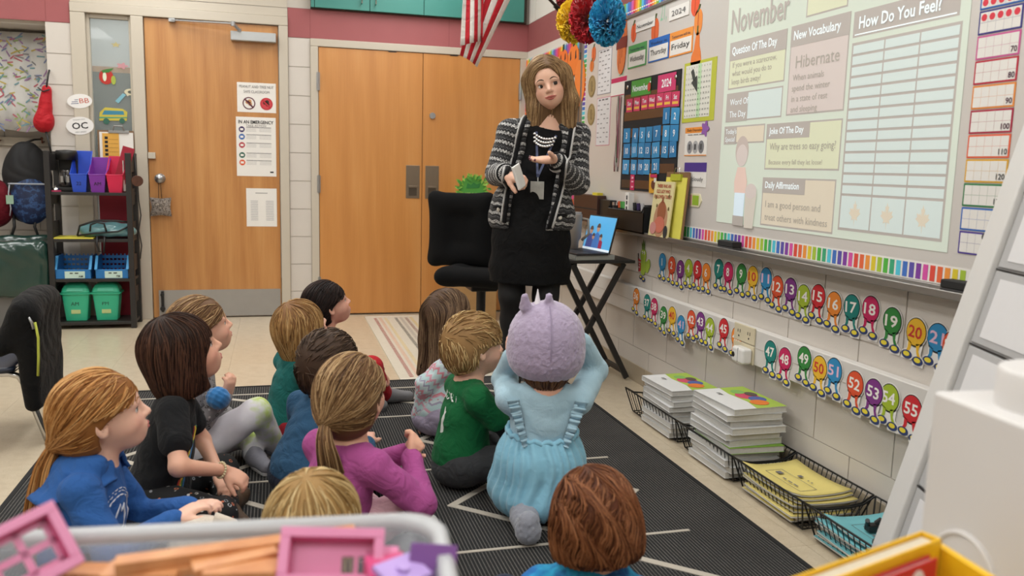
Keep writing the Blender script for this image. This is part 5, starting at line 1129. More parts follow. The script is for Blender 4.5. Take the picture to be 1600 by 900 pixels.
p = RW(1088.4, 76, BO); t = thing('paper_cutout', 'long orange paper gourd beside the Friday card', 'paper cutout', tuple(p)); MB().poly([(-.05, -.06), (-.035, -.085), (0, -.095), (.035, -.085), (.05, -.055), (.042, -.02), (.028, .01), (.024, .05), (.014, .075), (-.004, .075), (-.012, .045), (-.022, .0), (-.044, -.03)], .002, p, RU, RV).build('body', flat('#e37a35'), t); MB().rect(.0, .07, .012, .10, .003, p, RU, RV).build('stem', flat('#55602c'), t)
p = RW(972, 70, BO+.002); t = thing('paper_cutout', 'brown and orange paper acorn cluster below the pompoms', 'paper cutout', tuple(p)); MB().poly([(-.06, .14), (.05, .16), (.07, .02), (.06, -.06), (-.055, -.06), (-.07, .05)], .002, p, RU, RV).build('leaf', flat('#c96a35'), t); MB().poly(pumpkin_poly(.12, .22), .004, p+Vector((0, 0, -.05)), RU, RV).build('nut', flat('#d9773c'), t); MB().rect(-.07, -.0, .07, .06, .005, p+Vector((0, 0, -.02)), RU, RV).build('cap', flat('#7a2c20'), t)
for k, yy in enumerate((-.05, -.1, -.15)): MB().rect(-.03+.02*k, -.13+.03*k, -.026+.02*k, .03, .0046, p, RU, RV).build('vein', flat('#8d3a22'), t)
# work sheets and coins left of the pocket chart
for lt, rb, edge, lab in (((936, 80), (954, 145), '#9a9aa4', 'worksheet with a grey border taped above the pink bordered one'), ((933.5, 154), (952, 227), '#cf8fa0', 'worksheet with a pink border beside the two coins')):
    c = Card('worksheet', lab, 'worksheet', lt, rb, flat(edge), th=.0012); c.rect(.03, .015, .97, .985, flat('#d8d6d8'), 'sheet')
    mb = MB()
    for r in range(9):
        for q in range(4):
            if (r+q) % 3: put_lines(mb, c.O+c.U*(c.w*(.16+.22*q))+c.V*(c.h*(.07+.095*r))-Vector((c.th, 0, 0)), c.U, c.V, .03, .006, 2, .0012)
    put_lines(mb, c.O+c.U*(c.w*.5)+c.V*(c.h*.935)-Vector((c.th, 0, 0)), c.U, c.V, c.w*.7, .008, 3); mb.build('small_print', M_grey_ink, c.o)
for px, lab in (((925, 135), 'large paper penny with a portrait above the other coin'), ((924, 179), 'large paper coin with a building below the portrait coin')):
    p = RW(*px, BO); t = thing('paper_coin', lab, 'paper coin', tuple(p)); r = .062; MB().poly([(r*math.cos(a), r*1.05*math.sin(a)) for a in np.linspace(0, 2*math.pi, 32, endpoint=False)], .002, p, RU, RV).build('disc', flat('#a08a5c'), t)
    MB().tube([p+Vector((-.0022, 0, 0))+RU*(r*.88*math.cos(a))+RV*(r*.92*math.sin(a)) for a in np.linspace(0, 2*math.pi, 28, endpoint=False)], .0016, 4, closed=True).build('rim', flat('#7d6a42'), t)
    if 'portrait' in lab.split('above')[0]: MB().poly([(-.012, -.03), (.02, -.032), (.016, -.008), (.024, .0), (.016, .012), (.014, .028), (-.008, .034), (-.02, .018), (-.016, -.004)], .003, p, RU, RV).build('portrait', flat('#86724a'), t)
    else: MB().rect(-.035, -.02, .035, -.014, .003, p, RU, RV).rect(-.03, .012, .03, .02, .003, p, RU, RV).rect(-.026, -.014, -.018, .012, .003, p, RU, RV).rect(-.004, -.014, .004, .012, .003, p, RU, RV).rect(.018, -.014, .026, .012, .003, p, RU, RV).build('building', flat('#86724a'), t)
c = Card('strip_card', 'white card with a crimson heading beside the black pocket chart', 'card', (956, 124), (979, 147), M_white, th=.002); c.rect(0, .74, 1, 1, flat('#c02b5c'), 'heading'); c.rect(0, 0, 1, .04, flat('#c02b5c'), 'rule')
t = thing('bead_strings', 'bundle of coloured bead strings hanging beside the pocket chart', 'bead strings', tuple(RW(967, 150, BO)))
for k, col in enumerate(('#7d3f4a', '#c9c2c0', '#4f6b4a', '#a3556a', '#5a4a52', '#b98a8a')):
    a, b = RW(966+k*.7, 150, BO+.006), RW(960+k*1.2, 268-7*((k*5) % 4), BO+.006); MB().tube([a+(b-a)*s_+Vector((0, .006*math.sin(9*s_+k), 0)) for s_ in np.linspace(0, 1, 20)], .0035, 5).build('string', flat(col), t, smooth=True)
# ---- pocket chart calendar
pc = thing('pocket_chart', 'black hanging calendar pocket chart on the whiteboard', 'pocket chart', tuple(RW(1015, 300, BO)))
Y0, Y1, Z1, Z0 = 4.40, 3.72, 1.615, 1.028; PO = .024
MB().box((W-PO, Y1, Z0), (W-BO, Y0, Z1)).build('backing', mat('black_nylon', '#151417', .8, .15, 80), pc, bev=.002)
M_pock = mat('smoky_clear_pocket', '#3b2f2c', .18, .1, 20, coat=.3)
for z, hh in ((1.49, .09), (1.405, .075), (1.315, .075), (1.22, .075), (1.13, .075), (1.045, .07)): MB().box((W-PO-.0015, Y1+.02, z-.005), (W-PO, Y0-.02, z+hh*.55)).build('pocket', M_pock, pc)
for y in (Y0-.05, (Y0+Y1)/2, Y1+.05): MB().lathe([(0, -.002), (.011, -.002), (.011, .002), (.006, .003), (0, .003)], n=14, M=Matrix.Translation((W-PO-.002, y, Z1-.035)) @ Matrix.Rotation(math.pi/2, 4, 'Y')).build('grommet', M_chrome, pc, smooth=True)
NW = lambda n: (['', 'one', 'two', 'three', 'four', 'five', 'six', 'seven', 'eight', 'nine', 'ten', 'eleven', 'twelve', 'thirteen', 'fourteen', 'fifteen', 'sixteen', 'seventeen', 'eighteen', 'nineteen'][n] if n < 20 else ('' if n < 100 else 'one hundred ')+['', '', 'twenty', 'thirty', 'forty', 'fifty', 'sixty', 'seventy', 'eighty', 'ninety'][n % 100//10] if n % 10 == 0 and n not in (100, 110) else {100: 'one hundred', 110: 'one hundred ten'}.get(n) or ['', '', 'twenty', 'thirty', 'forty', 'fifty'][n//10]+' '+['', 'one', 'two', 'three', 'four', 'five', 'six', 'seven', 'eight', 'nine'][n % 10]) if n != 10 else 'ten'
def dz(x, y): return (960+x/4.09, 90+y/4.09)
def pcard(px, w, hh, color, s, label, th=.35, bold=True, tc='#eef2f6', tilt=0, grp=None, s2=None):
    p = RW(*px, PO+.002); O = Vector((W-PO-.0018, p.y+w/2, p.z-hh/2)); a = math.radians(tilt); U = RU*math.cos(a)+RV*math.sin(a); V = RV*math.cos(a)-RU*math.sin(a)
    o = tag(MB().rect(0, 0, w, hh, .0016, O, U, V).build('calendar_card', flat(color)), label, 'calendar card', grp)
    if s: mb = MB(); put_text(mb, s, O+U*(w/2)+V*(hh*(.5-th/2+(.15 if s2 else 0))), U, V, hh*th, None, 'c', bold, .0024, maxw=w*.86); mb.build('lettering', flat(tc), o)
    if s2: mb = MB(); mb.rect(w*.12, hh*.16, w*.88, hh*.34, .002, O, U, V); mb.build('underline', flat('#e8b84a'), o)
    return o
pcard(dz(170, 190), .245, .082, '#4f9a3a', 'November', 'green November card in the pocket chart', .4); o = bpy.data.objects['calendar_card']; pk = RW(*dz(222, 187), PO+.006); MB().poly(pumpkin_poly(.036, .045), .001, pk, RU, RV).build('apple_print', flat('#c23a30'), o)
pcard(dz(335, 160), .20, .085, '#c93a6c', '2024', 'pink 2024 card in the pocket chart', .45)
for x, y, s in zip((97, 144, 193, 240, 291, 340, 391), (306, 298, 290, 281, 274, 267, 262), ('Sun', 'Mon', 'Tue', 'Wed', 'Thu', 'Fri', 'Sat')): pcard(dz(x, y), .082, .070, '#c93a62', s, 'pink weekday card reading %s in the pocket chart' % s, .3, s2=True, tilt=random.uniform(-2, 2))
NUM = {1: (333, 372), 2: (388, 370), 3: (80, 498), 4: (133, 497), 5: (178, 492), 6: (222, 490), 7: (272, 486), 8: (330, 482), 9: (382, 480), 10: (80, 597), 11: (129, 592), 12: (172, 592), 13: (212, 592), 14: (265, 592), 15: (322, 587), 16: (374, 587), 17: (73, 698), 18: (123, 698), 19: (168, 698), 20: (206, 698), 21: (263, 697)}
for n, (x, y) in NUM.items(): pcard(dz(x, y), .088 if n in (3, 7, 10, 14, 17, 21, 9, 2) else .074, .077, ['#2f83b8', '#2a78ae', '#3a8fc4'][n % 3], str(n), 'blue calendar card reading %s in the pocket chart' % NW(n), .42, tilt=random.uniform(-2.5, 2.5))
o = pcard(dz(115, 797), .052, .082, '#c42a5a', None, 'narrow pink tag in the bottom pocket of the chart')
p = RW(*dz(115, 797), PO+.006); MB().rect(-.012, -.028, .012, -.02, .001, p, RU, RV).rect(-.012, .0, .012, .008, .001, p, RU, RV).rect(-.012, .018, .012, .03, .001, p, RU, RV).build('mark', flat('#e8a8bc'), o)
o = pcard(dz(248, 805), .088, .10, '#e0a52f', None, 'yellow picture tag in the bottom pocket of the chart', tilt=3)
p = RW(*dz(248, 812), PO+.006); MB().poly(pumpkin_poly(.05, .045), .001, p, RU, RV).build('picture', flat('#6b3a24'), o); MB().rect(-.04, .036, .04, .052, .001, p, RU, RV).build('heading', flat('#c42a5a'), o); MB().rect(.008, .012, .034, .034, .0014, p, RU, RV).build('white_patch', M_white, o)
# ---- hundreds chart
c = Card('hundreds_chart', 'lime bordered hundred number chart with an arrow on the whiteboard', 'chart', (1070.5, 100), (1115.5, 187.5), flat('#b9bd3d'), th=.002); c.rect(.06, .07, .86, .95, flat('#dcdcd2'), 'sheet'); c.rect(.46, .07, .56, .95, flat('#b9d9b0'), 'green_column', lift=.0014)
mb = MB()
for i in range(100): put_text(mb, str(i+1), c.O+c.U*(c.w*(.10+.08*(i % 10)))+c.V*(c.h*(.885-.088*(i//10)))-Vector((c.th, 0, 0)), c.U, c.V, c.h*.03, None, 'c', False, .0024)
mb.build('numerals', M_ink, c.o); mb = MB(); A_, B_ = c.O+c.U*(c.w*.28)+c.V*(c.h*.86), c.O+c.U*(c.w*.43)+c.V*(c.h*.56); mb.bar(A_-Vector((.005, 0, 0)), A_+(B_-A_)*.55-Vector((.005, 0, 0)), .022, .002, up=(-1, 0, 0)); d = (B_-A_).normalized(); s_ = Vector((0, -d.z, d.y)); q = A_+(B_-A_)*.5-Vector((.005, 0, 0)); mb.add([q+s_*.03, q-s_*.03, q+d*.07], [(0, 1, 2)]); tag(mb.build('paper_arrow', flat('#3b3f3c'), None), 'dark glitter arrow stuck on the hundred chart', 'arrow')
c = Card('coin_card', 'white card with an orange heading and three coins below the hundred chart', 'card', (1072, 200), (1104, 243), M_white, th=.002); c.rect(0, .8, 1, 1, flat('#e8923a'), 'heading'); c.rect(0, 0, 1, .03, flat('#e8923a'), 'rule'); c.text('Daily Depositor', .45, .86, .09, w=.7)
for k in range(3):
    p = c.O+c.U*(c.w*(.24+.26*k))+c.V*(c.h*.3)-Vector((.002, 0, 0)); MB().poly([(.026*math.cos(a), .029*math.sin(a)) for a in np.linspace(0, 2*math.pi, 20, endpoint=False)], .001, p, RU, RV).build('coin_print', flat(('#8f8f92', '#a9a9ab', '#7c7c80')[k]), c.o); MB().rect(-.01, -.012, .008, .014, .0016, p, RU, RV).build('coin_face', flat('#4a4a4c'), c.o); MB().rect(-.022, .055, .022, .058, .0012, p, RU, RV).build('line', M_grey_ink, c.o)
p = c.O+c.U*(c.w*.9)+c.V*(c.h*.92)-Vector((.003, 0, 0)); MB().poly([(.03*math.cos(a)*(1+.25*math.cos(5*a)), .03*math.sin(a)*(1+.25*math.cos(5*a))) for a in np.linspace(0, 2*math.pi, 40, endpoint=False)], .001, p, RU, RV).build('purple_sticker', flat('#8d5aa6'), c.o)
c = Card('weather_card', 'purple headed card reading cloudy below the coin card', 'card', (1070.5, 254), (1103, 293), M_white, th=.002); c.rect(0, .62, 1, 1, flat('#4a2f86'), 'heading'); c.rect(.02, .05, .28, .6, flat('#2b2b2e'), 'picture'); c.rect(.06, .12, .24, .4, flat('#b9bcc0'), 'cloud', lift=.0014); c.text('cloudy', .63, .24, .18, w=.5, m=M_grey_ink)
p = RW(1088, 313, BO); t = thing('eraser_magnet', 'lime green pencil shaped magnet on the whiteboard', 'magnet', tuple(p)); MB().poly([(-.05, -.03), (.035, -.03), (.055, .0), (.035, .03), (-.05, .03), (-.06, 0)], .004, p, RU, RV).build('body', flat('#d8d2ae'), t); MB().rect(-.03, -.022, .03, .022, .005, p, RU, RV).build('label_patch', flat('#8fae2a'), t); MB().rect(-.058, -.024, -.036, .024, .0055, p, RU, RV).build('rubber_end', flat('#b98a7a'), t)
# ---- projected lesson slide
def glow(nm, c, em=.24): return mat(nm, c, .6, .01, 4, emit=em)
SLO = BO+.0012; sl = thing('projected_slide', 'pale green projected lesson slide on the whiteboard', 'projected slide', tuple(RW(1300, 380, SLO)))
G_bg, G_gr, G_cell, G_yl, G_pk, G_or, G_cy, G_w = glow('slide_green', '#c6cfc2'), glow('slide_grey', '#bdb6b1', .02), glow('slide_cyan_white', '#c6d2cf'), glow('slide_yellow', '#cdd0b4'), glow('slide_pink', '#c8bdb8'), glow('slide_orange', '#cfc5b2'), glow('slide_pale_blue', '#d2e2ee'), glow('slide_white', '#e8f2f6'); G_tx = glow('slide_text_grey', '#b3ada4', .04)
a, b = RW(1141, 0, SLO), RW(1478, 400, SLO); SY0, SY1, SZ0, SZ1 = 3.315, 1.985, .922, 1.865
MB().box((W-SLO-.0004, SY1, SZ0), (W-SLO, SY0, SZ1)).build('background', G_bg, sl)
def srect(lt, rb, m, name, lift=.0004, zt=None, zb=None):
    p, q = RW(*lt, SLO), RW(*rb, SLO); MB().box((W-SLO-lift-.0003, q.y, q.z if zb is None else zb), (W-SLO-lift, p.y, p.z if zt is None else zt)).build(name, m, sl); return p.y, p.z, q.y, q.z
def stext(s, px, h, m, w=None, align='l', bold=False, lift=.0022):
    mb = MB(); put_text(mb, s, RW(*px, SLO), RU, RV, h, w, align, bold, lift); mb.build('lettering', m, sl)
def panel(lt, rb, m, headh=None, headw=None, title=None):
    yl, zt, yr, zb = srect(lt, rb, G_gr, 'panel_frame'); e = .006
    MB().box((W-SLO-.0011, yr+e, zb+e), (W-SLO-.0007, yl-e, zt-e)).build('panel_fill', m, sl)
    if headh: hw = yl-(headw or (yl-yr)); MB().box((W-SLO-.0016, hw, zt-headh), (W-SLO-.0011, yl, zt)).build('panel_heading', G_gr, sl)
    if title: mb = MB(); put_text(mb, title, Vector((W-SLO, yl-.02, zt-headh*.68)), RU, RV, headh*.42, None, 'l', True, .0022, maxw=(yl-hw)*.8); mb.build('lettering', G_w, sl)
    return yl, zt, yr, zb
def lines(P, txt, z0, dz_, h, m=G_tx, x=.03, align='l', maxw=None):
    yl, zt, yr, zb = P
    for i, s in enumerate(txt):
        mb = MB(); put_text(mb, s, Vector((W-SLO, yl-x if align == 'l' else (yl+yr)/2, zt-z0-dz_*i)), RU, RV, h, None, align, False, .0022, maxw=(yl-yr)*.88); mb.build('lettering', m, sl)
stext('November', (1143, 53), .095, G_gr, .42, 'l', True)
panel((1262, -4), (1325, 10), G_yl)
P = panel((1142, 67.7), (1225.5, 127), G_yl, .075, None, 'Question Of The Day'); lines(P, ['If you were a scarecrow,', 'what would you do to', 'keep birds away?'], .105, .034, .023)
P = panel((1237.7, 41.7), (1318.5, 173), G_pk, .075, None, 'New Vocabulary'); lines(P, ['Hibernate'], .155, .05, .045, align='c'); lines(P, ['When animals', 'spend the winter', 'in a state of rest', 'and sleeping'], .20, .038, .023)
P = panel((1136.7, 147), (1220.7, 183), G_cell, .118, .17); lines(P, ['Word Of', 'The Day'], .05, .05, .026, G_w)
P = panel((1133, 198), (1194, 222.7), G_or, .075, .10); lines(P, ['Today\'s', 'Special'], .032, .032, .02, G_w, .012)
P = panel((1199, 194), (1311, 266.7), G_yl, .058, .28, 'Joke Of The Day'); lines(P, ['Why are trees so easy going?'], .10, .05, .027); lines(P, ['Because every fall they let loose!'], .155, .05, .018)
P = panel((1192.7, 277), (1300.5, 366), G_or, .06, .28, 'Daily Affirmation'); lines(P, ['I am a good person and', 'treat others with kindness'], .115, .05, .026)
# feelings table
ty0, tz1 = RW(1334, 64, SLO).y, 1.563; ty1, tz0 = RW(1469, 381, SLO).y, .955
MB().box((W-SLO-.0008, ty1-.005, tz0-.005), (W-SLO-.0004, ty0+.005, tz1+.005)).build('table_lines', G_gr, sl)
cols = [ty0+(ty1-ty0)*k/3 for k in range(4)]; rows = [tz1-(tz1-tz0-.115)*k/14 for k in range(15)]+[tz0]
for r in range(15):
    for k in range(3): MB().box((W-SLO-.0013, cols[k+1]+.003, rows[r+1]+.004), (W-SLO-.0008, cols[k]-.003, rows[r]-.004)).build('table_cell', G_cell, sl)
LEAF = [(0, -1), (.06, -.45), (.5, -.55), (.42, -.3), (.95, .0), (.75, .12), (.8, .4), (.45, .3), (.4, .45), (.18, .2), (.28, .75), (.12, .68), (0, 1)]; LEAF = LEAF+[(-x, y) for x, y in LEAF[-2:0:-1]]
for k in range(3): MB().poly([(x*.03, y*.042) for x, y in LEAF], .0004, (W-SLO-.0014, (cols[k]+cols[k+1])/2, tz0+.055), RU, RV).build('leaf_print', G_or, sl)
yl, zt, yr, zb = srect((1335.7, 20), (1500, 20), G_gr, 'panel_heading', zt=1.668, zb=1.585); MB().box((W-SLO-.0013, yr+.01, 1.591), (W-SLO-.0008, yl-.01, 1.595)).build('rule', G_w, sl); mb = MB(); put_text(mb, 'How Do You Feel?', Vector((W-SLO, yl-.03, 1.611)), RU, RV, .038, .36, 'l', True, .0024); mb.build('lettering', G_w, sl)
# figure on the slide
fp = RW(1155, 345, SLO); qk = [0]
def Q_(pts, m, nm): qk[0] += 1; return MB().poly(pts, .0004, fp+Vector((-.0005-.0006*qk[0], 0, 0)), RU, RV).build(nm, m, sl)
el_ = lambda cx, cz, rx, rz: [(cx+rx*math.cos(a), cz+rz*math.sin(a)) for a in np.linspace(0, 2*math.pi, 24, endpoint=False)]
Q_(el_(-.01, .285, .05, .062), glow('slide_brown', '#b7aaa3'), 'figure_hair'); Q_(el_(-.008, .268, .043, .045), G_pk, 'figure_face'); Q_([(-.05, .115), (.04, .115), (.045, .16), (.025, .22), (-.035, .22), (-.055, .16)], glow('slide_coral', '#d8bdb2'), 'figure_shirt'); Q_([(-.045, .02), (.03, .02), (.035, .115), (-.045, .115)], G_cy, 'figure_trousers'); Q_([(-.05, -.02), (.035, -.02), (.035, .02), (-.05, .02)], G_gr, 'figure_boots'); Q_([(.045, -.025), (.11, -.025), (.125, .115), (.04, .115)], glow('slide_basket', '#c6bfb4'), 'figure_basket'); Q_(el_(.082, .125, .042, .03), G_pk, 'figure_apples')
# ---- ten frame strip beside the board
TF = [(50, '#2f63b0'), (60, '#3a3580'), (70, '#c85a94'), (80, '#b8243c'), (90, '#e08a3c'), (100, '#a81c3c'), (110, '#e0603c'), (120, '#d9a52f'), (130, '#2f7d48'), (140, '#2a66b8'), (150, '#4a3590')]
for i, (n, c) in enumerate(TF):
    zt = 1.318+.066*(5-i); y0 = 1.952+.0006*i*(-1); O = Vector((W-BO-.0004, y0, zt-.0625)); lean = .0015*(i % 3)
    o = tag(MB().rect(0, 0, .142, .0625, .0015, O, RU, RV).build('ten_frame_card', flat(c)), 'ten frame card with %s border numbered %s' % ({50: 'blue', 60: 'indigo', 70: 'pink', 80: 'red', 90: 'orange', 100: 'crimson', 110: 'coral', 120: 'yellow', 130: 'green', 140: 'bright blue', 150: 'purple'}[n], NW(n)), 'ten frame card')
    for r in range(2):
        for q in range(5):
            MB().rect(.005+.0266*q, .0045+.027*r, .005+.0266*q+.0258, .0045+.027*r+.0263, .0004, O-Vector((.0015, 0, 0)), RU, RV).build('cell', M_white, o)
            if (n == 50) or (n == 60 and r == 1): MB().poly([(.018+.0266*q+.0095*math.cos(a), .0175+.027*r+.0095*math.sin(a)) for a in np.linspace(0, 2*math.pi, 16, endpoint=False)], .0004, O-Vector((.002, 0, 0)), RU, RV).build('dot', flat('#d83a4a'), o)
    if n > 60: mb = MB(); put_text(mb, str(n), O+RU*.136+RV*.009, RU, RV, .015, None, 'r', True, .0028); mb.build('lettering', flat('#4a1f38' if n < 110 else '#2c2c2c'), o)
# ---- cable raceway with outlets
rw = struct(MB().box((W-.042, .95, .376), (W-.003, 5.9, .52)).build('trim_3', mat('off_white_raceway', '#d2cec9', .45, .02, 8), bev=.004))
MB().box((W-.0432, .95, .446), (W-.0415, 5.9, .449)).build('seam', M_mortar, rw)
M_ivory = mat('ivory_plastic', '#d2c7ab', .4, .03); p1 = RW(1167, 540, .045); p2 = RW(1195, 560, .045)
for z0, z1, nm, lab in ((.455, .525, 'cable_plate', 'ivory cable socket plate above the power outlet'), (.375, .452, 'power_outlet', 'ivory double power outlet beside the white plugged in device')):
    t = thing(nm, lab, 'outlet', (W-.045, 2.97, z0)); MB().box((W-.05, 2.905, z0), (W-.042, 3.06, z1)).build('plate', M_ivory, t, bev=.003)
    for y in (2.945, 3.02):
        for dy, dz1, hh in ((-.008, .012, .014), (.008, .012, .012)): MB().box((W-.0508, y+dy-.0018, (z0+z1)/2+dz1-hh/2-.006), (W-.0498, y+dy+.0018, (z0+z1)/2+dz1+hh/2-.006)).build('slot', M_ink, t)
        MB().cyl((W-.0508, y, (z0+z1)/2-.014), (W-.0498, y, (z0+z1)/2-.014), .004, n=10).build('slot', M_ink, t)
p = RW(1157, 553, .075); t = thing('plug_in_device', 'white plug in device with a dark lens over the number 46', 'plug in device', tuple(p)); MB().box((W-.095, p.y-.05, p.z-.035), (W-.05, p.y+.04, p.z+.03)).build('case', mat('white_gloss_plastic', '#e2e0dc', .25), t, bev=.012, seg=3); MB().cyl((W-.0965, p.y+.022, p.z-.004), (W-.094, p.y+.022, p.z-.004), .011, n=16).build('lens', M_black, t); MB().box((W-.0955, p.y-.012, p.z-.03), (W-.094, p.y-.010, p.z+.028)).build('seam', M_grey_ink, t)
# ---- number line of round figures in shoes
NCOL = {1: '#2a86ba', 2: '#d9502a', 3: '#7a2f80', 4: '#9fb52c', 5: '#c9242c', 6: '#e8862c', 7: '#0f7a72', 8: '#c01c58', 9: '#2f8138', 0: '#e6b52c'}
NNAME = {1: 'blue', 2: 'vermilion', 3: 'purple', 4: 'lime', 5: 'red', 6: 'orange', 7: 'teal', 8: 'crimson', 9: 'green', 0: 'yellow'}
UP = {1: (1035.7, 409), 2: (1050.7, 414.4), 3: (1063.7, 420.6), 4: (1076.8, 419), 5: (1090.8, 421.5), 6: (1104, 426), 7: (1124, 420), 8: (1139, 425), 9: (1159, 428), 10: (1177, 432), 11: (1198, 435), 12: (1215, 448), 13: (1236, 452), 14: (1256.7, 463), 15: (1279, 463), 16: (1304, 475), 17: (1332, 480), 18: (1361, 483), 19: (1395, 501.7), 20: (1433, 519), 21: (1466, 528), 22: (1490, 541)}
LOW = {36: (994.7, 463), 37: (1011.8, 472.8), 38: (1023.3, 479), 39: (1037.3, 492.4), 40: (1051, 493), 41: (1065.3, 507), 42: (1080.8, 499.3), 43: (1095.5, 502.4), 44: (1110.4, 511.7), 45: (1131.5, 513.3), 46: (1151.8, 527), 47: (1205, 549.7), 48: (1227, 561), 49: (1257.7, 560), 50: (1281.8, 575), 51: (1304, 579), 52: (1337, 600), 53: (1366.7, 613), 54: (1390.7, 621.5), 55: (1425.8, 639.6)}
E2 = lambda cx, cz, rx, rz, n=26: [(cx+rx*math.cos(a), cz+rz*math.sin(a)) for a in np.linspace(0, 2*math.pi, n, endpoint=False)]
def hull_out(e):
    mb = MB(); O0 = Vector((0, 0, 0)); return mb
def number_meshes():
    O0 = (0, 0, 0); f = {}
    b = MB(); b.poly(E2(0, 0, .0455, .0475), .001, O0, RU, RV); b.poly([(-.034, -.03), (.034, -.03), (.03, -.066), (.048, -.08), (.044, -.102), (.0, -.102), (.0, -.08), (-.008, -.09), (-.05, -.092), (-.05, -.068), (-.03, -.056)], .001, O0, RU, RV); f['backing'] = b.mesh('backing')
    b = MB(); b.poly(E2(0, 0, .0425, .0445), .0006, (-.001, 0, 0), RU, RV); f['outline'] = b.mesh('outline')
    b = MB(); b.poly(E2(0, 0, .0395, .0415), .0006, (-.0016, 0, 0), RU, RV); f['ball'] = b.mesh('ball')
    b = MB(); b.poly([(-.026, -.03), (-.012, -.036), (-.014, -.056), (-.024, -.07), (-.032, -.066), (-.026, -.054)], .0006, (-.0016, 0, 0), RU, RV); f['leg1'] = b.mesh('leg')
    b = MB(); b.poly([(.006, -.036), (.022, -.032), (.02, -.056), (.03, -.072), (.02, -.078), (.012, -.06)], .0006, (-.0016, 0, 0), RU, RV); f['leg2'] = b.mesh('leg')
    for k, (cx, cz) in enumerate(((-.026, -.076), (.022, -.085))):
        b = MB(); b.poly(E2(cx, cz, .022, .0135, 18), .0008, (-.0018, 0, 0), RU, RV); f['shoe%d' % k] = b.mesh('shoe')
        b = MB(); b.poly(E2(cx-.001, cz+.002, .0135, .0075, 14), .0006, (-.0026, 0, 0), RU, RV); f['toe%d' % k] = b.mesh('shoe_patch')
    return f
NM = number_meshes(); M_navy, M_ylw = flat('#2a3a6a'), flat('#e2cf3a')
def put(me, m, par, name):
    me2 = me if not me.materials else me
    if not me.materials: me.materials.append(m)
    o = bpy.data.objects.new(name, me); COL.objects.link(o); o.parent = par; o.material_slots[0].link = 'OBJECT'; o.material_slots[0].material = m; return o
for row, tab, off in (('upper', UP, .0005), ('lower', LOW, .042)):
    for n, px in tab.items():
        p = RW(*px, off+.002); stag = .0009*(n % 3); t = thing('number_figure', '%s number %s figure with yellow shoes in the %s number row' % (NNAME[n % 10], NW(n), row), 'number figure', (p.x-stag, p.y, p.z)); t.rotation_euler.x = math.radians(random.uniform(-5, 5))
        m = flat(NCOL[n % 10]); put(NM['backing'], M_white, t, 'backing'); put(NM['outline'], M_ink, t, 'outline'); put(NM['ball'], m, t, 'ball'); put(NM['leg1'], m, t, 'leg'); put(NM['leg2'], m, t, 'leg')
        for k in (0, 1): so = put(NM['shoe%d' % k], M_navy, t, 'shoe'); put(NM['toe%d' % k], M_ylw, so, 'shoe_patch')
        mb = MB(); put_text(mb, str(n), (-.0026, .003, -.018), RU, RV, .036, .056 if n > 9 else None, 'c', True, .0); mb.build('numeral', flat('#c4302c' if n % 10 == 0 else ('#e3bcd4' if n % 10 == 1 and n > 1 else '#eeeae4')), t, local=True)
# caterpillar that leads the row
p = RW(1005, 408, .003); t = thing('caterpillar_cutout', 'green paper caterpillar with a red book leading the number row', 'caterpillar cutout', tuple(p)); m = flat('#9cb53a')
CP = lambda pts, th, m_, nm: MB().poly(pts, th, p, RU, RV).build(nm, m_, t)
CP(E2(0, .03, .036, .036), .0012, m, 'head'); CP(E2(.004, -.03, .034, .045), .0016, m, 'body'); CP(E2(.052, -.025, .024, .032), .001, m, 'tail'); CP(E2(.07, -.01, .018, .028), .0014, m, 'tail')
CP([(-.02, .06), (-.028, .10), (-.016, .085), (-.006, .115), (.004, .085), (.014, .108), (.014, .06)], .0014, flat('#5c7a34'), 'tuft'); CP([(-.062, .01), (-.026, .0), (-.022, -.055), (-.054, -.062)], .002, flat('#b8242c'), 'book')
CP([(-.068, .035), (-.062, .036), (-.046, -.058), (-.052, -.06)], .0024, M_ink, 'book_edge')
for i, w_ in enumerate(('COUNT', 'TO', '100')): mb = MB(); put_text(mb, w_, p+RU*-.042+RV*(-.013-.014*i), RU, RV, .008, None, 'c', True, .0026); mb.build('lettering', M_white, t)
for cx, cz in ((-.012, .045), (.012, .045)): CP(E2(cx, cz, .0065, .009, 12), .0018, M_white, 'eye'); CP(E2(cx-.002, cz-.002, .003, .004, 8), .0022, M_ink, 'pupil')
for cx, cz in ((-.018, -.088), (.016, -.096)): CP(E2(cx, cz, .02, .013, 14), .0022, M_navy, 'shoe'); CP(E2(cx, cz+.003, .011, .006, 10), .0026, M_ylw, 'shoe_patch')
# ============================================================ LEFT SIDE: alcove, shelf, door signs
def oval(cx, cz, rx, rz, n=28): return [(cx+rx*math.cos(a), cz+rz*math.sin(a)) for a in np.linspace(0, 2*math.pi, n, endpoint=False)]
class BCard:
    """sheet on the back wall or door at depth y, corners from the photo"""
    def __init__(c, name, label, cat, lt, rb, m, y, th=.0012, group=None):
        a, b = atY(*lt, y), atY(*rb, y); c.w, c.h = b.x-a.x, a.z-b.z; c.O = Vector((a.x, y, b.z)); c.th = th
        c.o = MB().rect(0, 0, c.w, c.h, th, c.O, BU, BV).build(name, m); tag(c.o, label, cat, group)
    def poly(c, pts, m, name, lift=0.0, th=.0006): return MB().poly([(u*c.w, v*c.h) for u, v in pts], th, c.O-Vector((0, c.th+lift, 0)), BU, BV).build(name, m, c.o)
    def rect(c, u0, v0, u1, v1, m, name='patch', lift=0.0): return c.poly([(u0, v0), (u1, v0), (u1, v1), (u0, v1)], m, name, lift)
    def text(c, s, u, v, h, m=None, w=None, align='c', bold=False, name='lettering'):
        mb = MB(); put_text(mb, s, c.O+BU*(u*c.w)+BV*(v*c.h)-Vector((0, c.th, 0)), BU, BV, h*c.h, None if w is None else w*c.w, align, bold, .0016); return mb.build(name, m or M_ink, c.o)
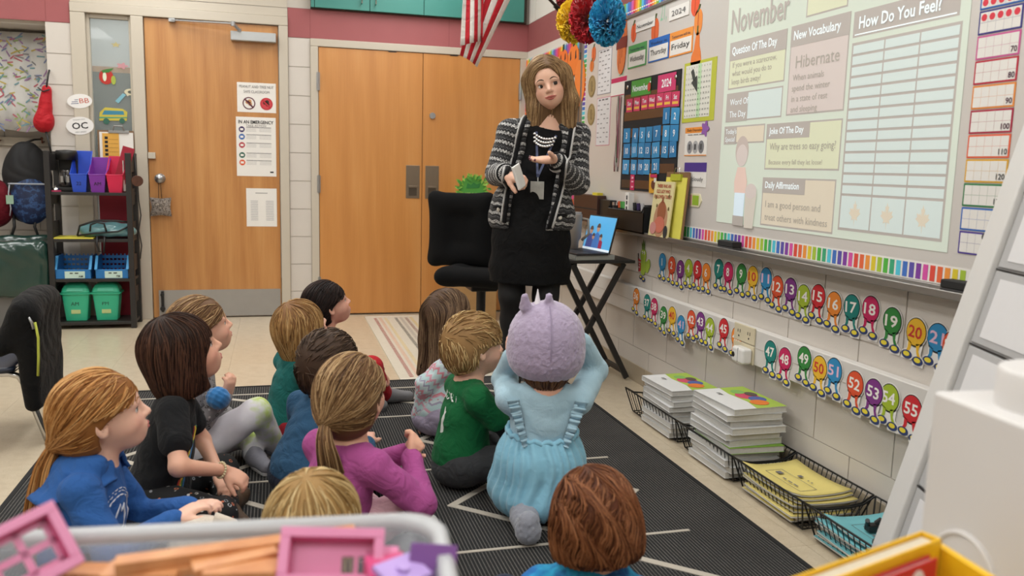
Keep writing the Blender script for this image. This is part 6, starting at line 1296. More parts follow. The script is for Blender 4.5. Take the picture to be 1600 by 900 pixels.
def disc(c, u, v, r, m, name, lift=.0): k = c.w/c.h; return c.poly([(u+r*math.cos(a), v+r*k*math.sin(a)) for a in np.linspace(0, 2*math.pi, 24, endpoint=False)], m, name, lift)
c = BCard('door_sign', 'peanut and tree nut safe classroom notice on the wooden door', 'sign', (370, 128), (431.5, 177), M_white, D+.004)
c.text('PEANUT AND TREE NUT', .5, .82, .09, w=.88, m=M_grey_ink); c.text('SAFE CLASSROOM', .5, .65, .09, w=.66, m=M_grey_ink)
for u, bg, fg in ((.3, '#5a2434', '#c08a5a'), (.75, '#b82a34', '#3a2a22')):
    disc(c, u, .30, .165, flat(bg), 'ring'); disc(c, u, .30, .135, M_white if u < .5 else flat('#c8404a'), 'field', .0007)
    for du, dv in ((-.04, .04), (.03, -.02), (.02, .07)): disc(c, u+du, .30+dv, .05, flat(fg), 'nut', .0014)
    c.poly([(u-.12, .42), (u-.10, .47), (u+.12, .18), (u+.10, .13)], flat(bg), 'slash', .0021)
c = BCard('door_sign', 'in an emergency take action poster on the wooden door', 'sign', (368.5, 182), (432, 276), M_white, D+.004)
c.text('IN AN EMERGENCY', .5, .89, .055, w=.88, bold=True); c.text('TAKE ACTION', .5, .84, .032, w=.5, m=M_grey_ink)
for k, (v, col) in enumerate(((.79, '#3a2a5c'), (.665, '#2a5fa8'), (.525, '#b02a3c'), (.355, '#1f5a4a'), (.23, '#d8582f'))):
    disc(c, .14, v, .075, flat(col), 'icon'); c.rect(.10, v-.018, .18, v+.018, M_white, 'pictogram', .0008); c.rect(.25, v+.032, .88, v+.042, M_grey_ink, 'heading_line')
    for j in range(3): c.rect(.25, v+.012-.022*j, .5, v+.018-.022*j, flat('#b4b2b2'), 'text_line'); c.rect(.58, v+.012-.022*j, .88, v+.018-.022*j, flat('#b4b2b2'), 'text_line')
c.rect(.84, .06, .93, .085, M_ink, 'seal')
c = BCard('door_sign', 'plain typed list in a sleeve on the wooden door', 'sign', (384.5, 294), (433, 354), M_white, D+.004)
c.rect(.3, .87, .7, .885, M_grey_ink, 'heading_line')
for j in range(12): c.rect(.14, .66-.045*j, .38, .675-.045*j, flat('#a8a8ac'), 'text_line'); c.rect(.64, .66-.045*j, .9, .675-.045*j, flat('#a8a8ac'), 'text_line')
# cushion hanging from the knob
cu = thing('hanging_cushion', 'small patterned cushion hanging from the door knob', 'cushion', (-.79, D-.03, .73)); cx, cz = -.788, .80
def cush(u, v):
    a, b = (u-.5)*2, (v-.5)*2; q = .07*(1-.12*(1-abs(b))**1), .066*(1-.12*(1-abs(a)))
    return Vector((cx+a*q[0], 0, cz+b*q[1]))
M_cush = tie_mat('grey_brown_patterned_cushion', [(.35, '#3a322e'), (.48, '#9a9088'), (.56, '#4a3f38'), (.68, '#b5a99c')], 40)
mb = MB(); mb.grid(lambda u, v: cush(u, v)+Vector((0, D-.035-.02*((1-(2*u-1)**2)*(1-(2*v-1)**2))**.5, 0)), 11, 11); mb.grid(lambda u, v: cush(1-u, v)+Vector((0, D-.035+.02*((1-(2*u-1)**2)*(1-(2*v-1)**2))**.5, 0)), 11, 11); mb.build('pad', M_cush, cu, smooth=True)
MB().tube([(cx-.012, D-.035, cz+.06), (-.797, D-.05, .93), (-.792, D-.045, 1.005), (-.784, D-.045, 1.005), (-.782, D-.05, .93), (cx+.008, D-.035, cz+.06)], .0022, 5).build('cord', flat('#4a3a2c'), cu, smooth=True)
# oval stickers on the frame
for px, w, hh, lab, kind in (((124.5, 158), .155, .095, 'white oval sticker with red BB and stripes on the door frame', 'bb'), ((125, 196.5), .172, .12, 'white oval sticker reading OC on the door frame', 'oc')):
    p = atY(*px, D-.0195); t = thing('oval_sticker', lab, 'sticker', tuple(p)); M_st = flat('#e6e4e2'); tl_ = math.radians(6); U_ = BU*math.cos(tl_)+BV*math.sin(tl_); V_ = BV*math.cos(tl_)-BU*math.sin(tl_)
    MB().poly(oval(0, 0, w/2, hh/2), .0008, p, U_, V_).build('oval', M_st, t)
    mb = MB()
    if kind == 'bb':
        put_text(mb, 'BB', p+U_*.028-V_*.014, U_, V_, .032, .06, 'c', False, .0012); mb.build('lettering', flat('#c2543c'), t); MB().rect(-.055, -.016, -.008, -.012, .0012, p, U_, V_).rect(-.05, -.004, -.012, 0, .0012, p, U_, V_).rect(-.03, .008, -.008, .012, .0012, p, U_, V_).build('stripes', flat('#3a4a7a'), t)
    else:
        put_text(mb, 'OC', p-V_*.02, U_, V_, .042, .098, 'c', True, .0012); mb.build('lettering', M_ink, t); mb = MB(); put_text(mb, 'OCEAN CITY', p+V_*.036, U_, V_, .009, None, 'c', False, .0012); put_text(mb, 'NEW JERSEY', p-V_*.046, U_, V_, .009, None, 'c', False, .0012); mb.build('lettering', M_grey_ink, t)
# window decals
GY = D+.034
def decal(name, label, px, polys):
    p = atY(*px, GY); t = thing(name, label, 'window decal', tuple(p))
    for nm, pts, col, lift in polys: MB().poly(pts, .0006, p-Vector((0, lift, 0)), BU, BV).build(nm, flat(col), t)
decal('window_decal', 'red apple decal with green leaves on the side window', (166, 120), [('apple', oval(0, 0, .045, .05), '#b8342c', 0), ('leaf', [(-.03, .04), (.0, .05), (.05, .06), (.02, .03), (-.02, .025)], '#3f7a3a', .0008), ('highlight', oval(-.01, .0, .012, .03), '#d9e0c8', .0008), ('worm', oval(.045, -.02, .015, .03), '#9fae4a', .0012)])
decal('window_decal', 'scissors decal with blue handles on the side window', (192, 148), [('blade', [(.02, .0), (.075, .045), (.08, .03), (.03, -.01)], '#cfc9b4', 0), ('blade', oval(.05, .02, .04, .022), '#d8d0b2', .0006), ('hole', oval(.055, .02, .024, .011), '#5c6058', .0012), ('handle', [(.02, .0), (-.03, -.06), (-.05, -.045), (.0, .01)], '#7fb4c4', .0008)])
decal('window_decal', 'yellow school bus decal on the side window', (177, 181), [('body', [(-.09, -.035), (.085, -.03), (.09, .03), (.06, .05), (-.05, .055), (-.085, .02)], '#c9b94a', 0), ('windows', [(-.07, .005), (.07, .01), (.065, .035), (-.055, .035)], '#3f86a0', .0008), ('stripe', [(-.088, -.02), (.086, -.012), (.086, -.005), (-.088, -.01)], '#4f9a7a', .0008), ('wheel', oval(-.045, -.038, .02, .02), '#3a6a5a', .0012), ('wheel', oval(.055, -.032, .018, .018), '#3a6a5a', .0012)])
decal('window_decal', 'small gold star decal high on the side window', (181, 70), [('star', [((.035 if i % 2 == 0 else .014)*math.cos(i*math.pi/5+.3), (.02 if i % 2 == 0 else .009)*math.sin(i*math.pi/5+.3)) for i in range(10)], '#b8ab7a', 0)])
decal('window_decal', 'faded pink flower decal on the side window', (191, 103), [('flower', [(.03*math.cos(a)*(1+.3*math.cos(5*a)), .018*math.sin(a)*(1+.3*math.cos(5*a))) for a in np.linspace(0, 2*math.pi, 30, endpoint=False)], '#c48f96', 0)])
# clipboard in the side window
p = atY(181, 228, D-.03); cb_ = thing('clipboard', 'clipboard with white sheets and an orange chart in the side window', 'clipboard', tuple(p)); a, b = atY(152, 203, D-.02), atY(211, 262, D-.02)
MB().box((a.x, D-.022, b.z-.1), (b.x, D-.0185, a.z)).build('board', mat('brown_hardboard', '#7a5a3c', .6), cb_); MB().box((a.x+.012, D-.026, b.z-.1), (b.x-.004, D-.022, a.z-.012)).build('sheet', M_white, cb_)
ch = MB().box((a.x+.03, D-.029, b.z-.1), (a.x+.135, D-.026, a.z-.02)).build('orange_chart', flat('#dba64a'), cb_)
for k in range(7): MB().box((a.x+.045, D-.0298, a.z-.06-.028*k), (a.x+.065, D-.0288, a.z-.042-.028*k)).build('dark_cell', M_ink, ch); MB().box((a.x+.07, D-.0296, a.z-.062-.028*k), (a.x+.13, D-.0288, a.z-.060-.028*k)).build('row_line', flat('#8a5f2a'), ch)
MB().box((a.x+.07, D-.034, a.z-.018), (a.x+.20, D-.024, a.z+.002)).tube([(a.x+.10, D-.03, a.z), (a.x+.11, D-.045, a.z+.03), (a.x+.16, D-.045, a.z+.03), (a.x+.17, D-.03, a.z)], .006, 6).build('clip', M_steel, cb_, bev=.002)
# ---- black ladder shelf
SHX0, SHX1, SHY0, SHY1 = -1.44, -.925, 6.045, 6.31; M_shelf = mat('black_stained_wood', '#221f1e', .5, .15, 30, .1, 120)
sh = thing('shelf_unit', 'black open shelf unit beside the wooden door', 'shelf', ((SHX0+SHX1)/2, 6.18, 0))
for x in (SHX0, SHX1-.035):
    for y in (SHY0, SHY1-.035): MB().box((x, y, 0), (x+.035, y+.035, 1.165)).build('post', M_shelf, sh, bev=.003)
    for z in (.16, .38, .6, .82, 1.04): MB().box((x+.012, SHY0+.035, z), (x+.022, SHY1-.035, z+.11)).build('side_slat', M_shelf, sh, bev=.002)
SZ = (.905, .60, .337, .048)
for z in SZ: MB().box((SHX0+.01, SHY0+.004, z-.02), (SHX1-.01, SHY1-.004, z)).build('shelf_board', M_shelf, sh, bev=.002)
MB().box((SHX0+.035, SHY0+.008, .03), (SHX1-.035, SHY0+.022, .05)).build('rail', M_shelf, sh)
z0 = SZ[0]
# coffee maker
t = thing('coffee_maker', 'black coffee maker on the top of the shelf unit', 'coffee maker', (-1.34, 6.2, z0)); 
MB().box((-1.395, 6.12, z0), (-1.275, 6.29, z0+.03)).build('base', M_black, t, bev=.008); MB().box((-1.395, 6.235, z0+.03), (-1.275, 6.29, z0+.25)).build('tank', M_black, t, bev=.008); MB().lathe([(0, 0), (.062, 0), (.066, .05), (.06, .062), (0, .066)], (-1.335, 6.19, z0+.205), 24).build('brew_head', M_black, t, smooth=True)
ca = MB().lathe([(0, 0), (.045, 0), (.05, .03), (.046, .08), (.036, .1), (.036, .106), (.03, .106)], (-1.335, 6.175, z0+.032), 20).build('carafe', mat('smoked_carafe_glass', '#4a4644', .08, .1, coat=.5), t, smooth=True); MB().tube([(-1.335, 6.13, z0+.125), (-1.335, 6.10, z0+.12), (-1.335, 6.098, z0+.07), (-1.335, 6.128, z0+.05)], .006, 6).build('carafe_handle', M_black, ca, smooth=True); MB().box((-1.36, 6.118, z0+.06), (-1.31, 6.124, z0+.1)).build('label_plate', M_steel, ca)
t = thing('desk_bell', 'silver desk bell on a pink base on the shelf unit', 'bell', (-1.385, 6.08, z0)); MB().cyl((-1.385, 6.085, z0), (-1.385, 6.085, z0+.01), .032, n=24).build('base', flat('#a82a55'), t); MB().lathe([(.022, .01), (.021, .02), (.012, .03), (0, .032)], (-1.385, 6.085, z0), 20).build('dome', M_chrome, t, smooth=True); MB().cyl((-1.385, 6.085, z0+.03), (-1.385, 6.085, z0+.04), .004, n=10).build('button', M_chrome, t)
# magazine bins
def bin_(name, label, x, y, col, hh, txt, lean=0):
    t = thing(name, label, 'book bin', (x, y, z0)); m = mat('bin_'+col[1:], col, .4, .04); mb = MB(); w0, w1, dep, fh = .038, .056, .15, .115
    def ring(z, k, front=True): pass
    # outer tapered shell with a low front and a high back, walls 3 mm
    def wall(o):
        b0, b1 = w0-o, w1-o; yb, yf = y+dep-o, y+o; f = fh; H = hh
        return [(x-b0, yf, z0+o), (x+b0, yf, z0+o), (x+b0, yb, z0+o), (x-b0, yb, z0+o), (x-b1+.006, yf-.012, z0+f), (x+b1-.006, yf-.012, z0+f), (x+b1, yb+.01, z0+H), (x-b1, yb+.01, z0+H), (x-b1, y+dep*.45, z0+f+.04), (x+b1, y+dep*.45, z0+f+.04)]
    A, B_ = wall(0), wall(.003); F_ = [(0, 3, 2, 1), (0, 1, 5, 4), (2, 3, 7, 6), (3, 0, 4, 8, 7), (1, 2, 6, 9, 5)]; mb.add(A, F_); mb.add(B_, [f[::-1] for f in F_])
    rim = [4, 5, 9, 6, 7, 8]
    for i in range(6): a, b = rim[i], rim[(i+1) % 6]; mb.add([A[a], A[b], B_[b], B_[a]], [(0, 1, 2, 3)])
    mb.build('shell', m, t); MB().tube([A[i] for i in rim], .0035, 6, closed=True).build('rim', m, t, smooth=True)
    if txt: q = MB(); put_text(q, txt, (x, y-.009, z0+.045), BU, BV, .022, None, 'c', False, .0); q.build('lettering', M_ink, t)
    return t
bin_('book_bin', 'blue plastic book bin on the shelf unit', -1.245, 6.085, '#2a4fc0', .265, '22'); bin_('book_bin', 'purple plastic book bin on the shelf unit', -1.133, 6.075, '#7a2f9a', .225, 'AM'); bin_('book_bin', 'raspberry red plastic book bin with a folder on the shelf unit', -1.028, 6.075, '#cc1f4a', .235, None)
Mx = Matrix.Translation((-1.03, 6.15, z0+.02)) @ Matrix.Rotation(.28, 4, 'Y'); tag(MB().box((-.035, .0, 0), (.04, .006, .29), Mx).build('folder', flat('#9c1f34'), bev=.001), 'dark red folder tilted in the raspberry book bin', 'folder')
tag(MB().box((-.985, 6.12, z0+.008), (-.981, 6.215, z0+.21)).build('paper_sheet', M_white), 'white sheet upright in the raspberry book bin', 'paper')
# second shelf: bag and folder
z1 = SZ[1]; t = thing('vinyl_bag', 'folded teal clear bag with black trim on the shelf unit', 'bag', (-1.12, 6.15, z1)); G = S(); G.ell((-1.12, 6.16, z1+.05), (.155, .085, .06), None, .02); G.ell((-1.0, 6.15, z1+.045), (.08, .07, .05), None, .03); G.cut((0, 0, z1+.012), (0, 0, -1)); G.disp = folds(.010, 50, 3, (.4, .2, 1)); V, Q = G.mesh(.008); place(np_mesh('body', V, Q), 'body', mat('teal_clear_vinyl', '#6d9aa0', .2, .25, 18, coat=.4), t)
for pts in ([(-1.27, 6.085, z1+.02), (-1.25, 6.07, z1+.085), (-1.15, 6.07, z1+.122), (-1.02, 6.07, z1+.12), (-.95, 6.08, z1+.11)], [(-1.27, 6.08, z1+.02), (-1.15, 6.066, z1+.038), (-1.02, 6.066, z1+.05), (-.95, 6.07, z1+.085)], [(-1.19, 6.066, z1+.05), (-1.18, 6.05, z1+.095), (-1.14, 6.045, z1+.112), (-1.1, 6.05, z1+.1), (-1.09, 6.06, z1+.05)], [(-1.145, 6.05, z1+.02), (-1.145, 6.032, z1-.03), (-1.135, 6.03, z1-.08), (-1.105, 6.03, z1-.085), (-1.10, 6.032, z1-.02), (-1.1, 6.05, z1+.02)]): MB().tube(pts, .0065, 6).build('trim', M_black, t, smooth=True)
tag(MB().box((-1.41, 6.055, z1), (-1.17, 6.25, z1+.008), Matrix.Identity(4)).build('folder', flat('#d8cc4a'), bev=.001), 'yellow folder lying under the teal bag', 'folder')
# third shelf: two baskets
z2 = SZ[2]
def basket(label, x0, x1, txt):
    t = thing('stacking_basket', label, 'basket', ((x0+x1)/2, 6.15, z2)); m = mat('bright_blue_plastic', '#1f6fb0', .4, .05); y0, y1 = 6.065, 6.27; MB().box((x0+.012, y0, z2), (x1-.012, y1, z2+.006)).build('bottom', m, t)
    for k in range(4): MB().box((x0, y1-.004, z2+.012+.034*k), (x1, y1, z2+.032+.034*k)).build('back_rail', m, t)
    for k in range(9): xx = x0+(x1-x0)*k/8; MB().box((xx-.004, y1-.0045, z2), (xx+.004, y1+.0005, z2+.145)).build('back_bar', m, t)
    for x in (x0, x1-.005):
        MB().add([(x, y0, z2), (x+.005, y0, z2), (x+.005, y1, z2), (x, y1, z2), (x, y0-.012, z2+.06), (x+.005, y0-.012, z2+.06), (x+.005, y0+.05, z2+.145), (x, y0+.05, z2+.145), (x, y1, z2+.145), (x+.005, y1, z2+.145)], [(0, 4, 7, 8, 3), (1, 2, 9, 6, 5), (0, 1, 5, 4), (4, 5, 6, 7), (7, 6, 9, 8), (3, 8, 9, 2), (0, 3, 2, 1)]).build('side', m, t)
        MB().bar((x+.0025, y0-.012, z2+.06), (x+.0025, y0+.05, z2+.145), .016, .008).build('side_lip', mat('light_blue_plastic', '#3f93cc', .35), t)
    MB().box((x0, y0-.006, z2), (x1, y0-.001, z2+.062)).build('front', m, t, bev=.003)
    lb = MB().box((x0+.055, y0-.009, z2+.004), (x1-.035, y0-.006, z2+.05)).build('label_card', flat('#bcd6cc'), t); q = MB(); put_lines(q, ((x0+x1)/2+.01, y0-.009, z2+.034), BU, BV, .06, .007, 2, .0008); put_text(q, txt, (x1-.06, y0-.009, z2+.010), BU, BV, .013, None, 'c', True, .001); q.build('lettering', M_ink, lb)
basket('blue plastic basket labelled AM on the shelf unit', -1.405, -1.195, 'AM'); basket('blue plastic basket labelled PM on the shelf unit', -1.165, -.968, 'PM')
# bottom shelf: two swing lid bins
z3 = SZ[3]
for x, txt in ((-1.303, 'AM'), (-1.117, 'PM')):
    t = thing('swing_lid_bin', 'mint green swing lid bin marked %s on the bottom shelf' % txt, 'bin', (x, 6.15, z3)); m = mat('mint_green_plastic', '#36b48c', .35, .04); y = 6.16
    pr = lambda s, z: [Vector((x+s*sx*.085*(1), y+s*sy*.07, z)) for sx, sy in ((-.8, -1), (.8, -1), (1, -.8), (1, .8), (.8, 1), (-.8, 1), (-1, .8), (-1, -.8))]
    def tub(zs, nm, par, m_=m):
        mb = MB(); n = len(zs); vs = sum([pr(s, z) for s, z in zs], []); fs = [tuple(range(7, -1, -1)), tuple(range((n-1)*8, n*8))]
        for i in range(n-1):
            for k in range(8): fs.append((i*8+k, i*8+(k+1) % 8, (i+1)*8+(k+1) % 8, (i+1)*8+k))
        return mb.add(vs, fs).build(nm, m_, par, bev=.004)
    tub([(.76, z3), (.98, z3+.19)], 'tub', t); tub([(1.10, z3+.178), (1.12, z3+.19)], 'collar', t); tub([(1.02, z3+.19), (.95, z3+.215), (.80, z3+.238), (.55, z3+.252), (.25, z3+.258)], 'dome', t)
    MB().add([(x-.05, y-.074, z3+.202), (x+.05, y-.074, z3+.202), (x+.042, y-.05, z3+.24), (x-.042, y-.05, z3+.24)], [(0, 1, 2, 3)]).build('flap', mat('pale_mint_plastic', '#5fc4a4', .25), t, solid=.004)
    q = MB(); put_text(q, txt, (x-.004, y-.0625, z3+.105), BU, BV, .024, None, 'c', False, .001); q.build('lettering', M_ink, t); MB().box((x-.028, y-.062, z3+.05), (x+.028, y-.057, z3+.076)).build('sticker', flat('#b9c98a'), t)
# red board leaning behind the shelf
tag(MB().box((-1.175, 6.33, .0), (-.935, 6.345, .90)).build('display_board', flat('#8a1a2c')), 'dark red board standing behind the shelf unit', 'board')
# lanyard on the shelf side
t = thing('lanyard', 'black cord with a brown round tag hung on the shelf unit', 'lanyard', (-.905, 6.07, 1.0)); MB().tube([(-.90, 6.06, 1.16), (-.893, 6.04, 1.05), (-.885, 6.035, .98), (-.882, 6.035, .86), (-.872, 6.035, .76), (-.888, 6.035, .66), (-.874, 6.035, .56), (-.886, 6.035, .47)], .004, 6).build('cord', M_black, t, smooth=True); MB().cyl((-.886, 6.03, .985), (-.886, 6.042, .985), .036, n=20).build('tag', mat('brown_marbled_tag', '#4f2f22', .3, .4, 40), t, bev=.003)
# ---- alcove: printed cloth, hooks, bags, bin
AY = D+.30
def scrap_panel():
    t = thing('cloth_panel', 'white cloth printed with coloured words hanging in the alcove', 'cloth panel', (-1.85, AY, 1.3)); x0, x1, zb, zt = -2.35, -1.478, 1.302, 1.972
    MB().grid(lambda u, v: Vector((x0+(x1-x0)*u, AY+.008*math.sin(u*40), zb+(zt-zb)*v+.006*math.sin(u*23)*(1-v))), 60, 4).build('cloth', mat('white_printed_cotton', '#d6d6d4', .9, .05), t, smooth=True, solid=.003)
    cols = ['#b8606c', '#8fa86a', '#7a86a8', '#8d8d90', '#c2ae5c', '#9a7aa4', '#6f9aa4']; rng = random.Random(4); mbs = [MB() for _ in cols]
    for i in range(420):
        k = rng.randrange(len(cols)); u, v = rng.random(), rng.random(); p = Vector((x0+(x1-x0)*u, AY-.004+.008*math.sin(u*40), zb+.01+(zt-zb-.02)*v)); a = rng.choice([.5, -.5, .9, -.2, .2, -.9])+rng.uniform(-.2, .2); L = rng.uniform(.018, .034); d = Vector((math.cos(a), 0, math.sin(a))); n = Vector((-math.sin(a), 0, math.cos(a)))*.0045
        mbs[k].add([p-d*L-n, p+d*L-n, p+d*L+n, p-d*L+n], [(0, 1, 2, 3)])
    for k, q in enumerate(mbs): q.build('print', flat(cols[k]), t)['kind'] = 'stuff'
scrap_panel()
MB().box((-2.4, D+.46, 1.20), (-1.475, D+.50, 1.26)).build('hook_rail', M_frame, wall_a)
for x in (-1.62, -1.9): MB().tube([(x, D+.46, 1.235), (x, D+.41, 1.225), (x, D+.40, 1.25)], .006, 6).sphere((x, D+.40, 1.255), .011, 8, 6).build('coat_hook', mat('dull_copper_hook', '#7a4a3a', .4, metal=.6), wall_a, smooth=True)
def soft(name, label, cat, loc, S_, res, m, part_='body'):
    t = thing(name, label, cat, loc); V, Q = S_.mesh(res); place(np_mesh(part_, V, Q), part_, m, t); return t
bx_, by_, bz_ = -1.69, D+.26, .92
G = S(); G.ell((bx_, by_, bz_+.06), (.155, .10, .25), None, .03); G.ell((bx_, by_, bz_-.10), (.16, .105, .16), None, .05); G.disp = folds(.006, 30, 1, (1, 0, .5)); bp_ = soft('backpack', 'black and navy printed backpack hanging in the alcove', 'backpack', (bx_, by_, .65), G, .008, mat('black_backpack_nylon', '#151518', .7, .2, 40, .2))
G = S(); G.ell((bx_+.03, by_-.075, bz_-.10), (.128, .06, .165), None, .03); V, Q = G.mesh(.008); pk = place(np_mesh('front_pocket', V, Q), 'front_pocket', tie_mat('navy_printed_nylon', [(.35, '#101e42'), (.5, '#16294f'), (.58, '#35588a'), (.64, '#14224a')], 22, .6), bp_); MB().tube([(bx_-.09+.02*i, by_-.117-.018*math.sin(i/12*3.1), bz_+.018) for i in range(13)], .006, 6).build('piping', flat('#a9aeb8'), pk, smooth=True)
MB().box((bx_-.10, by_-.15, bz_-.12), (bx_-.055, by_-.146, bz_-.06)).build('tag', flat('#9ab8a0'), bp_); MB().tube([(bx_-.08, by_-.13, bz_+.01), (bx_-.085, by_-.145, bz_-.05), (bx_-.075, by_-.145, bz_-.15), (bx_-.085, by_-.14, bz_-.2)], .004, 5).build('key_cord', flat('#b9bcc4'), bp_, smooth=True)
for x in (-.08, .06): MB().tube([(bx_+x, by_-.07, bz_-.2), (bx_+x*.9, by_-.1, bz_-.28), (bx_+x*1.3, by_-.09, bz_-.37)], .010, 6).build('strap', M_black, bp_, smooth=True)
MB().tube([(bx_-.03, by_+.02, bz_+.29), (bx_+.03, by_+.1, bz_+.325), (bx_+.07, D+.41, 1.25)], .008, 6).build('loop', M_black, bp_, smooth=True)
G = S(); G.ell((-1.90, D+.2, .80), (.14, .11, .17), None, .03); G.disp = folds(.008, 34, 6, (.5, 0, 1)); bq = soft('backpack', 'dark red backpack hanging behind the navy one', 'backpack', (-1.90, D+.2, .65), G, .010, cloth('dark_red_nylon', '#6a101f', .7)); MB().tube([(-1.90, D+.22, .95), (-1.91, D+.33, 1.1), (-1.90, D+.40, 1.25)], .008, 6).build('strap', M_black, bq, smooth=True)
G = S(); G.cone((-1.478, D-.01, 1.57), (-1.50, D-.015, 1.36), .03, .052, .02); G.ell((-1.505, D-.015, 1.36), (.058, .045, .075), None, .03); G.disp = folds(.006, 40, 2, (1, 0, .1)); t = soft('drawstring_bag', 'bright red drawstring bag hanging beside the pier', 'bag', (-1.50, D-.02, 1.28), G, .007, cloth('bright_red_nylon', '#b01824', .6))
MB().tube([(-1.478, D-.03, 1.55), (-1.46, D-.03, 1.66), (-1.455, D-.008, 1.70)], .006, 6).build('strap', M_black, t, smooth=True); MB().tube([(-1.49, D-.03, 1.30), (-1.475, D-.02, 1.2), (-1.465, D-.01, 1.13)], .007, 6).build('strap', M_black, t, smooth=True); MB().tube([(-1.52, D-.05, 1.58), (-1.49, D-.05, 1.555), (-1.45, D-.045, 1.57)], .005, 6).build('drawcord', M_black, t, smooth=True)
# grey bin with dark green bag
t = thing('waste_bin', 'large grey waste bin with a dark green plastic liner in the alcove', 'bin', (-1.75, 6.3, 0)); MB().add([(-1.98, 6.12, 0), (-1.535, 6.12, 0), (-1.535, 6.5, 0), (-1.98, 6.5, 0), (-2.03, 6.08, .55), (-1.495, 6.08, .55), (-1.495, 6.54, .55), (-2.03, 6.54, .55)], [(0, 3, 2, 1), (4, 5, 6, 7), (0, 1, 5, 4), (1, 2, 6, 5), (2, 3, 7, 6), (3, 0, 4, 7)]).build('tub', mat('grey_plastic', '#6e6d6c', .6, .06), t, bev=.02)
G = S(); G.ell((-1.76, 6.30, .41), (.275, .25, .19), None, .02); 
G2 = S()
for a, b in (((-2.03, 6.08), (-1.50, 6.08)), ((-1.50, 6.08), (-1.50, 6.53)), ((-1.5, 6.53), (-2.03, 6.53)), ((-2.03, 6.53), (-2.03, 6.08))):
    for z in np.arange(.25, .57, .03): G2.cone((a[0], a[1], z), (b[0], b[1], z), .034, None, .05)
G2.disp = lambda x, y, z: -.007*np.abs(np.sin(x*19+2*np.sin(z*13)+y*20))*np.abs(np.sin(z*9+2*np.sin(x*9)+y*7))+.004
V, Q = G2.mesh(.014); place(np_mesh('liner', V, Q), 'liner', mat('dark_green_polythene', '#1f3b34', .22, .15, 14, .5, 22, coat=.3), t)
# ---- pupil chair with jacket
CX0, CX1, CY0, CY1, CZ = -1.33, -.975, 3.58, 3.93, .305
t = thing('school_chair', 'navy pupil chair with chrome legs', 'chair', (-1.14, 3.75, 0)); M_nav = mat('navy_plastic', '#1d2638', .45, .06)
MB().grid(lambda u, v: Vector((CX0+(CX1-CX0-.02)*u, CY0+(CY1-CY0)*v, CZ+.012*math.cos((v-.5)*2.4)-.02*(1-u)**3*0-.012*math.sin(u*3.1))), 14, 12).build('seat', M_nav, t, smooth=True, solid=.014)
MB().grid(lambda u, v: Vector((-.955+.025*v-.018*math.sin(u*math.pi), CY0+.01+(CY1-CY0-.02)*u, .40+.17*v)), 12, 8).build('backrest', M_nav, t, smooth=True, solid=.012)
for y in (CY0+.03, CY1-.03):
    MB().tube([(-1.28, y, .285), (-1.02, y, .288), (-.985, y, .275), (-.965, y, .24), (-.895+(.0 if y < 3.7 else -.02), y-.005, .012)], .0125, 10).build('leg', M_chrome, t, smooth=True); MB().tube([(-1.26, y, .285), (-1.31, y, .25), (-1.38, y, .012)], .0125, 10).build('leg', M_chrome, t, smooth=True)
    MB().tube([(-1.15, y+.01, .30), (-1.0, y+.01, .302), (-.965, y+.005, .33), (-.945, y, .40), (-.93, y, .56)], .011, 10).build('back_support', M_chrome, t, smooth=True)
    for x in (-.893+(.0 if y < 3.7 else -.02), -1.38): MB().sphere((x, y-.004, .012), (.015, .015, .012), 10, 6).build('foot_cap', M_chrome, t, smooth=True)
MB().tube([(-1.15, CY0+.03, .283), (-1.15, CY1-.03, .283)], .009, 8).build('cross_bar', M_chrome, t, smooth=True)
G = S()
for k in range(7):
    y = 3.57+.06*k; G.cone((-.945, y, .555-.004*(k-3)**2), (-.93, y, .17), .042, .030, .05); G.cone((-.95, y, .55), (-1.0, y, .44), .034, .026, .05)
G.cone((-.945, 3.60, .50), (-1.035, 3.56, .40), .045, .036, .04); G.cut((0, 0, .138), (0, 0, -1), .01); G.disp = folds(.005, 30, 4, (0, 1, .15))
t = soft('jacket', 'black jacket draped over the back of the pupil chair', 'jacket', (-.95, 3.75, .13), G, .008, cloth('black_softshell', '#0a0a0b', .85)); MB().tube([(-.902, 3.545, .50), (-.892, 3.54, .44), (-.895, 3.54, .36), (-.9, 3.54, .29)], .005, 6).build('piping', flat('#b9bf4a'), t, smooth=True); MB().tube([(-.93, 3.535, .54), (-.91, 3.535, .50), (-.905, 3.535, .475)], .006, 6).build('zip', M_steel, t, smooth=True)
# ============================================================ FURNITURE, RUGS, SMALL THINGS BY THE RIGHT WALL
# ---- large black rug with cream lines
def rug_mat():
    m, nt, b = newmat('charcoal_flat_weave'); v = coords(nt); sp = nt.nodes.new('ShaderNodeSeparateXYZ'); nt.links.new(v, sp.inputs[0])
    wx = math_(nt, 'FRACT', math_(nt, 'MULTIPLY', sp.outputs[0], 92.0)); wy = math_(nt, 'FRACT', math_(nt, 'MULTIPLY', sp.outputs[1], 150.0))
    n = noise(nt, v, 120, 2); on = math_(nt, 'MULTIPLY', math_(nt, 'LESS_THAN', wx, .26), math_(nt, 'GREATER_THAN', math_(nt, 'ADD', wy, math_(nt, 'MULTIPLY', n, .6)), .62))
    big_ = noise(nt, v, 5, 2); on = math_(nt, 'MULTIPLY', on, math_(nt, 'MULTIPLY_ADD', big_, .8, .25))
    c = mixc(nt, on, srgb('#161617'), srgb('#86827d')); nt.links.new(c, b.inputs['Base Color']); b.inputs['Roughness'].default_value = .95; bump(nt, b, math_(nt, 'ADD', wx, wy), .3, .002); return m
RX0, RX1, RY0, RY1 = -.872, 1.475, .7, 4.335
rug = thing('rug', 'large charcoal woven rug with cream diamond lines under the children', 'rug', ((RX0+RX1)/2, 2.5, 0)); MB().box((RX0, RY0, 0), (RX1, RY1, .007)).build('weave', rug_mat(), rug)
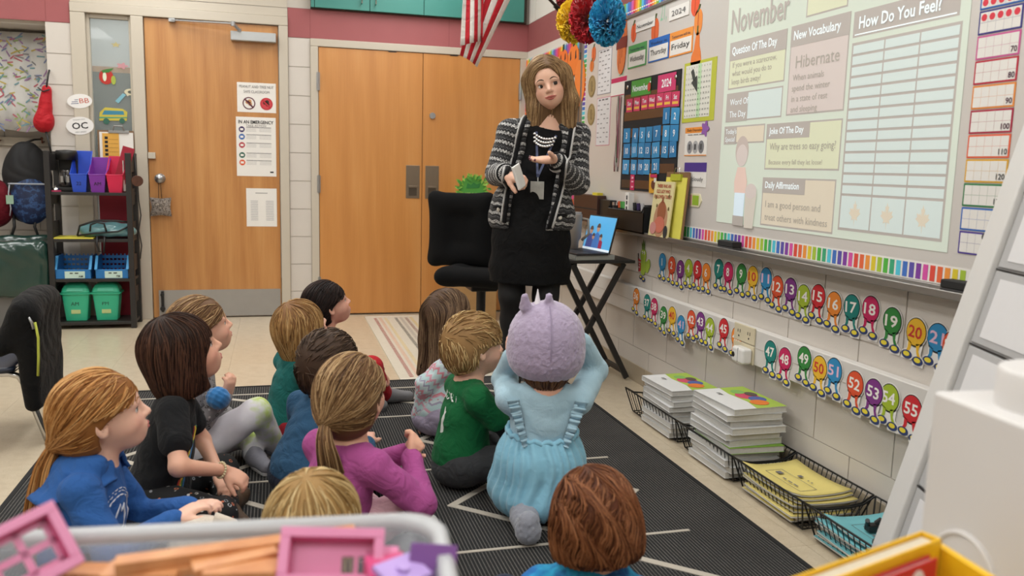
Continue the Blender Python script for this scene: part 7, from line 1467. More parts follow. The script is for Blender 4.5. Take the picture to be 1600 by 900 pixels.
M_bind = mat('black_rug_binding', '#161617', .9, .1, 80); MB().box((RX1-.012, RY0, 0), (RX1+.004, RY1, .009)).box((RX0-.004, RY0, 0), (RX0+.012, RY1, .009)).box((RX0, RY1-.012, 0), (RX1, RY1+.004, .009)).build('binding', M_bind, rug)
M_line = mat('cream_rug_yarn', '#b9b1a4', .95, .12, 160, .5, 300)
SZK = [0]
def stripe(pts, w):
    for a, b in zip(pts[:-1], pts[1:]):
        SZK[0] = (SZK[0]+1) % 4; zz_ = .0074+.0003*SZK[0]; a, b = Vector((*a, zz_)), Vector((*b, zz_)); d = (b-a).normalized()*w*.5; MB().bar(a-d*.85, b+d*.85, w, .0024).build('stripe', M_line, rug)
for y in (4.178, 3.685, 2.985, 2.293, 1.60): stripe([(RX0+.2, y), (1.24, y)], .013)
for yc, hh in ((3.335, .315), (2.64, .315), (1.95, .315), (3.93, .20)):
    for xc in (-.27, .88):
        q = .33; stripe([(max(xc-q, RX0+.02), yc), (xc, yc+hh)], .026); stripe([(xc, yc+hh), (xc+q, yc)], .026); stripe([(xc+q, yc), (xc, yc-hh)], .026); stripe([(xc, yc-hh), (max(xc-q, RX0+.02), yc)], .026)
# ---- small patterned runner by the closet
t = thing('runner_rug', 'cream runner rug with red and yellow dotted stripes by the closet', 'rug', (1.05, 5.3, 0)); x0, x1, y0, y1 = .615, 1.36, 4.345, 6.27
MB().box((x0, y0, 0), (x1, y1, .006)).build('weave', mat('cream_cotton_weave', '#c9bfae', .95, .06, 60, .4, 260), t); MB().box((x0, y0, 0), (x1, y0+.03, .0066)).build('hem', mat('pale_hem', '#d3cabb', .95), t); MB().box((x0, y1-.03, 0), (x1, y1, .0066)).build('hem', mat('pale_hem', '#d3cabb', .95), t)
rc_ = ['#9c3a3a', '#d9a58a', '#d8bd84', '#b9ad98', '#4f4a48', '#a89c94', '#7d4a44', '#d3b668', '#b9a9a0']
for k in range(18):
    xx = x0+.055+.038*k; col = rc_[k % 9]; mb = MB()
    for j in range(58):
        yy = y0+.05+.031*j+(.015 if k % 2 else 0)
        if yy < y1-.05: mb.add([(xx, yy, .0066), (xx+.022, yy+.005, .0066), (xx+.026, yy+.021, .0066), (xx+.004, yy+.016, .0066)], [(0, 1, 2, 3)])
    if k % 9 not in (3, 8): o = mb.build('dotted_stripe', mat('rug_'+col[1:], col, .95), t); o['kind'] = 'stuff'
# ---- teacher's office chair
t = thing('office_chair', 'black fabric office chair in front of the closet doors', 'chair', (1.08, 4.85, 0)); M_oc = cloth('black_chair_fabric', '#09090a', .95, .1, 300, .2, 0.0, .1); ca_, sa_ = math.cos(math.radians(-28)), math.sin(math.radians(-28))
bc = np.array([1.075, 5.0, .755]); U1 = np.array([ca_, sa_, 0]); N1 = np.array([sa_, -ca_, 0.0]); R1 = np.stack([U1, N1, [0, 0, 1]], 1)
def slab(c, w, hh, th, R, res=.011, curve=0.0):
    G = S()
    for u in np.linspace(-1, 1, 6):
        for v in np.linspace(-1, 1, 6):
            if u < .99: pass
    k = .09
    pts = [(-w+k, -hh+k), (w-k, -hh+k), (w-k, hh-k), (-w+k, hh-k)]
    for uu in np.linspace(-w+k, w-k, 5): G.cone(c+R[:, 0]*uu+R[:, 2]*(-hh+k)+R[:, 1]*curve*(uu/w)**2, c+R[:, 0]*uu+R[:, 2]*(hh-k)+R[:, 1]*curve*(uu/w)**2, th, None, .06)
    for a in range(4):
        p, q = pts[a], pts[(a+1) % 4]
        for o_ in (0, .03, .055): s_ = (1+o_/max(w-k, .05)), (1+o_/max(hh-k, .05)); G.cone(c+R[:, 0]*p[0]*s_[0]+R[:, 2]*p[1]*s_[1]+R[:, 1]*curve, c+R[:, 0]*q[0]*s_[0]+R[:, 2]*q[1]*s_[1]+R[:, 1]*curve, th*(1 if o_ < .05 else .8), None, .05)
    V, Q = G.mesh(res); return V, Q
V, Q = slab(bc, .205, .225, .03, R1, curve=.02); place(np_mesh('backrest', V, Q), 'backrest', M_oc, t)
scn = np.array([1.16, 4.83, .50]); R2 = np.stack([U1, [0, 0, -1.0], N1], 1); V, Q = slab(scn, .225, .22, .036, R2); place(np_mesh('seat', V, Q), 'seat', M_oc, t)
MB().tube([(1.06, 5.03, .66), (1.05, 5.06, .52), (1.10, 4.95, .44), (1.16, 4.83, .44)], .022, 8).build('back_bracket', M_black, t, smooth=True); MB().box((1.08, 4.74, .41), (1.24, 4.92, .465)).build('mechanism', M_black, t, bev=.01); MB().cyl((1.16, 4.83, .1), (1.16, 4.83, .43), .028).build('gas_lift', M_black, t, smooth=False)
for k in range(5):
    a = k*2*math.pi/5+.3; e = Vector((1.16+.26*math.cos(a), 4.83+.26*math.sin(a), .075)); MB().bar((1.16, 4.83, .105), e, .045, .03).build('base_arm', M_black, t, bev=.006); MB().cyl(e+Vector((-.012, 0, -.047)), e+Vector((.012, 0, -.047)), .028, n=16).build('caster', M_black, t)
# box and green sign behind the chair
t = thing('wooden_box', 'stacked wooden boxes behind the office chair', 'box', (1.4, 6.15, 0)); MB().box((1.24, 6.0, 0), (1.56, 6.30, .38)).build('box', mat('pale_plywood', '#b08a5a', .6, .15, 12), t, bev=.004); MB().box((1.26, 6.02, .38), (1.54, 6.28, .80)).build('box', mat('tan_cardboard', '#a98a62', .8, .06), t, bev=.003)
sx_, sz_ = 1.385, .965; t = thing('leaf_sign', 'green leafy oval sign reading STORES above the office chair', 'sign', (sx_, 6.05, .74)); mg = [flat('#7fb846'), flat('#4f9a3f'), flat('#9ac85a')]
MB().poly(oval(0, .0, .105, .10), .006, (sx_, 6.10, sz_), BU, BV).build('board', mg[1], t); rng = random.Random(3); mbs = [MB(), MB(), MB()]
for k in range(90):
    a = rng.random()*2*math.pi; r = rng.uniform(.78, 1.12); px_, pz_ = .115*r*math.cos(a), .11*r*math.sin(a); d = Vector((math.cos(a+rng.uniform(-.7, .7)), 0, math.sin(a+rng.uniform(-.7, .7)))); n = Vector((-d.z, 0, d.x)); p = Vector((sx_+px_, 6.088-rng.uniform(0, .012), sz_+pz_)); L = rng.uniform(.014, .024); mbs[k % 3].add([p-d*L, p+n*L*.5+Vector((0, -.004, 0)), p+d*L, p-n*L*.5+Vector((0, -.004, 0))], [(0, 1, 2, 3)])
for k in range(3): mbs[k].build('leaves', mg[k], t)
q = MB(); put_text(q, 'STORES', (sx_+.01, 6.088, sz_-.055), BU, BV, .034, .15, 'c', True, .0); q.build('lettering', flat('#b9d97a'), t); MB().poly([(-.05, -.01), (-.04, .03), (-.015, .015), (.005, .035), (.03, .02), (.055, .03), (.05, -.005)], .002, (sx_, 6.094, sz_+.02), BU, BV).build('leaf_motif', flat('#2f7a3a'), t); MB().box((sx_-.03, 6.09, .74), (sx_+.03, 6.14, sz_-.05)).build('stand', mg[1], t)
# ---- folding tray table with laptop
t = thing('tray_table', 'black folding tray table beside the wall with the laptop on it', 'table', (1.64, 4.28, 0)); TX0, TX1, TY0, TY1, TZ = 1.445, 1.835, 4.13, 4.45, .66
MB().box((TX0, TY0, TZ-.016), (TX1, TY1, TZ)).build('top', M_shelf, t, bev=.004)
for y in (TY0+.03, TY1-.03):
    MB().bar((TX0+.045, y, TZ-.02), (TX1-.01, y, .012), .022, .03).build('leg', M_shelf, t, bev=.003); MB().bar((TX1-.045, y+.024, TZ-.02), (TX0+.01, y+.024, .012), .022, .03).build('leg', M_shelf, t, bev=.003)
for x, z in ((TX0+.06, TZ-.028), (TX1-.06, TZ-.028), (TX1-.03, .05), (TX0+.03, .05)): MB().bar((x, TY0+.03, z), (x, TY1-.005, z), .022, .022).build('stretcher', M_shelf, t)
cen = Vector((1.63, 4.24, 0)); ang_ = math.radians(-52)
Lu = Vector((CR[0]*.127-.27*_fw[0]*1.05, CR[1]*.127-.27*_fw[1]*1.05, 0)).normalized(); Ln = Vector((-Lu.y, Lu.x, 0)); Ln = -Ln if Ln.x > 0 else Ln    # Ln points to the user
hg = Vector((1.665, 4.30, TZ+.026)); LWd = .30
Mn = Matrix(((Lu.x, Ln.x, 0, 0), (Lu.y, Ln.y, 0, 0), (Lu.z, Ln.z, 1, 0), (0, 0, 0, 1)))
nbM = Matrix.Translation((hg.x-.075, hg.y+.0, TZ)) @ Mn; nb = thing('notebook', 'grey spiral notebook lying under the laptop', 'notebook', (hg.x-.07, hg.y, TZ)); MB().box((-.15, -.12, 0), (.15, .115, .026), nbM).build('pages', mat('pale_grey_pages', '#a9aaa4', .8, .1, 60), nb, bev=.002)
for k in range(22): MB().tube([nbM @ Vector((-.14+.0133*k, .115+.006*math.cos(a), .013+.014*math.sin(a))) for a in np.linspace(0, 2*math.pi, 8, endpoint=False)], .0012, 4, closed=True).build('coil', flat('#c9c8bc'), nb)
lp = thing('laptop', 'open grey laptop showing a group photo on the tray table', 'laptop', tuple(hg)); LM = Matrix.Translation(hg) @ Mn
MB().box((-LWd/2, 0, 0), (LWd/2, .19, .012), LM).build('base', mat('space_grey_aluminium', '#4b4b4f', .4, .03, metal=.6), lp, bev=.004); MB().box((-LWd/2+.02, .02, .0122), (LWd/2-.02, .10, .0128), LM).build('keyboard', M_black, lp); MB().box((-.05, .115, .0122), (.05, .175, .0127), LM).build('trackpad', mat('dark_trackpad', '#3f3f43', .3), lp)
SM = LM @ Matrix.Rotation(math.radians(14), 4, 'X'); scr = MB().box((-LWd/2, -.008, .008), (LWd/2, 0, .207), SM).build('screen', M_black, lp, bev=.003)
def scr_mat(nm, c): return mat(nm, c, .3, .05, 30, emit=.55)
U_, V_ = (SM.to_3x3() @ Vector((1, 0, 0))), (SM.to_3x3() @ Vector((0, 0, 1))); N_ = SM.to_3x3() @ Vector((0, 1, 0)); U_ = U_ if U_.cross(V_).dot(N_) > 0 else -U_
SO = SM @ Vector((0, .0004, .012)); w2 = LWd/2-.007
def sp_(pts, m, nm, lift=0): MB().poly(pts, .0004, SO+N_*lift, U_, V_).build(nm, m, scr)
sp_([(-w2, 0), (w2, 0), (w2, .188), (-w2, .188)], scr_mat('screen_sky_blue', '#4f9fd0'), 'picture'); sp_([(-w2, 0), (w2, 0), (w2, .012), (-w2, .012)], scr_mat('screen_white', '#d5e2ec'), 'task_bar', .0006)
for x, z, s_, c1 in ((-.085, .04, 1.0, '#3a4a86'), (-.015, .05, 1.08, '#3f6aa8'), (-.05, .02, .8, '#45528a'), (.03, .015, .85, '#8a2a44')):
    sp_([(x-.034*s_, .013), (x+.034*s_, .013), (x+.03*s_, z+.035), (x, z+.05), (x-.03*s_, z+.035)], scr_mat('screen_shirt_'+c1[1:], c1), 'figure', .0008+.0006*s_); sp_(oval(x, z+.068*s_, .016*s_, .021*s_), scr_mat('screen_skin', '#a8806c'), 'figure_head', .0016+.0006*s_); sp_([(x+.0175*s_*math.cos(a), z+.072*s_+.020*s_*math.sin(a)) for a in np.linspace(-.1, math.pi+.1, 14)], scr_mat('screen_hair', '#4a3c3a'), 'figure_hair', .002+.0006*s_)
# tumbler with handle
tx, ty = 1.575, 4.40; t = thing('tumbler', 'beige steel tumbler with a handle behind the laptop', 'tumbler', (tx, ty, TZ)); M_tum = mat('beige_powder_coat', '#a3978a', .45, .05)
MB().lathe([(0, 0), (.028, 0), (.031, .08), (.043, .10), (.046, .225), (.044, .23), (0, .23)], (tx, ty, TZ), 24).build('cup', M_tum, t, smooth=True); MB().tube([(tx+.04, ty-.01, TZ+.205), (tx+.075, ty-.025, TZ+.2), (tx+.08, ty-.025, TZ+.12), (tx+.045, ty-.012, TZ+.085)], .008, 8).build('handle', M_tum, t, smooth=True); MB().cyl((tx, ty, TZ+.228), (tx, ty, TZ+.24), .042, n=24).build('lid', mat('clear_grey_lid', '#b9b6b2', .2), t); MB().cyl((tx-.01, ty, TZ+.24), (tx-.012, ty, TZ+.31), .005, n=10).build('straw', mat('orange_straw', '#e8743a', .5), t)
# ---- on the marker tray
TRZ = .817; t = thing('storage_box', 'brown box with a yellow note at the end of the marker tray', 'box', (1.82, 4.8, TRZ)); MB().box((1.785, 4.60, TRZ), (1.842, 5.0, .985)).build('box', mat('dark_brown_leatherette', '#42261d', .5, .15, 30), t, bev=.004); MB().box((1.784, 4.60, .90), (1.7855, 5.0, .906)).build('lid_seam', M_ink, t); MB().box((1.80, 4.64, .985), (1.835, 4.72, 1.0)).build('sticky_notes', flat('#d8c83a'), t); MB().box((1.80, 4.44, TRZ), (1.842, 4.595, .965)).build('file_holder', M_black, t, bev=.003)
t = thing('mesh_caddy', 'black mesh pen caddy on the marker tray', 'pen caddy', (1.8, 4.16, TRZ)); M_mesh = mat('black_wire_mesh', '#1b1b1c', .4, .25, 400, .6, 500, metal=.3)
MB().box((1.775, 3.925, TRZ), (1.843, 4.40, TRZ+.006)).box((1.775, 3.925, TRZ), (1.778, 4.40, TRZ+.105)).box((1.840, 3.925, TRZ), (1.843, 4.40, TRZ+.14)).box((1.775, 3.925, TRZ), (1.843, 3.929, TRZ+.135)).box((1.775, 4.396, TRZ), (1.843, 4.40, TRZ+.12)).box((1.778, 4.15, TRZ), (1.84, 4.153, TRZ+.10)).build('mesh', M_mesh, t); MB().tube([(1.776, 3.927, TRZ+.135), (1.776, 3.95, TRZ+.108), (1.776, 4.398, TRZ+.107), (1.842, 4.398, TRZ+.125), (1.842, 3.927, TRZ+.142)], .004, 6, closed=True).build('rim', M_black, t, smooth=True)
PENS = [(4.36, '#b9b6b2', .05, 'silver capped marker jar'), (4.30, '#d8582f', .02, 'orange'), (4.27, '#4f9a4a', .02, 'green'), (4.24, '#5fae5a', .02, 'light green'), (4.05, '#3a2a5a', .02, 'dark violet'), (4.10, '#2a2a2c', .02, 'black'), (4.0, '#b9b9bc', .02, 'silver')]
for y, c_, w_, nm in PENS:
    if w_ > .03: o = thing('marker_jar', 'round jar with a silver lid in the mesh caddy', 'jar', (1.81, y, TRZ+.006)); MB().cyl((1.81, y, TRZ+.006), (1.81, y, TRZ+.125), .024, n=20).build('jar', M_black, o); MB().cyl((1.81, y, TRZ+.125), (1.81, y, TRZ+.142), .026, n=20).build('lid', M_chrome, o)
    else: o = thing('marker_pen', '%s marker pen standing in the mesh caddy' % nm, 'pen', (1.81, y, TRZ+.006)); MB().cyl((1.81, y, TRZ+.006), (1.805, y+.004, TRZ+.115), .0085, n=12).build('barrel', M_black if nm != 'silver' else M_steel, o); MB().cyl((1.805, y+.004, TRZ+.115), (1.803, y+.006, TRZ+.15), .0095, n=12).build('cap', flat(c_), o)
t = thing('marker_box', 'white upright marker box in the mesh caddy', 'box', (1.81, 4.19, TRZ+.006)); MB().box((1.795, 4.165, TRZ+.006), (1.825, 4.215, TRZ+.20)).build('carton', M_white, t, bev=.001); q = MB(); put_lines(q, (1.7945, 4.183, TRZ+.15), (0, 0, 1), (0, 1, 0), .08, .016, 3, .0002); q.build('small_print', M_ink, t)
# clipboard and picture book leaning on the board
def leaning(name, label, cat, y0, y1, H, xb, xt, th, m, part_='board'):
    t = thing(name, label, cat, (xb, (y0+y1)/2, TRZ)); V_ = Vector((xt-xb, 0, H)).normalized(); O = Vector((xb, y0, TRZ)); o = MB().poly([(0, 0), (y0-y1, 0), (y0-y1, H), (0, H)], th, O, RU, V_).build(part_, m, t, bev=.001); return t, O, V_, o
t, O, V_, o = leaning('clipboard', 'brown clipboard with yellow paper leaning on the whiteboard', 'clipboard', 3.80, 3.555, .315, 1.812, 1.836, .004, mat('brown_hardboard', '#7a5a3c', .6)); MB().rect(.008, .004, .226, .29, .003, O-Vector((.004, 0, 0)), RU, V_).build('yellow_sheet', flat('#dcd45a'), t); MB().rect(.07, .275, .175, .305, .012, O-Vector((.004, 0, 0)), RU, V_).build('clip', mat('lime_metal_clip', '#a9b02f', .4), t); MB().tube([O+RU*.09+V_*.30-Vector((.012, 0, 0)), O+RU*.10+V_*.335-Vector((.01, 0, 0)), O+RU*.145+V_*.335-Vector((.01, 0, 0)), O+RU*.155+V_*.30-Vector((.012, 0, 0))], .0025, 6).build('clip_wire', M_chrome, t, smooth=True)
t, O, V_, o = leaning('picture_book', 'picture book with a brown turkey cover leaning on the marker tray', 'book', 3.872, 3.655, .268, 1.788, 1.814, .008, flat('#d9cd9a'), 'cover')
q = MB()
for i, s_ in enumerate(('THERE WAS AN', 'OLD LADY WHO', 'SWALLOWED A TURKEY!')): put_text(q, s_, O+RU*.11+V_*(.238-.026*i), RU, V_, .017, .15 if i < 2 else .19, 'c', True, .0092)
q.build('lettering', flat('#a8382a'), t); P_ = lambda pts, c_, nm, l_: MB().poly([(x, z) for x, z in pts], .0008, O-Vector((.008+l_, 0, 0)), RU, V_).build(nm, flat(c_), t)
P_(oval(.115, .085, .075, .085), '#b98a6a', 'picture', 0); P_(oval(.12, .12, .045, .055), '#9a5a38', 'picture', .001); P_(oval(.115, .06, .055, .04), '#c9705a', 'picture', .002); P_(oval(.05, .04, .035, .03), '#c98a84', 'picture', .0026); P_(oval(.19, .03, .02, .03), '#2b2a2c', 'picture', .003); P_([(.105, .165), (.12, .2), (.132, .165)], '#8a4a2c', 'picture', .0015)
for (u, v) in ((.04, .19), (.18, .2), (.06, .15), (.19, .14)): P_(oval(u, v, .007, .009), '#6b5a2c', 'leaf_print', .001)
for px, lab in (((1138, 381), 'black felt eraser on the marker tray below the rainbow border'), ((1503, 446), 'black felt eraser on the marker tray beside the easel')):
    p = RW(*px, .055); t = thing('board_eraser', lab, 'eraser', (p.x, p.y, TRZ)); MB().box((W-.072, p.y-.062, TRZ), (W-.028, p.y+.062, TRZ+.012)).build('felt', mat('grey_felt', '#3a3838', .95), t, bev=.003); MB().box((W-.072, p.y-.062, TRZ+.012), (W-.028, p.y+.062, TRZ+.036)).build('grip', mat('black_foam', '#1d1c1c', .8, .2, 60), t, bev=.004)
# ---- flag on its pole
P0, P1 = Vector((1.862, 5.57, 2.17)), Vector((1.12, 5.40, 2.72)); t = thing('flagpole', 'dark flag pole slanting out from the red wall band', 'flag pole', tuple(P0)); MB().cyl(P0, P1, .010, n=12).build('pole', mat('dark_varnished_wood', '#241a16', .4), t); MB().cyl(P0+Vector((0, 0, -.0)), P0+(P1-P0)*.08, .018, n=12).build('socket', M_black, t)
fl = thing('flag', 'red and white striped flag hanging in folds above the closet doors', 'flag', (1.3, 5.46, 1.8)); M_fr, M_fw = cloth('flag_red', '#b3202c', .75, .05, 300, .15), cloth('flag_white', '#d8d2cc', .75, .03, 300, .15); M_fb = cloth('flag_navy', '#22305c', .75)
def fpt(px, y=5.5, dy=0.0): return atY(px[0], px[1], y+dy)
def cloth_strip(Ltop, Lbot, Rtop, Rbot, n, first, dy0, dy1, nm='stripe', wav=.02):
    for k in range(n):
        u0, u1 = k/n, (k+1)/n; m = M_fr if (k+first) % 2 == 0 else M_fw
        def fn(u, v, u0=u0, u1=u1):
            uu = u0+(u1-u0)*u; a = Ltop.lerp(Rtop, uu); b = Lbot.lerp(Rbot, uu); p = a.lerp(b, v); p.y += dy0+(dy1-dy0)*uu+wav*math.sin(uu*5+v*2); return p
        MB().grid(fn, 5, 12).build(nm, m, fl, smooth=True, solid=.0012)
# near left fold: stripes running down; far right fold: stripes running down to the left
T = lambda x, y: fpt((x, y)); cloth_strip(T(727, -70), T(719, 72), T(752, -70), T(754, 63), 5, 1, -.02, .03); cloth_strip(T(752, -70), T(754, 63), T(760, -60), T(757, 63), 1, 0, .03, .06)
cloth_strip(T(757, -70), T(722, 84), T(835, -70), T(752, 102), 6, 0, .05, .11)
top_ = MB().grid(lambda u, v: (P0+(P1-P0)*(.6+.35*u))+Vector((0, .01*math.sin(u*9), -.02-.14*v)), 16, 6).build('canton', M_fb, fl, smooth=True, solid=.0012)
# ---- tissue pompoms on a cord
def pompom(label, px, r, col, col2, y=4.25, squash=1.0):
    c_ = atY(*px, y); t = thing('tissue_pompom', label, 'pompom', tuple(c_)); rng = np.random.RandomState(int(px[0])); m = [mat('tissue_'+col[1:], col, .7, .1, 20, sheen=.2), mat('tissue_'+col2[1:], col2, .7, .1, 20, sheen=.2)]; mbs = [MB(), MB()]
    n = 150
    for i in range(n):
        z = 1-2*(i+.5)/n; a = i*2.39996; d = Vector((math.sqrt(1-z*z)*math.cos(a), math.sqrt(1-z*z)*math.sin(a), z)); e = d.orthogonal().normalized(); e.rotate(Matrix.Rotation(rng.rand()*6.28, 3, d)); g = d.cross(e); w = r*.42; ph = rng.rand()*6
        def fn(u, v): 
            uu = (u-.5)*2; rr = r*(.35+.65*v+.05*math.sin(uu*6+ph)*v); q = d*rr+e*uu*w*(.25+.75*v)+g*(.10*r*math.sin(uu*5+ph)+.06*r*math.sin(uu*11+ph*2))*v; q = q*(1+.05*math.sin(uu*9+ph)*v); return Vector((c_.x+q.x, c_.y+q.y, c_.z+q.z*squash))
        mbs[i % 4 == 0].grid(fn, 9, 4)
    for k in (0, 1): mbs[k].build('petals', m[k], t, smooth=True)
    MB().tube([c_+Vector((0, 0, r*.5)), (c_.x, c_.y, CEIL)], .0012, 4).build('thread', M_white, t)
pompom('blue tissue paper pompom hanging above the whiteboard', (949, 32), .088, '#2aa3cf', '#1a86bc', 4.1, 1.38); pompom('red tissue paper pompom hanging between blue and yellow ones', (918, 27), .092, '#c41c28', '#a81422', 4.25, 1.38); pompom('yellow tissue paper pompom hanging beside the red one', (896, 33), .088, '#f5d22a', '#efc21a', 4.42, 1.25); pompom('dark red tissue paper pompom hanging behind the yellow one', (892, -12), .09, '#9a1424', '#b01c2c', 4.65)
# ---- wire baskets with papers and books
M_wire = mat('black_coated_wire', '#141414', .4, .1, metal=.3)
def wire_basket(label, y1, y0, x0=1.578, x1=1.842, H=.115, dip=.03):
    t = thing('wire_basket', label, 'wire basket', ((x0+x1)/2, (y0+y1)/2, 0)); s_ = .03
    rim = []; N = 24
    def rimz(x, y): e = max(0, 1-abs((x-(x0+x1)/2)/((x1-x0)/2))**4); return H-(dip*e if (abs(y-y0) < 1e-6 or abs(y-y1) < 1e-6) else 0)
    loop = [(x0, y0+(y1-y0)*k/6) for k in range(6)]+[(x0+(x1-x0)*k/6, y1) for k in range(6)]+[(x1, y1+(y0-y1)*k/6) for k in range(6)]+[(x1+(x0-x1)*k/6, y0) for k in range(6)]
    MB().tube([(x, y, rimz(x, y)) for x, y in loop], .0036, 6, closed=True).build('rim', M_wire, t, smooth=True)
    bx0, bx1, by0, by1 = x0+s_, x1-s_, y0+s_, y1-s_; MB().tube([(bx0, by0, .008), (bx0, by1, .008), (bx1, by1, .008), (bx1, by0, .008)], .003, 6, closed=True).build('base_ring', M_wire, t)
    mb = MB()
    for k in range(1, 16): f = k/16; mb.tube([(x0, y0+(y1-y0)*f, H), (bx0, by0+(by1-by0)*f, .008), (bx1, by0+(by1-by0)*f, .008), (x1, y0+(y1-y0)*f, H)], .0019, 5)
    for k in range(1, 9): f = k/9; xx = x0+(x1-x0)*f; mb.tube([(xx, y0, rimz(xx, y0)), (bx0+(bx1-bx0)*f, by0, .008), (bx0+(bx1-bx0)*f, by1, .008), (xx, y1, rimz(xx, y1))], .0019, 5)
    o = mb.build('wires', M_wire, t, smooth=True); MB().tube([(x0, y0, H), (bx0, by0, .008)], .003, 6).tube([(x0, y1, H), (bx0, by1, .008)], .003, 6).tube([(x1, y0, H), (bx1, by0, .008)], .003, 6).tube([(x1, y1, H), (bx1, by1, .008)], .003, 6).build('corner_wires', M_wire, t)
wire_basket('black wire basket with workbooks next to the tray table', 3.60, 3.075); wire_basket('black wire basket under the tallest stack of workbooks', 3.065, 2.62); wire_basket('black wire basket holding yellow folders', 2.61, 2.19); wire_basket('black wire basket holding blue folders', 2.18, 1.76)
M_pages = mat('page_edges', '#c9c7c2', .85, .1, 90)
def book(label, cx_, cy_, z, w, d_, th, rz, cover, group, art=False, name='workbook'):
    """w across (x), d_ along the wall (y)"""
    t = thing(name, label, 'book', (cx_, cy_, z), group); M_ = Matrix.Translation((cx_, cy_, z)) @ Matrix.Rotation(rz, 4, 'Z')
    MB().box((-w/2+.002, -d_/2+.002, .0012), (w/2-.002, d_/2-.002, th-.0012), M_).build('pages', M_pages, t); MB().box((-w/2, -d_/2, 0), (w/2, d_/2, .0012), M_).box((-w/2, -d_/2, th-.0012), (w/2, d_/2, th), M_).box((-w/2, d_/2-.0015, 0), (w/2, d_/2, th), M_).build('cover', cover, t)
    if art:
        U2, V2 = M_.to_3x3() @ Vector((0, -1, 0)), M_.to_3x3() @ Vector((1, 0, 0)); O2 = M_ @ Vector((-w/2, d_/2, th))
        pp = lambda pts, c_, nm, l_: MB().poly([(u*d_, v*w) for u, v in pts], .0004, O2+Vector((0, 0, l_)), U2, V2).build(nm, flat(c_), t)
        pp([(.0, .52), (.3, .46), (.7, .5), (1, .42), (1, 1), (0, 1)], '#9fb84a', 'cover_art', 0); pp(oval(.45, .70, .16, .2), '#c84a64', 'cover_art', .0005); pp(oval(.62, .76, .12, .15), '#4f5f9a', 'cover_art', .001); pp(oval(.78, .66, .12, .16), '#d8772f', 'cover_art', .0015); pp(oval(.40, .82, .10, .1), '#5a4a44', 'cover_art', .002); pp(oval(.25, .68, .1, .12), '#7fae5a', 'cover_art', .0012)
        q = MB(); put_text(q, 'my', O2+U2*(d_*.28)+V2*(w*.28), U2, V2, w*.10, None, 'c', False, .001); q.build('lettering', M_ink, t)
M_bkw, M_bkg = flat('#d3d3d2'), flat('#7fa83f')
for k in range(9): book('white covered workbook in the shorter stack by the tray table' if k < 8 else 'topmost workbook of the shorter stack with a bright cover', 1.70+.006*math.sin(k*2.1), 3.28+.008*math.cos(k*1.7), .012+.023*k, .225, .285, .022, .04*math.sin(k*3.3), M_bkw, 'workbooks in the shorter stack', k == 8)
for k in range(11): book('white covered workbook in the taller stack by the wall' if k not in (4, 10) else ('green covered workbook in the middle of the taller stack' if k == 4 else 'topmost workbook of the taller stack with a bright cover'), 1.695+.007*math.sin(k*1.9), 2.80+.012*math.cos(k*2.3), .012+.0245*k, .225, .29, .0235, .05*math.sin(k*2.7), M_bkg if k == 4 else M_bkw, 'workbooks in the taller stack', k == 10)
def paper_stack(n, x, y, z, col, label, toplabel, grp, w, d_, cv):
    for k in range(n):
        t = thing('folder', label if k < n-1 else toplabel, 'folder', (x, y, z+.0085*k), grp); ox, oy, rz = .010*math.sin(k*2.3), .012*math.cos(k*1.6), .05*math.sin(k*1.9); M_ = Matrix.Translation((x+ox, y+oy, z+.0085*k)) @ Matrix.Rotation(rz, 4, 'Z')
        sag = lambda u, v, z_: M_ @ Vector(((u-.5)*w, (v-.5)*d_, z_+.02*(k/n)*(abs(u-.5)*2)**3*(1 if u < .5 else .5)+.012*(k/n)*(abs(v-.5)*2)**2))
        MB().grid(lambda u, v: sag(u, v, .002), 8, 8).build('sheets', M_pages, t, smooth=True, solid=.004); MB().grid(lambda u, v: sag(u, v, .0060), 8, 8).build('cover', flat(col), t, smooth=True, solid=.0015)
        if k == n-1:
            q = MB(); O2 = M_ @ Vector((-.02, 0, .0095+.004)); U2, V2 = M_.to_3x3() @ Vector((0, -1, 0)), M_.to_3x3() @ Vector((1, 0, 0)); L_ = lambda u0, v0, u1, v1: q.rect(u0, v0, u1, v1, .0004, O2, U2, V2)
            for r_ in ((-.10, -.03, .10, -.0285), (-.10, .035, .10, .0365), (-.10, -.03, -.0985, .036), (.0985, -.03, .10, .036), (-.03, .05, -.012, .066), (-.085, .0, -.06, .02), (.02, .055, .026, .061), (.04, .055, .046, .061)): L_(*r_)
            put_lines(q, O2+U2*.02-V2*.012, U2, V2, .09, .006, 3, .0004); q.build('lettering', M_grey_ink, t)
paper_stack(9, 1.705, 2.40, .014, '#d9c878', 'yellow paper folder in the stack in the wire basket', 'topmost yellow paper folder with a printed front', 'yellow folders in the wire basket', .225, .30, None); paper_stack(7, 1.71, 1.985, .014, '#6fb4bc', 'blue paper folder in the stack in the wire basket', 'topmost blue paper folder with a printed front', 'blue folders in the wire basket', .225, .30, None)
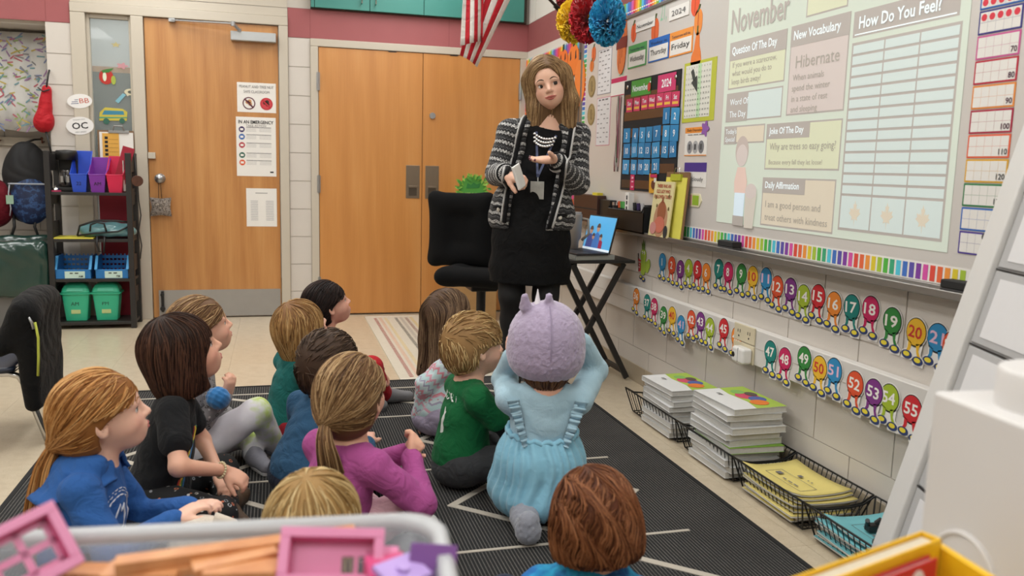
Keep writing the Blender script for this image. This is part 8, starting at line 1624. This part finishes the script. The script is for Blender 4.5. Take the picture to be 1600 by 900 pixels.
# ---- toys held by the children
pcx = np.array([-.20, 2.19, .15]); G = S(); G.ell(pcx, (.085, .07, .075), None, .02); G.ell(pcx+np.array([.06, -.02, -.04]), (.06, .055, .05), None, .03); G.ell(pcx+np.array([-.03, -.04, -.05]), (.06, .05, .06), None, .03); G.cone(pcx+np.array([.0, .02, -.05]), pcx+np.array([.02, .02, -.11]), .06, .07, .03); G.disp = fuzz(.003, 260); t = soft('plush_toy', 'cream plush toy in the lap of the child in blue', 'plush toy', (float(pcx[0]), float(pcx[1]), 0), G, .006, mat('cream_plush', '#cfc3b4', .97, .1, 60, .7, 200, sheen=.4))
MB().sphere(pcx+np.array([-.07, -.045, -.02]), (.022, .02, .018), 10, 8).build('pink_snout', mat('pink_plush', '#d9a09a', .95, .1, 60, .5, 200), t, smooth=True); MB().tube([pcx+np.array([-.045, -.066, .0]), pcx+np.array([-.06, -.058, .005]), pcx+np.array([-.075, -.04, .014])], .004, 6).build('eye_stitch', M_ink, t, smooth=True); MB().tube([pcx+np.array([.03, -.01, .07]), pcx+np.array([.075, -.012, .05]), pcx+np.array([.10, -.02, .01])], [.02, .02, .012], 8).build('ear', mat('cream_plush', '#cfc3b4'), t, smooth=True)
yc_ = A3(atY(341, 622, 3.0)); G = S(); G.ell(yc_, (.040, .038, .040), None, .01); G.disp = lambda x, y, z: .003*np.sin((x-yc_[0])*220+(z-yc_[2])*120)*np.sin((y-yc_[1])*180+(z-yc_[2])*200); soft('yarn_pompom', 'blue yarn pompom held by the child in grey', 'pompom', tuple(yc_), G, .0045, mat('blue_wool_yarn', '#2f78b8', .95, .15, 120, .6, 240, sheen=.4))
# ============================================================ FOREGROUND: easel, white block, low table with bin and books
# ---- easel: board facing the children, tilted back
e_u = np.array([.2257, -.0775, .971]); e_l = np.array([-.326, -.946, 0.0]); EA = np.array([1.4565, 1.759, 0.0])+e_u*0.0; e_n = np.cross(e_l, e_u); e_n = e_n if e_n[0] < 0 else -e_n; e_n = unit(e_n)
Ep = lambda a, b, c=0.0: EA+e_l*a+e_u*b+e_n*c            # a towards the camera, b up the board, c out of the face
ez = thing('easel', 'white plastic easel with whiteboard pockets beside the number line', 'easel', (1.35, 1.45, 0)); M_ez = mat('white_easel_plastic', '#d4d2cf', .4, .02, 8); M_ezg = mat('grey_easel_rim', '#aeadad', .5, .03); M_pg = mat('white_pocket_sheet', '#dad9da', .45, .02)
EW, EH = .68, 1.36
def eslab(a0, b0, a1, b1, c0, c1): return [tuple(Ep(a, b, c)) for c in (c0, c1) for a, b in ((a0, b0), (a1, b0), (a1, b1), (a0, b1))]
def ebox(a0, b0, a1, b1, c0, c1, nm, m, bev=0, par=None):
    v = eslab(a0, b0, a1, b1, c0, c1); mb = MB().add(v, [(0, 1, 2, 3), (7, 6, 5, 4), (0, 4, 5, 1), (1, 5, 6, 2), (2, 6, 7, 3), (3, 7, 4, 0)]); return mb.build(nm, m, par or ez, bev=bev)
ebox(0, .05, .085, EH, -.02, .02, 'stile', M_ez, .006); ebox(EW-.05, .05, EW, EH, -.02, .02, 'stile', M_ez, .006); ebox(.0, EH-.06, EW, EH, -.02, .02, 'top_rail', M_ez, .006); ebox(.0, .14, EW, .2, -.02, .02, 'bottom_rail', M_ez, .006); ebox(.05, .18, EW-.05, EH-.05, -.012, .0, 'back_panel', M_ezg)
for k in range(6):
    b0 = .21+.186*k; pk_ = ebox(.09, b0, EW-.055, b0+.178, 0.0, .006, 'pocket', M_ezg, .003); ebox(.125, b0+.018, EW-.08, b0+.16, .006, .0075, 'sheet', M_pg, 0, pk_); ebox(.088, b0+.1795, EW-.052, b0+.1825, 0.0, .0065, 'divider', M_black)
ebox(.17, .60, .24, .603, .0078, .0084, 'red_mark', flat('#c0504a')); ebox(.12, .45, .2, .452, .0078, .0084, 'pencil_mark', M_grey_ink)
for b in (1.02, .19):
    p = Ep(-.012, b, .004); MB().cyl(p, p+e_l*.02, .012, n=14).build('knob', M_black, ez)
for a in (.03, EW-.03): MB().tube([tuple(Ep(a, EH-.03, -.02)), tuple(Ep(a, .8, -.12)), (Ep(a, 0, 0)[0]+.36, Ep(a, 0, 0)[1]-.12, .012)], .014, 8).build('rear_leg', M_ez, ez, smooth=True); MB().bar(Ep(a, .07, 0), Ep(a, .0, 0), .04, .036).build('front_leg', M_ez, ez)
# ---- low table in front of the camera
TBZ = .50
tb = thing('low_table', 'low white table in the foreground carrying the toy bin and books', 'table', (.3, .8, 0)); M_tb = mat('white_laminate', '#c9c7c4', .4, .02)
MB().box((-.55, .30, TBZ-.03), (1.45, 1.02, TBZ)).build('top', M_tb, tb, bev=.005)
for x in (-.5, 1.4):
    for y in (.35, .97): MB().box((x-.025, y-.025, .007 if y > .7 else 0), (x+.025, y+.025, TBZ-.03)).build('leg', M_tb, tb, bev=.004)
# ---- white block shaped storage drawer
q0 = atY(1458, 610, .95); bw_ = .20; bh_ = q0.z-TBZ; rz = math.radians(-95); t = thing('storage_brick', 'white brick shaped storage box with a round stud on top', 'storage box', (q0.x, q0.y, TBZ)); M_wp = mat('matt_white_plastic', '#d8d5d3', .45, .015, 6)
e1 = Vector((math.cos(rz), math.sin(rz), 0)); e2 = Vector((-math.sin(rz), math.cos(rz), 0)); Mq = Matrix(((e1.x, e2.x, 0, q0.x), (e1.y, e2.y, 0, q0.y), (0, 0, 1, TBZ), (0, 0, 0, 1)))
MB().box((0, 0, 0), (bw_, bw_, bh_), Mq).build('body', M_wp, t, bev=.006, seg=3)
MB().lathe([(.068, 0), (.068, .046), (.064, .052), (0, .052)], n=40, M=Mq @ Matrix.Translation((bw_/2, bw_/2, bh_))).build('stud', M_wp, t, smooth=False, bev=.003)
sc = Mq @ Vector((.095, 0, bh_-.255)); SR = Mq @ Matrix.Translation((.095, 0, bh_-.232)) @ Matrix.Rotation(math.pi/2, 4, 'X'); MB().lathe([(.063, .0), (.063, .004), (.060, .006), (.057, .004), (.057, .001), (0, .001)], n=48, M=SR).build('drawer_stud', M_wp, t, smooth=False)
# ---- clear bin with toy pieces
b0, b1 = atZ(-60, 835, .70), atZ(688, 808, .70); fx = atZ(640, 803, .70); bd_ = Vector((fx.x, fx.y, 0))-Vector((atZ(75, 829, .70).x, atZ(75, 829, .70).y, 0)); bd_.normalize(); bn = Vector((bd_.y, -bd_.x, 0)); bn = bn if bn.y < 0 else -bn
R0 = Vector((fx.x, fx.y, 0))+bd_*.038; LB, WB, zt_ = .58, .40, .70
t = thing('clear_bin', 'clear plastic bin full of wooden and pink toy pieces', 'plastic bin', (R0.x-.25, R0.y-.2, TBZ)); M_clear = mat('frosted_clear_plastic', '#b4b9c0', .25, .02, alpha=.3, spec=.6); M_rim = mat('frosted_rim_plastic', '#c9cbce', .3, .02, alpha=.72)
def bl_(u, v, z, s=1.0): return R0-bd_*u+bn*v+Vector((0, 0, z))
def rloop(ins, z, rad=.05, n=6):
    out = []
    for (cu, cv, a0) in ((ins+rad, ins+rad, 0), (LB-ins-rad, ins+rad, 1), (LB-ins-rad, WB-ins-rad, 2), (ins+rad, WB-ins-rad, 3)):
        for k in range(n+1):
            a = math.pi+{0: 0, 1: .5, 2: 1, 3: 1.5}[a0]*math.pi+k/n*math.pi/2; out.append(bl_(cu+rad*math.cos(a), cv+rad*math.sin(a), z))
    return out
def shell(loops, nm, m, solid=.0025, cap=False):
    n = len(loops[0]); vs = sum(loops, []); fs = [(i*n+k, i*n+(k+1) % n, (i+1)*n+(k+1) % n, (i+1)*n+k) for i in range(len(loops)-1) for k in range(n)]
    if cap: fs.append(tuple(range(n)))
    return MB().add(vs, fs).build(nm, m, t, smooth=True, solid=solid)
shell([rloop(.05, TBZ+.002), rloop(.015, zt_-.012)], 'tub', M_clear, cap=True); shell([rloop(.015, zt_-.014), rloop(.012, zt_), rloop(.0, zt_+.001), rloop(-.004, zt_-.004), rloop(-.004, zt_-.022)], 'rim', M_rim)
# toy pieces
M_blk = wood_mat('orange_beech', '#c07c4a', '#d0905c', '#d99c68', 2.0, (0, math.pi/2, 0), .5, .1)
pin = lambda px, z: atZ(px[0], px[1], z)
def plank(label, pa, pb, za, zb, w, th, roll=0):
    a, b = pin(pa, za), pin(pb, zb); tag(MB().bar(a, b, w, th, up=(0, math.sin(roll), math.cos(roll))).build('wooden_plank', M_blk, bev=.0015), label, 'toy plank')
plank('long orange wooden plank lying on top in the clear bin', (180, 884), (556, 833), .690, .690, .024, .014); plank('orange wooden plank under the long one in the clear bin', (235, 893), (450, 866), .678, .678, .03, .012); plank('short orange wooden plank tilted behind the pink window', (300, 892), (432, 862), .684, .688, .03, .013)
plank('orange wooden plank beside the tilted pink window', (85, 896), (225, 897), .668, .668, .03, .014); plank('flat orange wooden plank in the middle of the clear bin', (165, 896), (283, 894), .676, .676, .04, .014); plank('orange wooden plank against the pink window frame', (320, 896), (435, 892), .682, .682, .036, .016); plank('stubby orange wooden plank between the pink window and the long plank', (430, 884), (455, 862), .678, .680, .05, .014)
MB_f = MB()
M_pink, M_pkd = mat('pink_toy_plastic', '#e08cb4', .35, .03), mat('deep_pink_toy_plastic', '#d0487e', .35, .03)
def pink_window(label, c_, U3, V3, w, hh, dep, cells, par=None):
    """open box frame with a window grid at its back"""
    U3, V3 = Vector(U3).normalized(), Vector(V3); V3 = (V3-U3*V3.dot(U3)).normalized(); N3 = U3.cross(V3); t = thing('toy_window', label, 'toy window', tuple(c_)); M3 = Matrix(((U3.x, V3.x, N3.x, c_[0]), (U3.y, V3.y, N3.y, c_[1]), (U3.z, V3.z, N3.z, c_[2]), (0, 0, 0, 1))); f = .011
    o = MB().box((-w/2, -hh/2, -dep), (w/2, -hh/2+f, 0), M3).box((-w/2, hh/2-f, -dep), (w/2, hh/2, 0), M3).box((-w/2, -hh/2+f, -dep), (-w/2+f, hh/2-f, 0), M3).box((w/2-f, -hh/2+f, -dep), (w/2, hh/2-f, 0), M3).build('frame', M_pink, t, bev=.001)
    g = .004
    if cells == 'quad':
        MB().box((-w/2+f, -g/2-.002, -dep), (w/2-f, g/2+.002, -dep+.005), M3).box((-g/2-.002, -hh/2+f, -dep), (g/2+.002, hh/2-f, -dep+.005), M3).box((-w/2+f, -hh/2+f, -dep), (-w/2+f+.007, hh/2-f, -dep+.005), M3).box((w/2-f-.007, -hh/2+f, -dep), (w/2-f, hh/2-f, -dep+.005), M3).box((-w/2+f, -hh/2+f, -dep), (w/2-f, -hh/2+f+.007, -dep+.005), M3).box((-w/2+f, hh/2-f-.007, -dep), (w/2-f, hh/2-f, -dep+.005), M3).build('muntins', M_pink, t)
    else:
        MB().box((-w/2+f, -hh/2+f, -dep), (w*.10, hh/2-f, -dep+.005), M3).box((w*.10, hh*.06, -dep), (w/2-f, hh/2-f, -dep+.005), M3).box((w*.10, -hh/2+f, -dep), (w/2-f, -hh*.24, -dep+.005), M3).box((w*.22, -hh*.24, -dep), (w*.26, hh*.06, -dep+.005), M3).box((w*.37, -hh*.24, -dep), (w/2-f, hh*.06, -dep+.005), M3).build('window_panel', M_pink, t)
    MB().box((-w/2+f-.0004, hh/2-f-.0008, -dep+.005), (w/2-f+.0004, hh/2-f+.0004, -.003), M3).box((w/2-f-.0008, -hh/2+f, -dep+.005), (w/2-f+.0004, hh/2-f, -.003), M3).box((-w/2+f-.0004, -hh/2+f, -dep+.005), (-w/2+f+.0008, hh/2-f, -.003), M3).build('inner_face', M_pkd, t); return t
tow = lambda p: (Vector((0, 0, CAM_H))-Vector(p)).normalized()
pa = atZ(518, 868, .702); N3 = (tow(pa)+Vector((0, 0, .25))).normalized(); U3 = Vector((CR[0], CR[1], CR[2]))+Vector((0, 0, .03)); U3 = (U3-N3*U3.dot(N3)).normalized(); pink_window('pink toy window with two small openings in the clear bin', pa, U3, N3.cross(U3), .114, .062, .026, 'door')
pb_ = atZ(42, 862, .715); N3 = (tow(pb_)+Vector((.12, 0, .2))).normalized(); U3 = Vector((CR[0], CR[1], CR[2])); U3 = (U3-N3*U3.dot(N3)).normalized(); U4 = Matrix.Rotation(math.radians(38), 3, N3) @ U3; pink_window('tilted pink toy window with four panes at the end of the bin', pb_, U4, N3.cross(U4), .088, .076, .022, 'quad')
for k, (px, w_, c_, lab) in enumerate((((596, 872), .018, '#e08cb4', 'small pink toy block beside the pink window'), ((604, 888), .022, '#d0487e', 'deep pink toy block under the pink window'), ((628, 896), .026, '#b394d6', 'lavender toy block in the corner of the bin'))):
    p = atZ(*px, .688); Mr = Matrix.Translation(p) @ Matrix.Rotation(.4*k-.3, 4, 'Z') @ Matrix.Rotation(.25, 4, 'X'); o = thing('toy_block', lab, 'toy block', tuple(p)); m = mat('toy_'+c_[1:], c_, .35); MB().box((-w_, -w_*.8, -.02), (w_, w_*.8, .006), Mr).build('block', m, o, bev=.001); MB().cyl(Mr @ Vector((0, 0, .006)), Mr @ Vector((0, 0, .010)), .007, n=14).build('stud', m, o)
p = atZ(676, 882, .69); N3 = tow(p); U3 = Vector((CR[0], CR[1], CR[2])); U3 = (U3-N3*U3.dot(N3)).normalized(); V3 = N3.cross(U3); Mr = Matrix(((U3.x, -N3.x, V3.x, p.x), (U3.y, -N3.y, V3.y, p.y), (U3.z, -N3.z, V3.z, p.z), (0, 0, 0, 1))) @ Matrix.Rotation(.06, 4, 'Y'); o = thing('purple_toy_block', 'flat purple toy piece standing at the corner of the bin', 'toy block', tuple(p)); MB().box((-.026, -.005, -.06), (.026, .005, .022), Mr).build('panel', mat('toy_purple', '#7d4f96', .4), o, bev=.001); MB().box((-.026, .005, -.05), (.026, .008, -.044), Mr).build('edge', mat('toy_purple', '#7d4f96'), o)
# ---- books standing in the front
ba, bb_ = atY(1440, 829, .83), atY(985, 899, .69); dB = Vector((ba.x-bb_.x, ba.y-bb_.y, 0)).normalized(); nB = Vector((dB.y, -dB.x, 0)); nB = nB if nB.y < 0 else -nB; zT = ba.z; O = Vector((ba.x, ba.y, TBZ)); Lb = .50; M_yel, M_redc = mat('yellow_book_cloth', '#eebc1c', .45, .04), mat('red_book_cloth', '#c4222c', .4, .04); H_ = zT-TBZ
t = thing('yellow_book', 'thick yellow hardcover book standing open side up in the foreground', 'book', tuple(O-dB*.2)); Mk = lambda a, b, c: O-dB*a+nB*b+Vector((0, 0, c))
def bbox(t_, nm, m, a0, a1, b0, b1, c0, c1, bev=.001):
    v = [Mk(a, b, c) for c in (c0, c1) for a, b in ((a0, b0), (a1, b0), (a1, b1), (a0, b1))]; MB().add(v, [(0, 1, 2, 3), (7, 6, 5, 4), (0, 4, 5, 1), (1, 5, 6, 2), (2, 6, 7, 3), (3, 7, 4, 0)]).build(nm, m, t_, bev=bev)
bbox(t, 'back_cover', M_yel, 0, Lb, 0, .003, 0, H_); bbox(t, 'front_cover', M_yel, 0, Lb, .024, .027, 0, H_); bbox(t, 'spine', M_yel, 0, .004, 0, .027, 0, H_); bbox(t, 'pages', mat('cream_page_block', '#cfc4ae', .85, .1, 140), .006, Lb-.01, .004, .024, 0, H_-.005)
t = thing('red_book', 'red picture book with white lettering in front of the yellow book', 'book', tuple(O-dB*.15+nB*.06)); hr_ = H_-.012
bbox(t, 'cover', M_redc, .03, .45, .029, .032, 0, hr_); bbox(t, 'pages', M_pages, .032, .448, .032, .038, 0, hr_-.004); bbox(t, 'cover', M_redc, .03, .45, .038, .041, 0, hr_)
q = MB(); Of = Mk(.03, .0412, hr_); put_lines(q, Of-dB*.14-Vector((0, 0, .030)), dB, Vector((0, 0, 1)), .10, .014, 5, .0006); q.poly(oval(-.04, -.018, .012, .012), .0006, Of, dB, (0, 0, 1)); q.poly([(-.05, -.03), (-.03, -.034), (-.022, -.02), (-.034, -.012)], .0006, Of, dB, (0, 0, 1)); q.build('lettering', flat('#e6d6d0'), t)
t = thing('yellow_book', 'thin yellow book behind the red one beside the white storage box', 'book', tuple(O+dB*.03)); z2_ = H_-.012; Oy = atZ(1468, 846, TBZ+z2_); Oe = atZ(1548, 896, TBZ+z2_); Oy.z = Oe.z = TBZ; d2 = (Oe-Oy).normalized(); n2 = Vector((d2.y, -d2.x, 0))
v = [Oy+d2*a+n2*b+Vector((0, 0, c)) for c in (0, z2_) for a, b in ((0, 0), (.13, 0), (.13, .010), (0, .010))]; MB().add(v, [(0, 1, 2, 3), (7, 6, 5, 4), (0, 4, 5, 1), (1, 5, 6, 2), (2, 6, 7, 3), (3, 7, 4, 0)]).build('cover', M_yel, t, bev=.001)
# small black camera on the blue folders
p = atZ(1364, 826, .085); t = thing('binder_clip', 'small black clip on the blue folders', 'clip', tuple(p)); MB().box((p.x-.022, p.y-.014, .078), (p.x+.022, p.y+.014, .10)).build('body', M_black, t, bev=.004); MB().cyl((p.x-.02, p.y, .10), (p.x-.03, p.y-.01, .118), .007, n=10).cyl((p.x+.01, p.y, .10), (p.x+.02, p.y-.01, .115), .009, n=10).build('handle', M_black, t)
bpy.data.scenes.remove(TXS)
